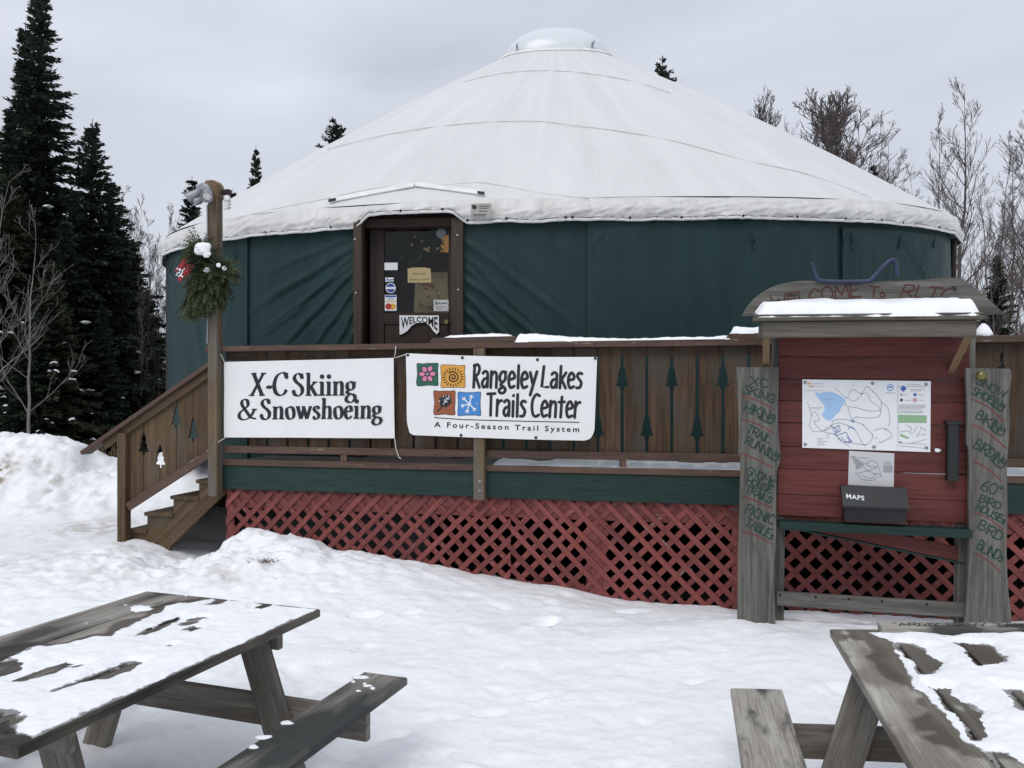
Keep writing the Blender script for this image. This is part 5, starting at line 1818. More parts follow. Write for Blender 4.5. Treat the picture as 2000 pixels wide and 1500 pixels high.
# ------------------------------------------------------------------ snow lying on boards
def snow_strip(fr, s0, s1, tb, tf, zf, hf, label, seed, name='snow', n=None, nv=12):
    """a lumpy ridge of snow on a board: zf(s) top of the board, hf(s) depth of snow"""
    n = n or max(12, int((s1 - s0) / .018))
    s = np.linspace(s0, s1, n); v = np.linspace(0, 1, nv)
    Sg, Vg = np.meshgrid(s, v, indexing='ij')
    end = sstep(0, .05, Sg - s0) * sstep(0, .05, s1 - Sg)
    h = hf(Sg) * end * (1 + .35 * fbm(Sg * 5, Vg * 1.3, 4, seed))
    prof = (1 - np.abs(2 * Vg - 1) ** 3.2)
    zz = zf(Sg) - .004 + h * prof + .004 * fbm(Sg * 22, Vg * 6, 3, seed + 3) * prof
    jag = .012 * fbm(Sg * 9, Sg * 0, 4, seed + 5)
    tt = tb + (tf + jag - tb) * Vg
    O, u, z_, nn = (np.array(fr.O), np.array(fr.u), np.array(fr.z), np.array(fr.n))
    Pt = O + Sg[..., None] * u + zz[..., None] * z_ + tt[..., None] * nn
    m_ = MB(); m_.grid(Pt, flip=True)
    o_ = m_.build(name, M['snow'], smooth=True)
    return tag(o_, label, 'snow', None, 'stuff')


sc0, sc1 = DK.hit(866, 662, .05)[0], DK.hit(1003, 662, .05)[0]
snow_strip(DK, sc0, sc1, -.05, .062, lambda s: Z_CT + .05 + 0 * s, lambda s: .028 + .0 * s, 'thin snow on the raised cap block above the right banner', 41)
snow_strip(DK, sc1, DK.hit(1432, 655, .05)[0], -.055, .075, lambda s: Z_CT + 0 * s, lambda s: .040 + .018 * np.sin(s * 2.6 + .6), 'snow along the deck rail cap right of the banners', 45)
snow_strip(DK, DK.hit(1424, 650, .05)[0], DK.hit(1550, 650, .05)[0], -.05, .065, lambda s: Z_CT + .045 + 0 * s, lambda s: .06 + 0 * s, 'snow cap on the rail just left of the notice board', 48)
snow_strip(DK, DK.hit(952, 900, 0)[0], S_END, -.62, .012, lambda s: Z_FL + 0 * s, lambda s: .065 + .02 * np.sin(s * 4), 'snow lying on the deck floor under the railing', 51, nv=26)
mb = MB()
_s, _z = DK.hit(1921, 658, .02)
mb.lathe([(.07, 0), (.062, .03), (.04, .07), (.012, .10)], DK.pt(_s, Z_CT - .005, .02), (0, 0, 1), 12)
o = mb.build('snow', M['snow'], smooth=True); tag(o, 'small cone of snow on the rail right of the notice board', 'snow', None, 'stuff')

# ------------------------------------------------------------------ banners
def banner(name, corners, label, rip, seed, t=.052):
    """corners: top-left, top-right, bottom-right, bottom-left in the photograph"""
    c = [DK.hit(*p, t) for p in corners]

    def ripple(s, z):
        return .015 * float(fbm(s * 1.7 + seed, z * 1.2, 3, seed)) + .004 * math.sin(s * 5 + z * 4 + seed)
    root = thing(name, DK.pt(c[3][0], c[3][1], t), label, 'banner')
    nu, nv = 60, 24
    Pt = np.zeros((nu, nv, 3)); Pb = np.zeros((nu, nv, 3))
    for i in range(nu):
        for j in range(nv):
            u, v = i / (nu - 1), j / (nv - 1)
            bow = rip * math.sin(u * math.pi)
            top = (c[0][0] * (1 - u) + c[1][0] * u, c[0][1] * (1 - u) + c[1][1] * u - bow)
            bt = (c[3][0] * (1 - u) + c[2][0] * u, c[3][1] * (1 - u) + c[2][1] * u - bow * .5)
            s_ = bt[0] * (1 - v) + top[0] * v; z_ = bt[1] * (1 - v) + top[1] * v
            if v < .15 and rip > 0:                        # curled lower corners
                e = max(0, (u - .95) / .05) * (1 - v / .15); s_ -= .03 * e * e; z_ += .02 * e
                e = max(0, (.03 - u) / .03) * (1 - v / .15); s_ += .02 * e; z_ += .02 * e
            Pt[i, j] = DK.pt(s_, z_, t + ripple(s_, z_)); Pb[i, j] = DK.pt(s_, z_, t + ripple(s_, z_) - .002)
    m_ = MB(); m_.grid(Pt); m_.grid(Pb, flip=True)
    m_.build('cloth', M['banner'], root, smooth=True)
    return root, DK.pxmap(ripple), t, c, ripple


b1, f1, t1, c1, r1 = banner('ski_banner', [(438, 707), (769, 699), (771, 856), (440, 854)], 'white banner reading X-C Skiing and Snowshoeing tied to the left of the rail', 0.0, 2)
mb = MB()
NIB = math.radians(104)
write(mb, SERIF, 'X-C', (487, -773), (563, -772), 44, 6.8, f1, t1 + .0022, NIB, slant=.10)
write(mb, SERIF, 'Skiing', (572, -773), (697, -772), 43, 6.6, f1, t1 + .0024, NIB, slant=.02)
write(mb, SERIF, '&', (465, -819), (503, -819), 39, 6.0, f1, t1 + .0022, NIB)
write(mb, SERIF, 'Snowshoeing', (510, -819), (748, -817), 39, 6.3, f1, t1 + .0024, NIB, slant=.02)
mb.build('lettering', M['ink'], b1)
b2, f2, t2, c2, r2 = banner('trails_banner', [(793, 690), (1166, 697), (1160, 861), (797, 849)], 'white banner reading Rangeley Lakes Trails Center with four coloured squares', .012, 6, .125)
mb = MB()
write(mb, NARROW, 'Rangeley', (922, -756.5), (1050, -758.5), 44, 5.7, f2, t2 + .0022, slant=.03)
write(mb, NARROW, 'Lakes', (1056, -757.5), (1138, -758.5), 42, 5.7, f2, t2 + .0022, slant=.03)
write(mb, NARROW, 'Trails', (951, -811), (1029, -814), 43, 5.7, f2, t2 + .0022)
write(mb, NARROW, 'Center', (1037, -813), (1134, -816), 43, 5.7, f2, t2 + .0022, slant=.02)
stroke(mb, [(848, -815.5), (905, -819.5), (1000, -822), (1131, -825)], 1.7, f2, t2 + .0022, caps=False)
mb.build('lettering', M['ink'], b2)
mb = MB()
write_font(mb, 'A Four-Season Trail System', (848, -834), (1131, -844), 10.6, f2, t2 + .0024, spacing=1.38, bold=.018)
mb.build('tagline', M['ink'], b2)


def wavy(x0, y0, x1, y1, seed):
    rr = random.Random(seed)
    q = []
    for (ax, ay, bx, by) in ((x0, y0, x1, y0), (x1, y0, x1, y1), (x1, y1, x0, y1), (x0, y1, x0, y0)):
        for k in range(4):
            t = k / 4
            j = 0 if k == 0 else rr.uniform(-.9, .9)
            q.append((ax + (bx - ax) * t + j * (ay != by), -(ay + (by - ay) * t) + j * (ax != bx)))
    return smooth_path(q, 3, True)[:-1]


for (x0, y0, x1, y1, m_, sd_, nm) in ((815, 710, 856, 753, 'l_green', 1, 'flower_square'), (862, 713.5, 908, 756.5, 'l_orange', 2, 'sun_square'), (848, 763.5, 889, 809.5, 'l_brown', 3, 'leaf_square'), (895, 766, 939, 811.5, 'l_blue', 4, 'snowflake_square')):
    w_ = wavy(x0, y0, x1, y1, sd_)
    mb = MB(); mb.flat(w_, f2, t2 + .0020); sq = mb.build(nm, M[m_], b2)
    mb = MB(); stroke(mb, w_ + [w_[0]], .9, f2, t2 + .0023, caps=False); mb.build('square_outline', M['ink'], sq)
    if nm == 'flower_square':
        mi, mp = MB(), MB()
        for k in range(6):
            a = math.radians(62 + 60 * k)
            r0 = 10.5 if k else 11.5
            c = (835 + r0 * math.cos(a), -730.5 + r0 * math.sin(a))
            for mm, w in ((mi, 5.8), (mp, 4.5)):
                ell = [(c[0] + 6.6 * w / 4.5 * .85 * math.cos(b) * math.cos(a) - w * .95 * math.sin(b) * math.sin(a), c[1] + 6.6 * w / 4.5 * .85 * math.cos(b) * math.sin(a) + w * .95 * math.sin(b) * math.cos(a)) for b in [6.283 * i / 14 for i in range(14)]]
                mm.flat(ell, f2, t2 + (.0025 + k * .0001 if mm is mi else .0033 + k * .0001))
        disc(mp, (835, -730.5), 2.6, f2, t2 + .0042)
        mi.build('petal_outline', M['ink'], sq); mp.build('petals', M['l_pink'], sq)
        mb = MB(); disc(mb, (835, -730.5), 2.2, f2, t2 + .0045); mb.build('flower_eye', M['map_grey'], sq)
    elif nm == 'sun_square':
        mb = MB()
        sp_ = [(885 + (1.0 + .47 * k) * math.cos(k * .55 + 2.2), -737 + (1.0 + .47 * k) * math.sin(k * .55 + 2.2)) for k in range(24)]
        stroke(mb, sp_, 2.6, f2, t2 + .0025)
        for k in range(20):
            a = 6.283 * k / 20
            stroke(mb, [(885 + 14.5 * math.cos(a), -736.5 + 13.5 * math.sin(a)), (885 + 20.5 * math.cos(a + .05), -736.5 + 18.8 * math.sin(a + .05))], 1.9, f2, t2 + .0026, caps=False)
        mb.build('sun_drawing', M['door_wood'], sq)
    elif nm == 'leaf_square':
        mb = MB()
        lf = [(862, 794), (858, 786), (860, 784), (857, 778), (862, 778), (862, 773), (867, 776), (868, 770), (871, 774), (875, 769), (876, 774), (881, 771), (879, 777), (884, 778), (880, 782), (884, 786), (878, 788), (879, 791), (873, 793), (874, 796), (868, 794)]
        mb.flat([(a, -b) for a, b in lf], f2, t2 + .0025)
        stroke(mb, [(866, -792), (860, -798), (855, -803)], 2.6, f2, t2 + .0028)
        lo = mb.build('leaf_drawing', M['ink'], sq)
        mb = MB()
        for k, q in enumerate(([(866, 790), (872, 782), (878, 774)], [(869, 786), (868, 780)], [(872, 782), (872, 776)], [(870, 785), (875, 785)], [(874, 779), (879, 779)])):
            stroke(mb, [(a, -b) for a, b in q], 1.1, f2, t2 + .0034 + k * .0001)
        mb.build('leaf_veins', M['paper'], sq)
    else:
        mb = MB()
        for k in range(6):
            a = math.radians(15 + 60 * k)
            L_ = 18 if k % 3 else 16
            stroke(mb, [(916.5, -789), (916.5 + L_ * math.cos(a), -789 + L_ * math.sin(a))], 2.2, f2, t2 + .0026 + k * .0003)
            for sg in (-.65, .65):
                b0 = (916.5 + L_ * .62 * math.cos(a), -789 + L_ * .62 * math.sin(a))
                stroke(mb, [b0, (b0[0] + 6 * math.cos(a + sg), b0[1] + 6 * math.sin(a + sg))], 1.6, f2, t2 + .0027 + k * .0003)
        mb.build('snowflake_drawing', M['paper'], sq)
for k, (px, py) in enumerate(((797, 693.5), (903.5, 698.5), (1050, 702.5), (1162.5, 699.5), (901, 850), (1047.5, 854.5))):
    s_, z_ = DK.hit(px, py, t2)
    mb = MB(); mb.lathe([(.013, 0), (.013, .007), (.005, .010)], DK.pt(s_, z_, t2 + r2(s_, z_)), DK.n, 10); mb.build('grommet', M['black'], b2)


def cord(pts, label, t):
    m_ = MB(); m_.tube([DK.pt(*DK.hit(px, py, t_), t_) for px, py, t_ in pts], .005, 5)
    o_ = m_.build('cord', M['rope']); tag(o_, label, 'cord')


cord([(424, 680, .10), (424, 688, .10), (432, 693, .09), (438, 707, .058)], 'pale cord tying the upper left banner corner to the rail', 0)
cord([(773, 676, .095), (772, 690, .095), (770, 699, .06), (778, 697, .07), (793, 692, .1)], 'pale cord looped over the rail between the two banners', 0)
cord([(440, 855, .058), (428, 862, .12), (415, 876, .14), (405, 880, .14)], 'pale cord from the lower left banner corner to the stair rail', 0)
cord([(771, 856, .058), (773, 875, .06), (779, 893, .06), (783, 896, .06)], 'pale cord dangling from the lower corner of the ski banner', 0)

# ------------------------------------------------------------------ things fixed to the door
mb = MB()
fd = DR.pxmap()
arch = [(780, -616), (857, -616), (857.5, -648), (853, -653), (846, -646), (840, -637), (832, -631), (822, -629.5), (812, -631), (803, -637), (797, -645), (790, -650), (783, -653.5), (780.5, -653)]
ws = thing('welcome_sign', DR.pt(*DR.hit(818, 650, TD + .01), TD + .01), 'white arched sign reading WELCOME hung low on the door', 'sign')
mb.prism(arch, fd, TD + .004, TD + .016); mb.build('sign_panel', M['white_paint'], ws)
mb = MB()


def arch_y(x):
    u = (x - 818.5) / 38
    return 630 + 19 * min(1, abs(u)) ** 1.8


def welcome_warp(u, v):
    x = 783 + 71.5 * u
    return (x, -(arch_y(x) - 1.6) + ((arch_y(x) - 1.6) - 618.5) * v)


write_font(mb, 'WELCOME', (0, 0), (1, 0), 1, fd, TD + .0175, warp=welcome_warp, bold=.02)
mb.build('lettering', M['dark'], ws)
TG = TD - .014


def sticker(poly, mat, label, name='sticker', cat='sticker'):
    m_ = MB(); m_.prism(poly, fd, TG, TG + .002)
    o_ = m_.build(name, M[mat]); tag(o_, label, cat)
    return o_


def rect(x0, y0, x1, y1):
    return [(x0, -y1), (x1, -y1), (x1, -y0), (x0, -y0)]


sticker(rect(750.8, 513, 776.5, 527.5), 'paper', 'blank white sticker near the left edge of the door glass')
st_ = sticker(rect(752.5, 542, 768.5, 550.5), 'paper', 'small white sticker with blue print above the round one on the door')
mb = MB(); stroke(mb, [(754, -547.5), (757, -544), (760, -547), (767, -546)], 1.6, fd, TG + .003); stroke(mb, [(755, -549.3), (767, -549)], 1.0, fd, TG + .0032); mb.build('print', M['blue_dot'], st_)
st_ = sticker([(763 + 10 * math.cos(6.283 * i / 20), -562.5 + 10 * math.sin(6.283 * i / 20)) for i in range(20)], 'paper', 'round blue and white sticker on the door glass')
mb = MB()
for i0 in (0, 1):
    a0 = .25 + math.pi * i0
    mb.flat([(763 + 8.6 * math.cos(a0 + (math.pi - .5) * i / 10), -562.5 + 8.6 * math.sin(a0 + (math.pi - .5) * i / 10)) for i in range(11)], fd, TG + .003)
mb.build('print', M['blue_dot'], st_)
st_ = sticker(rect(751.5, 576, 774.5, 607), 'paper', 'payment card sticker with VISA and red and yellow circles on the door glass')
mb = MB(); mb.flat(rect(752.5, 577, 773.8, 580.3), fd, TG + .003); write_font(mb, 'VISA', (756.5, -586.3), (770.5, -586), 5.0, fd, TG + .003); mb.build('print', M['blue_dot'], st_)
mb = MB(); mb.flat(rect(752.5, 587.6, 773.8, 589.6), fd, TG + .003); disc(mb, (767.3, -598.5), 6.2, fd, TG + .003, 16); mb.build('print', M['yellow_dot'], st_)
mb = MB(); disc(mb, (758.7, -598.5), 6.2, fd, TG + .0035, 16); mb.build('print', M['red_dot'], st_)
st_ = sticker([(796, -524), (803, -524), (803, -522.5), (834, -522.5), (834, -524), (841, -524), (842.5, -552), (796.5, -552)], 'paper_tan', 'tan paper notice with opening hours taped to the door glass', 'paper_notice', 'notice')
mb = MB(); write_font(mb, 'Open Daily', (806, -536.3), (832, -535.8), 3.9, fd, TG + .003); write_font(mb, '9:00 AM to 5:00 PM', (800, -548), (838, -547), 3.0, fd, TG + .003); mb.build('print', M['dark'], st_)
st_ = sticker(rect(847, 585.5, 876, 607.5), 'paper_grey', 'grey white notice in the lower right corner of the door glass', 'paper_notice', 'notice')
mb = MB(); stroke(mb, smooth_path([(850, -594), (852, -589), (854, -595), (857, -591), (860, -594)], 3), 1.8, fd, TG + .003); stroke(mb, [(862, -592.5), (873, -592)], 2, fd, TG + .0032)
for k in range(3):
    stroke(mb, [(851, -599 - 2.4 * k), (868 - 3 * k, -599 - 2.4 * k)], .7, fd, TG + .003)
mb.build('print', M['l_green'], st_)
mb = MB()
s_, z_ = DR.hit(862, 456, TG - .03)
mb.lathe([(.052, 0), (.052, .012), (.046, .014)], DR.pt(s_, z_, TG - .03), DR.n, 18)
o = mb.build('thermometer', M['metal']); tag(o, 'round grey thermometer dial behind the upper right of the door glass', 'thermometer')
rng = random.Random(3)
iw = thing('inner_wreath', DR.pt(*DR.hit(806, 500, TD - .15), TD - .15), 'dark wreath with pale flowers hanging inside the door glass', 'wreath')
mb = MB()
for k in range(14):
    a = 6.283 * k / 14
    needle_mass(mb, DR.pt(*DR.hit(806 + 38 * math.cos(a), 470 + 24 * math.sin(a), TD - .13), TD - .13), 46, (.09, .05, .09), rng, ln=.08)
mb.build('greenery', M['spruce'], iw)
mb = MB()
for (px, py) in ((834, 488), (838, 484), (830, 486), (836, 490), (855, 485), (804, 478), (810, 462), (824, 470)):
    blob(mb, DR.pt(*DR.hit(px, py, TD - .06), TD - .06), (.014, .01, .013), px, 8, 6)
mb.build('flowers', M['paper_tan'], iw, smooth=True)

# ------------------------------------------------------------------ notice board
ki = thing('notice_board', KS.pt(.75, 0, 0), 'red trail notice board with a small roof and grey lettered side boards', 'notice board')


def ksmap(a, b, t):
    return KS.pt(a, b, t)


L0, R0 = KS.hit(1520, 850, 0)[0], KS.hit(1892, 850, 0)[0]
lines = [655, 696, 740, 783, 826, 872, 916, 965, 1008]
for i in range(8):
    zt = KS.hit(1530, lines[i], 0)[1] - .0022; zb = KS.hit(1530, lines[i + 1], 0)[1] + .0022
    if i == 5:
        zb -= .0018
    if i == 6:                               # this plank drops a little towards its right end, leaving a thin open gap
        mb = MB(); mb.prism([(L0, zb), (R0, zb), (R0, zt - .006), (L0 + .85, zt - .0025), (L0 + .8, zt + .0018), (L0, zt + .0018)], ksmap, -.022, .0, (1, 0)); mb.build('red_plank', M['kiosk_red'], ki)
        continue
    mb = MB(); KS.box(mb, L0, R0, zb, zt, -.022 + random.uniform(-.003, .003), .0 + random.uniform(-.003, .003), 's', .006); mb.build('red_plank', M['kiosk_red'], ki)
# rear posts
for (sa, sb) in ((L0 - .04, L0 + .055), (R0 - .05, R0 + .045)):
    mb = MB(); KS.box(mb, sa, sb, -.25, 1.98, -.12, -.025, 'z', .008); mb.build('rear_post', M['grey'], ki)
# shelf and low rail
za = KS.hit(1600, 1022, .10)[1]
mb = MB(); KS.box(mb, L0 + .005, R0, za - .058, za, -.02, .10, 's'); mb.build('shelf', M['green_paint'], ki)
zr_ = KS.hit(1600, 1162, .06)[1]
mb = MB(); KS.box(mb, L0 + .0, R0 + .02, zr_ - .10, zr_, .002, .045, 's', .008); lr = mb.build('low_rail', M['grey'], ki)
for px, py in ((1524, 1153), (1593, 1166), (1658, 1166), (1723, 1168), (1810, 1174)):
    s_, z_ = KS.hit(px, py, .045)
    mb = MB(); mb.lathe([(.009, 0), (.009, .003), (.004, .005)], KS.pt(s_, min(z_, zr_ - .02), .044), KS.n, 6); mb.build('nail', M['dark'], lr)
# loose slanting plank
a = KS.hit(1526, 1012, -.03); b = KS.hit(1886, 1085, -.03)
d = Vector((b[0] - a[0], b[1] - a[1])).normalized(); nn = Vector((-d.y, d.x))
up = KS.u * nn.x + KS.z * nn.y
mb = MB(); mb.board(KS.pt(a[0], a[1], -.04), KS.pt(b[0], b[1], -.04), up * .048, KS.n * .011, .003); lp = mb.build('loose_plank', M['kiosk_red'], ki)
mb = MB(); mb.board(KS.pt(a[0], a[1], -.035) - up * .056, KS.pt(b[0], b[1], -.035) - up * .056, up * .007, KS.n * .014, .003); mb.build('plank_edge', M['green_paint'], lp)


# wavy grey side boards
def side_board(xl, xr, ytop, edge_l, edge_r, knot):
    t0, t1 = .055, .09
    poly = [KS.hit(x, y, t1) for x, y in edge_l] + [KS.hit(x, y, t1) for x, y in reversed(edge_r)]
    m_ = MB(); m_.prism(poly, ksmap, t0, t1, (0, 1))
    return m_.build('side_board', M['grey'], ki)


def wob(pts):
    return [(a, -b) for a, b in smooth_path([(x, -y) for x, y in pts], 4)]


sb1 = side_board(0, 0, 0, wob([(1438.5, 717), (1441, 780), (1443, 850), (1442, 888), (1446, 892), (1445, 960), (1443, 1030), (1441, 1120), (1440, 1262)]), wob([(1521.5, 717), (1520, 780), (1520, 840), (1524, 880), (1522, 905), (1517, 925), (1516, 980), (1515, 1060), (1512, 1120), (1516, 1262)]), 0)
sb2 = side_board(0, 0, 0, wob([(1886, 719), (1889, 790), (1888, 860), (1892, 880), (1893, 930), (1892, 985), (1893, 1050), (1891, 1120), (1886, 1200), (1884, 1275)]), wob([(1973, 720), (1975, 738), (1971, 780), (1973, 830), (1967, 905), (1968, 1000), (1966, 1080), (1969, 1150), (1976, 1210), (1978, 1275)]), 0)
kf = KS.pxmap()
TB = .0915
for (bd, words_, reds, kn) in (
    (sb1, [('XC', (1464, 751), (1500, 758), 16), ('SKING', (1450, 766), (1512, 788), 16), ('HIKINg', (1452, 804), (1512, 825), 19), ('TRAIL', (1457, 844), (1502, 866), 16), ('RUNNINg', (1453, 866), (1519, 900), 16), ('GNOMe', (1456, 925), (1510, 948), 16), ('HOUSE', (1457, 943), (1507, 964), 13), ('TRAILS', (1455, 960), (1506, 984), 13), ('PICNIC', (1454, 1001), (1509, 1025), 18), ('TABLEs', (1454, 1026), (1508, 1055), 17)],
     [((1448, 774), (1480, 782), (1512, 800)), ((1448, 818), (1480, 829), (1512, 846)), ((1446, 885), (1480, 898), (1508, 913)), ((1450, 969), (1480, 980), (1508, 992)), ((1448, 1037), (1475, 1045), (1509, 1063))], (1472, 1072)),
    (sb2, [('SNOW', (1906, 749), (1962, 779), 17), ('SHOEINg', (1897, 768), (1960, 801), 15), ('BIKINg', (1904, 816), (1960, 850), 18), ('BIRDINg', (1900, 873), (1960, 914), 20), ('60+', (1914, 956), (1954, 970), 21), ('BIRD', (1911, 979), (1954, 996), 14), ('HOUSEs', (1905, 995), (1962, 1024), 14), ('BIRD', (1908, 1031), (1954, 1058), 19), ('BLINDs', (1906, 1071), (1957, 1099), 19)],
     [((1898, 779), (1930, 795), (1962, 824)), ((1899, 829), (1930, 845), (1966, 876)), ((1901, 901), (1930, 916), (1957, 940)), ((1902, 1000), (1930, 1012), (1959, 1034)), ((1905, 1080), (1930, 1095), (1954, 1116))], None)):
    for (w, a, b, h) in words_:
        mb = MB()
        write(mb, HAND, w, (a[0], -a[1]), (b[0], -b[1]), h, 2.5, kf, TB, jitter=.05)
        mb.build('lettering', M['sign_green'], bd)
    for k, r in enumerate(reds):
        mb = MB()
        stroke(mb, smooth_path([(x, -y) for x, y in r], 5), 2.0, kf, TB + .0002 * k)
        mb.build('red_line', M['sign_red'], bd)
for (cx, cy, ra) in ((1472, 1070, 9), (1472, 1070, 5), (1464, 726, 8)):
    mb = MB()
    stroke(mb, [(cx + ra * 1.1 * math.cos(a), -cy + ra * math.sin(a)) for a in [6.283 * i / 16 for i in range(17)]], 1.2, kf, TB + .0003 * ra, caps=False)
    mb.build('knot', M['leg'], sb1)

# roof of the notice board: front board, edge board, sloping roof, brackets
TF = .34
fs0, fz0 = KS.hit(1489, 659, TF); fs1, _ = KS.hit(1907, 659, TF); _, fz1 = KS.hit(1490, 628, TF)
mb = MB(); KS.box(mb, fs0, fs1, fz0, fz1, TF - .035, TF, 's', .006); mb.build('fascia', M['kiosk_fascia'], ki)
es0, ez = KS.hit(1471, 626, TF + .035); es1, _ = KS.hit(1924, 626, TF + .035)
mb = MB(); KS.box(mb, es0, es1, fz1 + .001, fz1 + .026, TF - .05, TF + .035, 's', .004); mb.build('roof_edge', M['kiosk_fascia'], ki)
RZ = fz1 + .028
for (ta, tb_, up0, up1) in ((TF + .03, TF - .15, .0, .025), (TF - .152, TF - .30, .0255, .05)):
    mb = MB()
    mb.board(KS.pt(es0 + .01, RZ + (up0 + up1) / 2 + .008, (ta + tb_) / 2), KS.pt(es1 - .01, RZ + (up0 + up1) / 2 + .008, (ta + tb_) / 2), KS.n * ((ta - tb_) / 2) + KS.z * ((up0 - up1) / 2), KS.z * .008 + KS.n * .003, .003)
    mb.build('roof_board', M['grey'], ki)
for (sa, px) in ((fs0 + .03, 1500), (fs1 - .03, 1898)):
    mb = MB(); mb.board(KS.pt(sa, fz0 + .004, TF - .055), KS.pt(sa + (.02 if px < 1600 else -.02), fz0 - .20, .03), KS.u * .022, (KS.n * .5 + KS.z * .5) * .05, .003); mb.build('bracket', M['bracket'], ki)
    mb = MB(); KS.box(mb, sa - .03, sa + .03, fz0 + .01, fz1, -.03, TF - .037, 't'); mb.build('roof_arm', M['kiosk_fascia'], ki)
# arched name board behind the roof
TA = .0
ab = [KS.hit(x, y, TA + .03) for x, y in wob([(1449, 615), (1464, 592), (1490, 570), (1520, 556), (1560, 549), (1600, 549), (1700, 550), (1790, 547), (1835, 543), (1868, 543), (1885, 548), (1905, 563), (1935, 588), (1963, 614)])]
zlow = KS.hit(1449, 617, TA + .03)[1]
ab += [(ab[-1][0], ab[-1][1] - .005), (ab[0][0], ab[0][1] - .005)]
ab = [(ab[0][0], zlow - .0)] + ab[1:-2]
mb = MB(); mb.prism(ab, ksmap, TA - .005, TA + .03, (1, 0)); nb = mb.build('name_board', M['grey'], ki)
mb = MB(); KS.box(mb, fs0 + .2, fs0 + .26, zlow - .25, zlow + .1, -.03, -.006, 'z'); KS.box(mb, fs1 - .26, fs1 - .2, zlow - .25, zlow + .1, -.03, -.006, 'z'); mb.build('name_board_stay', M['grey'], ki)
TN = TA + .0315
mb = MB()
write(mb, HAND, 'WELCOME', (1508, -604), (1683, -578), 27, 3.0, kf, TN, jitter=.05)
mb.build('lettering', M['maroon'], nb)
mb = MB()
write(mb, HAND, 'To', (1698, -580), (1730, -582), 21, 3.0, kf, TN, jitter=.03)
mb.build('lettering', M['maroon'], nb)
mb = MB()
write(mb, HAND, 'RLTC', (1757, -580), (1862, -588), 24, 3.0, kf, TN, slant=.15, jitter=.05)
mb.build('lettering', M['maroon'], nb)
for (kx, ky, ka, kb) in ((1863, -563, 6, 4.5), (1548, -577, 9, 2.5)):
    mb = MB(); disc(mb, (kx, ky), ka, kf, TN + .0008, 12, kb); mb.build('knot', M['bark'], nb)
# bent pipe on top
mb = MB()
path = [(1586, 513), (1589, 524), (1595, 541), (1602, 548), (1640, 550), (1690, 549), (1702, 545), (1722, 524), (1737, 510), (1744, 508), (1749, 512), (1752, 540)]
pp = smooth_path(path, 4)
mb.tube([KS.pt(*KS.hit(a, b, .05), .05) for a, b in pp], .0145, 8)
o = mb.build('bent_pipe', M['pipe'], smooth=True); tag(o, 'blue grey bent metal pipe resting on top of the notice board', 'pipe')
# snow on its roof
ns, nv = 150, 24
S_, V_ = np.meshgrid(np.linspace(es0 + .03, es1 - .02, ns), np.linspace(0, 1, nv), indexing='ij')
u_ = (S_ - es0) / (es1 - es0)
edge = sstep(0, .10, u_ * (es1 - es0)) * sstep(0, .07, (1 - u_) * (es1 - es0))
depth = (.098 + .022 * np.exp(-((u_ - .52) / .10) ** 2) + .018 * fbm(S_ * 3, V_, 3, 61)) * edge
dip = .045 * np.exp(-(((u_ - .52) / .06) ** 2 + ((V_ - .55) / .12) ** 2))
zz = RZ - .006 + V_ * .05 + depth * (1 - np.abs(2 * np.clip(V_, 0, .5) - 1) ** 6) - dip * edge
tt = TF + .034 - V_ * .33 + .010 * fbm(S_ * 7, V_ * 2, 3, 63) * (V_ < .1)
Pt = np.array(KS.O) + S_[..., None] * np.array(KS.u) + zz[..., None] * np.array(KS.z) + tt[..., None] * np.array(KS.n)
mb = MB(); mb.grid(Pt)
o = mb.build('snow', M['snow'], smooth=True); tag(o, 'rounded snow on the little roof of the notice board', 'snow', None, 'stuff')
mb = MB(); s_, z_ = KS.hit(1832, 880, .02); blob(mb, KS.pt(s_, z_, .008), (.02, .014, .014), 5, 10, 7)
o = mb.build('snow', M['snow'], smooth=True); tag(o, 'small white lump stuck right of the map', 'snow', None, 'stuff')

# trail map
TM = .008
mp = thing('trail_map', KS.pt(*KS.hit(1690, 880, TM), TM), 'white printed trail map with a blue lake on the red board', 'map')
mb = MB(); mb.prism([(1567, -741), (1818, -744.5), (1817, -883), (1567, -874.5)], kf, TM - .004, TM); mb.build('map_sheet', M['paper'], mp)


def mpx(x, y):            # from the enlarged view of the map to photograph pixels
    return (1540 + x / 4.84, -(730 + y / 4.84))


def lines_on(parent, name, mat, paths, w, t, caps=False, sm=3):
    m_ = MB()
    for k, q in enumerate(paths):
        stroke(m_, smooth_path([mpx(*p) for p in q], sm) if sm else [mpx(*p) for p in q], w, kf, t + k * .00006, caps=caps)
    return m_.build(name, M[mat], parent)


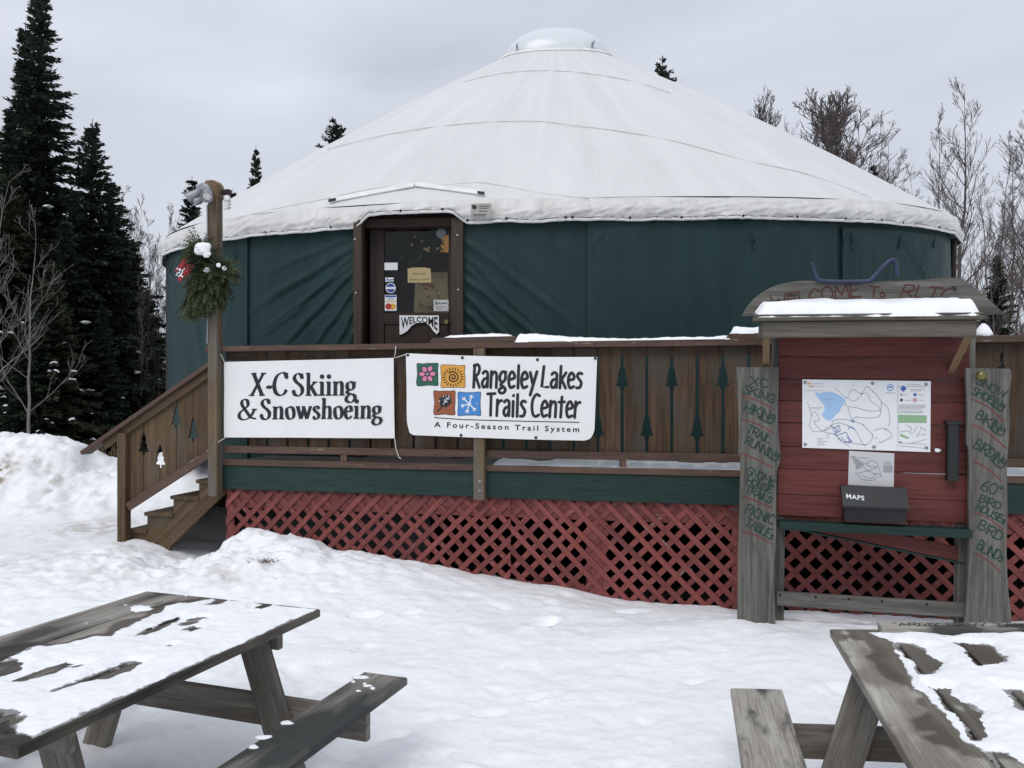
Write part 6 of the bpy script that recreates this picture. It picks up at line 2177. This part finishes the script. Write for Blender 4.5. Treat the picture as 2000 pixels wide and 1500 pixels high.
lake = [(252, 180), (300, 185), (345, 172), (400, 172), (440, 185), (500, 215), (540, 245), (525, 280), (500, 320), (480, 360), (445, 390), (400, 440), (365, 438), (320, 395), (345, 330), (330, 290), (290, 240)]
mb = MB(); mb.flat(smooth_path([mpx(*p) for p in lake], 3, True)[:-1], kf, TM + .0012); mb.build('lake', M['map_blue'], mp)
lines_on(mp, 'trails', 'map_line', [
    [(180, 270), (215, 400), (200, 480), (235, 545), (320, 545)], [(215, 400), (240, 360), (270, 385), (290, 440), (240, 455), (290, 520), (340, 540), (400, 510)],
    [(560, 230), (600, 150), (680, 185), (740, 185), (780, 260), (840, 300), (870, 345), (860, 400), (760, 420), (640, 410), (600, 450)],
    [(440, 130), (500, 190), (560, 235), (620, 260), (690, 205)], [(690, 205), (740, 120), (800, 170), (830, 195), (880, 275), (870, 345)],
    [(880, 275), (940, 320), (960, 450), (940, 500)], [(560, 310), (580, 380), (610, 440), (700, 480), (760, 540), (800, 600), (725, 675), (680, 620), (630, 530), (560, 490)],
    [(800, 540), (860, 520), (920, 520), (980, 590), (870, 650)], [(725, 675), (600, 655), (500, 640), (440, 575), (330, 545), (400, 490), (480, 465), (560, 490)],
    [(430, 560), (520, 650), (580, 690)], [(550, 310), (640, 320), (750, 350), (870, 350)], [(410, 480), (430, 440), (540, 430), (600, 450)]], .75, TM + .0014)
lines_on(mp, 'blue_trails', 'map_trail_blue', [
    [(400, 490), (430, 510), (470, 495), (490, 540), (440, 560), (460, 580), (520, 560), (550, 560), (580, 640)], [(410, 505), (470, 530), (440, 545), (420, 520)], [(560, 490), (600, 510), (630, 530), (590, 500), (560, 530)], [(500, 600), (540, 640), (600, 640), (550, 600)],
    [(580, 440), (620, 460), (600, 430)]], 1.1, TM + .0022)
mb = MB()
for k in range(34):
    q = random.choice([(690, 190), (800, 170), (880, 275), (870, 345), (860, 395), (640, 410), (600, 450), (710, 485), (795, 580), (825, 610), (725, 675), (560, 550), (630, 530), (560, 490), (450, 560), (405, 495), (480, 490), (520, 645), (580, 635), (920, 530), (865, 650), (540, 290), (590, 265), (560, 235)])
    disc(mb, mpx(q[0] + random.uniform(-4, 4), q[1] + random.uniform(-4, 4)), 1.0, kf, TM + .0030 + k * .00004, 6)
mb.build('trail_marks', M['map_line'], mp)
lines_on(mp, 'fine_print', 'map_grey', [[(170, 158), (260, 160), (340, 160)], [(205, 320), (320, 320)], [(205, 333), (300, 333)], [(270, 610), (330, 610)], [(270, 625), (320, 625)], [(270, 640), (370, 640)], [(270, 655), (330, 655)], [(270, 670), (350, 670)], [(350, 575), (400, 575)], [(350, 600), (390, 600)], [(345, 245), (430, 245)], [(385, 260), (385, 305)], [(915, 180), (1010, 184)], [(1120, 100), (1250, 103)], [(1150, 150), (1290, 150)], [(1150, 163), (1250, 163)], [(1095, 197), (1130, 197)], [(1220, 200), (1285, 200)], [(1100, 250), (1160, 250)], [(1225, 250), (1280, 250)],
    [(1045, 295), (1300, 295)], [(1045, 308), (1290, 308)], [(1045, 321), (1300, 321)], [(1045, 334), (1260, 334)], [(1045, 355), (1280, 355)], [(1045, 368), (1265, 368)], [(1035, 85), (1035, 705)], [(1040, 120), (1300, 122)], [(230, 95), (330, 95)], [(245, 122), (330, 122)], [(1105, 485), (1165, 510), (1140, 560)], [(1045, 550), (1130, 540), (1170, 570)], [(1180, 560), (1220, 490)], [(1210, 600), (1260, 510)], [(1150, 660), (1300, 620)], [(1060, 655), (1300, 665)], [(1240, 500), (1300, 540)], [(1220, 580), (1300, 575)], [(1045, 680), (1300, 705)]], .7, TM + .0014, sm=2)
mb = MB()
mb.flat([mpx(1040, 388), mpx(1306, 394), mpx(1306, 465), mpx(1040, 463)], kf, TM + .0014); mb.flat([mpx(1060, 566), mpx(1145, 605), mpx(1130, 615), mpx(1055, 590)], kf, TM + .0015); disc(mb, mpx(1068, 197), 2.6, kf, TM + .0014, 10)
mb.build('green_print', M['map_green'], mp)
mb = MB()
mb.flat([mpx(1085, 108), mpx(1118, 140), mpx(1085, 172), mpx(1055, 140)], kf, TM + .0014); mb.flat([mpx(1182, 184), mpx(1210, 184), mpx(1210, 211), mpx(1182, 211)], kf, TM + .0014)
mb.build('blue_print', M['map_trail_blue'], mp)
mb = MB(); mb.flat([mpx(1068, 231), mpx(1084, 248), mpx(1068, 266), mpx(1052, 248)], kf, TM + .0014); mb.flat([mpx(1040, 640), mpx(1080, 645), mpx(1050, 655)], kf, TM + .0014); mb.build('black_print', M['ink'], mp)
mb = MB(); stroke(mb, [mpx(1194, 231), mpx(1211, 249), mpx(1194, 267), mpx(1178, 249), mpx(1194, 231)], 1.4, kf, TM + .0014); mb.build('red_print', M['red_dot'], mp)
mb = MB(); stroke(mb, [(lambda a: (mpx(961, 131)[0] + 6 * math.cos(a), mpx(961, 131)[1] + 6 * math.sin(a)))(6.283 * i / 16) for i in range(17)], 1.3, kf, TM + .0014, caps=False); mb.flat([mpx(945, 120), mpx(985, 122), mpx(965, 136), mpx(945, 134)], kf, TM + .0014); mb.build('round_logo', M['l_blue'], mp)
mb = MB()
for k, (x, y) in enumerate(((187, 93), (208, 93), (204, 120), (227, 120))):
    mb.flat([mpx(x - 8, y - 8), mpx(x + 8, y - 8), mpx(x + 8, y + 8), mpx(x - 8, y + 8)], kf, TM + .0014)
mb.build('square_logo', M['l_orange'], mp)
for (x, y) in ((157, 82), (793, 90), (1300, 100), (158, 667), (808, 692), (1303, 699)):
    q = mpx(x, y); s_, z_ = KS.hit(q[0], -q[1], TM)
    mb = MB(); mb.lathe([(.012, 0), (.012, .003), (.004, .006)], KS.pt(s_, z_, TM), KS.n, 10); mb.build('map_washer', M['metal'], mp)
m2 = thing('paper_map', KS.pt(*KS.hit(1702, 950, TM), TM), 'small grey photocopied map pinned under the big trail map', 'map')
mb = MB(); mb.prism([mpx(573, 728), mpx(1001, 752), mpx(995, 1072), mpx(563, 1050)], kf, TM - .006, TM - .003); mb.build('map_sheet', M['paper_grey'], m2)
lines_on(m2, 'trails', 'map_line', [[(700, 840), (740, 850), (790, 815), (840, 850), (860, 900), (870, 960)], [(730, 860), (780, 880), (840, 880), (740, 915), (700, 845)], [(630, 945), (700, 930), (760, 920), (830, 960), (800, 1005), (700, 1000), (650, 950)], [(800, 960), (840, 940), (880, 970), (850, 980)], [(650, 795), (760, 797)], [(700, 960), (760, 990), (810, 975)]], .8, TM - .0015)
mb = MB(); mb.flat(smooth_path([mpx(*p) for p in ((605, 800), (660, 810), (705, 850), (680, 890), (640, 905), (635, 870))], 3, True)[:-1], kf, TM - .0018); mb.flat([mpx(897, 868), mpx(983, 872), mpx(983, 935), mpx(897, 932)], kf, TM - .0018); mb.flat([mpx(590, 778), mpx(635, 780), mpx(635, 796), mpx(590, 794)], kf, TM - .0018)
for k in range(5):
    mb.flat([mpx(900, 830 + k * 8), mpx(975 - 10 * (k % 2), 832 + k * 8), mpx(975 - 10 * (k % 2), 834 + k * 8), mpx(900, 832 + k * 8)], kf, TM - .0018)
mb.build('grey_print', M['map_grey'], m2)

# black map box
bxr = thing('map_box', KS.pt(*KS.hit(1710, 1024, .08), .08), 'black box marked MAPS below the paper map', 'box')
s0, zt = KS.hit(1646, 949, .06); s1, _ = KS.hit(1778, 955, .10); _, zm = KS.hit(1650, 990, .12); _, zb = KS.hit(1650, 1018, .12)
ss0, _ = KS.hit(1649, 985, .12); ss1, _ = KS.hit(1771, 990, .12)


def side_prism(mb, prof, sa, sb):
    n = len(prof)
    vs = [KS.pt(sa, z, t) for t, z in prof] + [KS.pt(sb, z, t) for t, z in prof]
    fs = [tuple(range(n)), tuple(range(2 * n - 1, n - 1, -1))] + [(i, n + i, n + (i + 1) % n, (i + 1) % n) for i in range(n)]
    fs = [tuple(reversed(f)) for f in fs]
    mb.add(vs, fs)


mb = MB(); side_prism(mb, [(.006, zb), (.115, zb), (.115, zm), (.06, zm + .10), (.006, zm + .10)], ss0 + .004, ss1 - .004); mb.build('box_body', M['black'], bxr)
mb = MB(); side_prism(mb, [(.006, zt), (.006, zt - .012), (.132, zm - .006), (.138, zm + .010), (.050, zt + .002)], ss0 - .012, ss1 + .012); mb.build('box_lid', M['black'], bxr)


def lid_map(a, b, t):
    s, _z = KS.hit(a, -b, .11)
    k = ((-b) - 952) / (990 - 952)
    return KS.pt(s, (zt + .002) + (zm + .010 - zt - .002) * k, .050 + .088 * k) + (KS.n * .8 + KS.z * .5).normalized() * t


mb = MB(); write_font(mb, 'MAPS', (1653, -976), (1688, -979), 8.5, lid_map, .003, spacing=1.1, bold=.02); mb.build('lettering', M['paper'], bxr)
# black tube holder
tb = thing('leaflet_tube', KS.pt(*KS.hit(1862, 942, .05), .05), 'upright black tube holder at the right of the red board', 'holder')
s0, z1 = KS.hit(1853, 830, .08); s1, z0 = KS.hit(1874, 940, .08)
mb = MB(); KS.box(mb, s0, s1, z0, z1, .004, .075, 'z', .008); mb.build('tube_body', M['black'], tb)
mb = MB(); KS.box(mb, s0 - .012, s1 + .008, z1, z1 + .028, .004, .085, 's', .006); mb.build('tube_cap', M['black'], tb)
mb = MB(); s_, z_ = KS.hit(1914, 734, TB); mb.lathe([(.016, 0), (.03, .012), (.032, .03), (.02, .042), (.006, .046)], KS.pt(s_, z_, TB), KS.n, 12)
o = mb.build('brass_bell', M['brass'], smooth=True); tag(o, 'small brass bell on the top of the right grey side board', 'bell')

# ------------------------------------------------------------------ picnic tables
TW, TL, TZ, SZ = 1.07, 1.62, .71, .405       # top width, length, top height, seat height above the foot


def make_table(label, TW, gap, tm, bm):
    PW = (TW - 3 * .014) / 4
    root = thing('picnic_table', (0, 0, 0), label, 'picnic table', 'picnic tables in the snow')
    for i in range(4):
        x = -TW / 2 + PW / 2 + i * (PW + .014)
        m_ = MB(); m_.board((x, -TL / 2, TZ - .019), (x, TL / 2, TZ - .019), (PW / 2, 0, 0), (0, 0, .019), .005)
        xa, ya = np.meshgrid(np.linspace(x - PW / 2 + .005, x + PW / 2 - .005, 22), np.linspace(-TL / 2 + .001, TL / 2 - .001, 130), indexing='ij')
        g0 = m_.g[0]
        m_.grid(np.stack([xa, ya, TZ + .0005 + 0 * xa], -1), np.stack([ya + TL / 2 + g0[0], xa - x + g0[0] * .7, 0 * xa], -1))
        m_.build('top_plank', M[tm], root)
    for sg in (-1, 1):
        x = sg * (TW / 2 + gap + .118)
        m_ = MB(); m_.board((x, -TL / 2 + .0, SZ - .019), (x, TL / 2 + .07, SZ - .019), (.118, 0, 0), (0, 0, .019), .005); m_.build('bench_seat', M[bm], root)
    for e in (-1, 1):
        y = e * (TL / 2 - .24)
        m_ = MB(); m_.board((-(TW / 2 + .40), y, SZ - .11), (TW / 2 + .40, y, SZ - .11), (0, 0, .070), (0, .019, 0), .004); m_.build('bench_beam', M['leg'], root)
        m_ = MB(); m_.board((-TW / 2 + .06, y + e * .002, TZ - .085), (TW / 2 - .06, y + e * .002, TZ - .085), (0, 0, .045), (0, .019, 0), .004); m_.build('top_beam', M['leg'], root)
        for sg in (-1, 1):
            m_ = MB(); m_.board((sg * .62, y - e * .041, -.12), (sg * .34, y - e * .041, TZ - .04), (.07, 0, .024 * sg), (0, .019, 0), .004); m_.build('leg', M['leg'], root)
    return root


TWR = .963
tabL = make_table('snowy picnic table at the lower left with one bench showing', TW, .20, 'table', 'bench')
tabR = make_table('snowy picnic table at the lower right with the lettered strip across its far end', TWR, .2165, 'table_dry', 'bench_dry')
GZT = -.17


def place(root, c, deg, roll, foot):
    root.location = (c[0], c[1], foot); root.rotation_euler = (0, math.radians(roll), math.radians(deg))
    return Matrix.Translation(root.location) @ root.rotation_euler.to_matrix().to_4x4()


ML = place(tabL, (-1.708, 3.354), -19.4, 0.0, GZT)
MR = place(tabR, (1.788, 2.798), -12.2, -3.0, GZT)


def on_table(Mx, px, py, z=TZ):
    inv = Mx.inverted()
    o_ = inv @ Vector((0, 0, EYE)); d_ = inv.to_3x3() @ Vector(((px - 1000) / F, 1, (HZ - py) / F))
    lam = (z - o_.z) / d_.z
    p = o_ + d_ * lam
    return (p.x, p.y)


def poly_sd(px_, py_, poly):
    """signed distance, positive outside"""
    d = np.full(px_.shape, 1e9); inside = np.zeros(px_.shape, bool)
    n = len(poly)
    for i in range(n):
        a, b = poly[i], poly[(i + 1) % n]
        ex, ey = b[0] - a[0], b[1] - a[1]
        wx, wy = px_ - a[0], py_ - a[1]
        t = np.clip((wx * ex + wy * ey) / (ex * ex + ey * ey + 1e-12), 0, 1)
        d = np.minimum(d, np.hypot(wx - ex * t, wy - ey * t))
        c1_ = (a[1] <= py_) & (b[1] > py_) & (ex * wy - ey * wx > 0)
        c2_ = (a[1] > py_) & (b[1] <= py_) & (ex * wy - ey * wx < 0)
        inside ^= c1_ | c2_
    return np.where(inside, -d, d)


def table_snow(root, Mx, bare, label, seed, TW, depth=.011, islands=(), inset=(.012, .012, .02, .012)):
    st = .0065
    xs = np.arange(-TW / 2, TW / 2 + 1e-6, st); ys = np.arange(-TL / 2, TL / 2 + 1e-6, st)
    Xg, Yg = np.meshgrid(xs, ys, indexing='ij')
    wx = .011 * fbm(Xg * 11, Yg * 11, 5, seed, .62); wy = .016 * fbm(Xg * 16, Yg * 9, 5, seed + 7, .62)
    sd_ = np.minimum.reduce([Xg + TW / 2 - inset[0], TW / 2 - Xg - inset[1], Yg + TL / 2 - inset[2], TL / 2 - Yg - inset[3]]) + wx * .2
    bare_l = []
    for k, q in enumerate(bare):             # each melted window starts at the gap on its left
        bare_l.append([(x_ - (.016 if k else 0), y_) for x_, y_ in (on_table(Mx, a, b) for a, b in q)])
    for q in bare_l:
        sd_ = np.minimum(sd_, poly_sd(Xg + wx, Yg + wy, q))
    for ch in root.children:
        if ch.name.startswith('top_plank'):
            co = np.zeros(len(ch.data.vertices) * 3); ch.data.vertices.foreach_get('co', co); co = co.reshape(-1, 3)
            w_ = np.full(len(co), 1e9)
            for q in bare_l:
                w_ = np.minimum(w_, poly_sd(co[:, 0], co[:, 1], q))
            wid = .07 + .06 * fbm(co[:, 0] * 3 + seed, co[:, 1] * 3.5, 3, seed + 2) + .025 * fbm(co[:, 0] * 12, co[:, 1] * 12, 3, seed + 3)
            wet_ = sstep(.012, -.012, -w_ - np.maximum(wid, .01))
            aw_ = ch.data.attributes.new('wet', 'FLOAT', 'POINT')
            aw_.data.foreach_set('value', wet_.astype(np.float32))
    for q in islands:
        sd_ = np.maximum(sd_, -poly_sd(Xg + wx, Yg + wy, [on_table(Mx, a, b) for a, b in q]))
    h = depth * sstep(0, .05, sd_) * (1 + .5 * fbm(Xg * 5, Yg * 5, 4, seed + 9)) + .0016 * fbm(Xg * 30, Yg * 30, 3, seed + 4)
    z = TZ + np.where(sd_ > 0, .0015 + h, sd_ * .5)
    keep = (np.maximum.reduce([sd_[:-1, :-1], sd_[1:, :-1], sd_[:-1, 1:], sd_[1:, 1:]]) > -.004)
    Pt = np.stack([Xg, Yg, z], -1).reshape(-1, 3)
    R = np.array(Mx.to_3x3()); t_ = np.array(Mx.translation)
    Pw = (Pt @ R.T + t_).reshape(Xg.shape + (3,))
    m_ = MB(); m_.grid(Pw, keep=keep)
    o_ = m_.build('snow', M['snow_melt'], smooth=True)
    a_t = o_.data.attributes.new('thin', 'FLOAT', 'POINT')
    a_t.data.foreach_set('value', (1 - sstep(-.004, .020, sd_ + .012 * fbm(Xg * 9, Yg * 9, 3, seed + 21))).reshape(-1).astype(np.float32))
    return tag(o_, label, 'snow', None, 'stuff')


def cropL(pts):
    return [(a / 2.44, 1120 + b / 2.44) for a, b in pts]


def cropR(pts):
    return [(1380 + a / 3.226, 1180 + b / 3.226) for a, b in pts]


bareL = [cropL(q) for q in (
    [(600, 40), (1020, 60), (1010, 125), (930, 135), (850, 148), (790, 155), (770, 180), (640, 235), (540, 280), (530, 300), (460, 300), (330, 330), (120, 355), (80, 390), (-80, 450), (-400, 560), (-400, 400)],
    [(-250, 480), (0, 425), (100, 415), (140, 430), (100, 470), (0, 500), (-250, 600)],
    [(650, 300), (870, 205), (890, 212), (800, 262), (700, 298)],
    [(875, 248), (900, 236), (945, 238), (915, 250)], [(900, 272), (940, 258), (985, 262), (945, 275)], [(905, 224), (950, 214), (990, 217), (950, 225)],
    [(60, 522), (320, 425), (355, 435), (300, 470), (180, 505)], [(340, 452), (380, 440), (425, 442), (380, 455)],
    [(240, 572), (380, 525), (620, 430), (685, 433), (620, 470), (520, 505), (400, 530)],
    [(1010, 150), (1060, 118), (1100, 122), (1060, 148)], [(1225, 168), (1295, 138), (1320, 150), (1260, 172)], [(800, 350), (835, 340), (840, 343), (810, 352)],
    [(-300, 640), (95, 672), (105, 700), (60, 735), (120, 775), (-300, 900)],
)]
islL = [cropL(q) for q in ([(610, 170), (660, 150), (715, 155), (735, 165), (690, 182), (630, 185)], [(380, 240), (420, 232), (432, 242), (400, 248)], [(570, 152), (605, 148), (612, 156), (580, 160)])]
table_snow(tabL, ML, bareL, 'patchy melting snow over the left picnic table top', 71, TW, islands=islL, inset=(.012, .012, .06, .012))
bareR = [cropR(q) for q in (
    [(700, 120), (970, 140), (1030, 180), (1120, 225), (1180, 262), (1215, 330), (1240, 380), (1275, 470), (1300, 510), (1400, 600), (1480, 680), (1560, 790), (1620, 850), (1700, 920), (1800, 1000), (2000, 1200), (2200, 1500), (1300, 1500), (700, 300)],
    [(1230, 262), (1290, 255), (1390, 280), (1450, 330), (1510, 385), (1500, 410), (1460, 430), (1400, 460), (1370, 440), (1300, 350)],
    [(1590, 245), (1640, 250), (1790, 265), (1840, 300), (1900, 340), (1870, 380), (1780, 405), (1720, 370)],
    [(1440, 525), (1560, 545), (1640, 600), (1740, 670), (1770, 700), (1740, 735), (1830, 800), (1800, 840), (1720, 855), (1600, 720)],
    [(1890, 535), (2000, 545), (2100, 640), (2150, 720), (2050, 690), (1950, 600)],
    [(1790, 950), (1900, 950), (2050, 1010), (2200, 1100), (1950, 1120)],
    [(1510, 172), (1590, 178), (1600, 195), (1560, 205), (1530, 195)],
)]
table_snow(tabR, MR, bareR, 'snow with bare wood windows over the right picnic table top', 81, TWR, depth=.016, inset=(.012, .012, .02, .05))


def strip(root, x0, x1, y, text, tx0, tx1, mat):
    """a narrow lettered cleat screwed across the table end"""
    m_ = MB(); m_.board((x0, y, TZ + .019), (x1, y, TZ + .019), (0, .042, 0), (0, 0, .018), .005)
    Mi = root.matrix_basis
    o_ = m_.build('name_strip', M[mat], None, loc=(0, 0, 0)); o_.parent = root
    if text:
        m2_ = MB(); write(m2_, HAND, text, (tx0, y - .021), (tx1, y - .021), .040, .0055, lambda a, b, t: Vector((a, b, t)), TZ + .0385)
        p_ = m2_.build('lettering', M['bark'], None, loc=(0, 0, 0)); p_.parent = o_


strip(tabR, -.277, TWR / 2 - .02, TL / 2 - .045, '"ARMY NAVY TABLE"', -.22, .40, 'bench_dry')
strip(tabL, -TW / 2 + .2, TW / 2 - .13, -TL / 2 + .035, None, 0, 0, 'bench')

# melted snow bits on the benches
for (Mx, pts, lab) in ((ML, ((705, 1323, .035, .016), (718, 1340, .02, .008), (728, 1345, .014, .01), (712, 1336, .01, .006), (700, 1350, .012, .006), (514, 1440, .03, .014), (495, 1459, .018, .012), (560, 1412, .03, .012), (690, 1332, .01, .01)), 'small leftover snow bits on the bench of the left table'),):
    m_ = MB()
    for k, (px, py, a, b) in enumerate(pts):
        x, y = on_table(Mx, px, py, SZ)
        c = Mx @ Vector((x, y, SZ))
        blob(m_, c, (a, b * 1.6, .006), k + 3, 12, 7)
    o_ = m_.build('snow', M['snow'], smooth=True)
    tag(o_, lab, 'snow', None, 'stuff')

# ------------------------------------------------------------------ dry grass tufts poking through the snow
rng = random.Random(12)
for (px, py, D, n, hh, lab) in ((516, 1100, 6.75, 60, .045, 'tuft of dry grass in the melt hole before the lattice'), (430, 1440, 3.7, 14, .06, 'thin dry grass stalks under the left picnic table')):
    x = (px - 1000) / F * D
    g_ = float(ground_z(np.array([x]), np.array([D]))[0])
    m_ = MB()
    for k in range(n):
        b = Vector((x + rng.gauss(0, .05), D + rng.gauss(0, .03), g_ - .01))
        e = b + Vector((rng.gauss(0, .03), rng.gauss(0, .03), rng.uniform(.4, 1) * hh))
        m_.tube([b, (b + e) / 2 + Vector((rng.gauss(0, .006), 0, 0)), e], [.0022, .0018, .0008], 3, cap=False)
    o_ = m_.build('grass', M['dry_grass']); tag(o_, lab, 'grass', None, 'stuff')
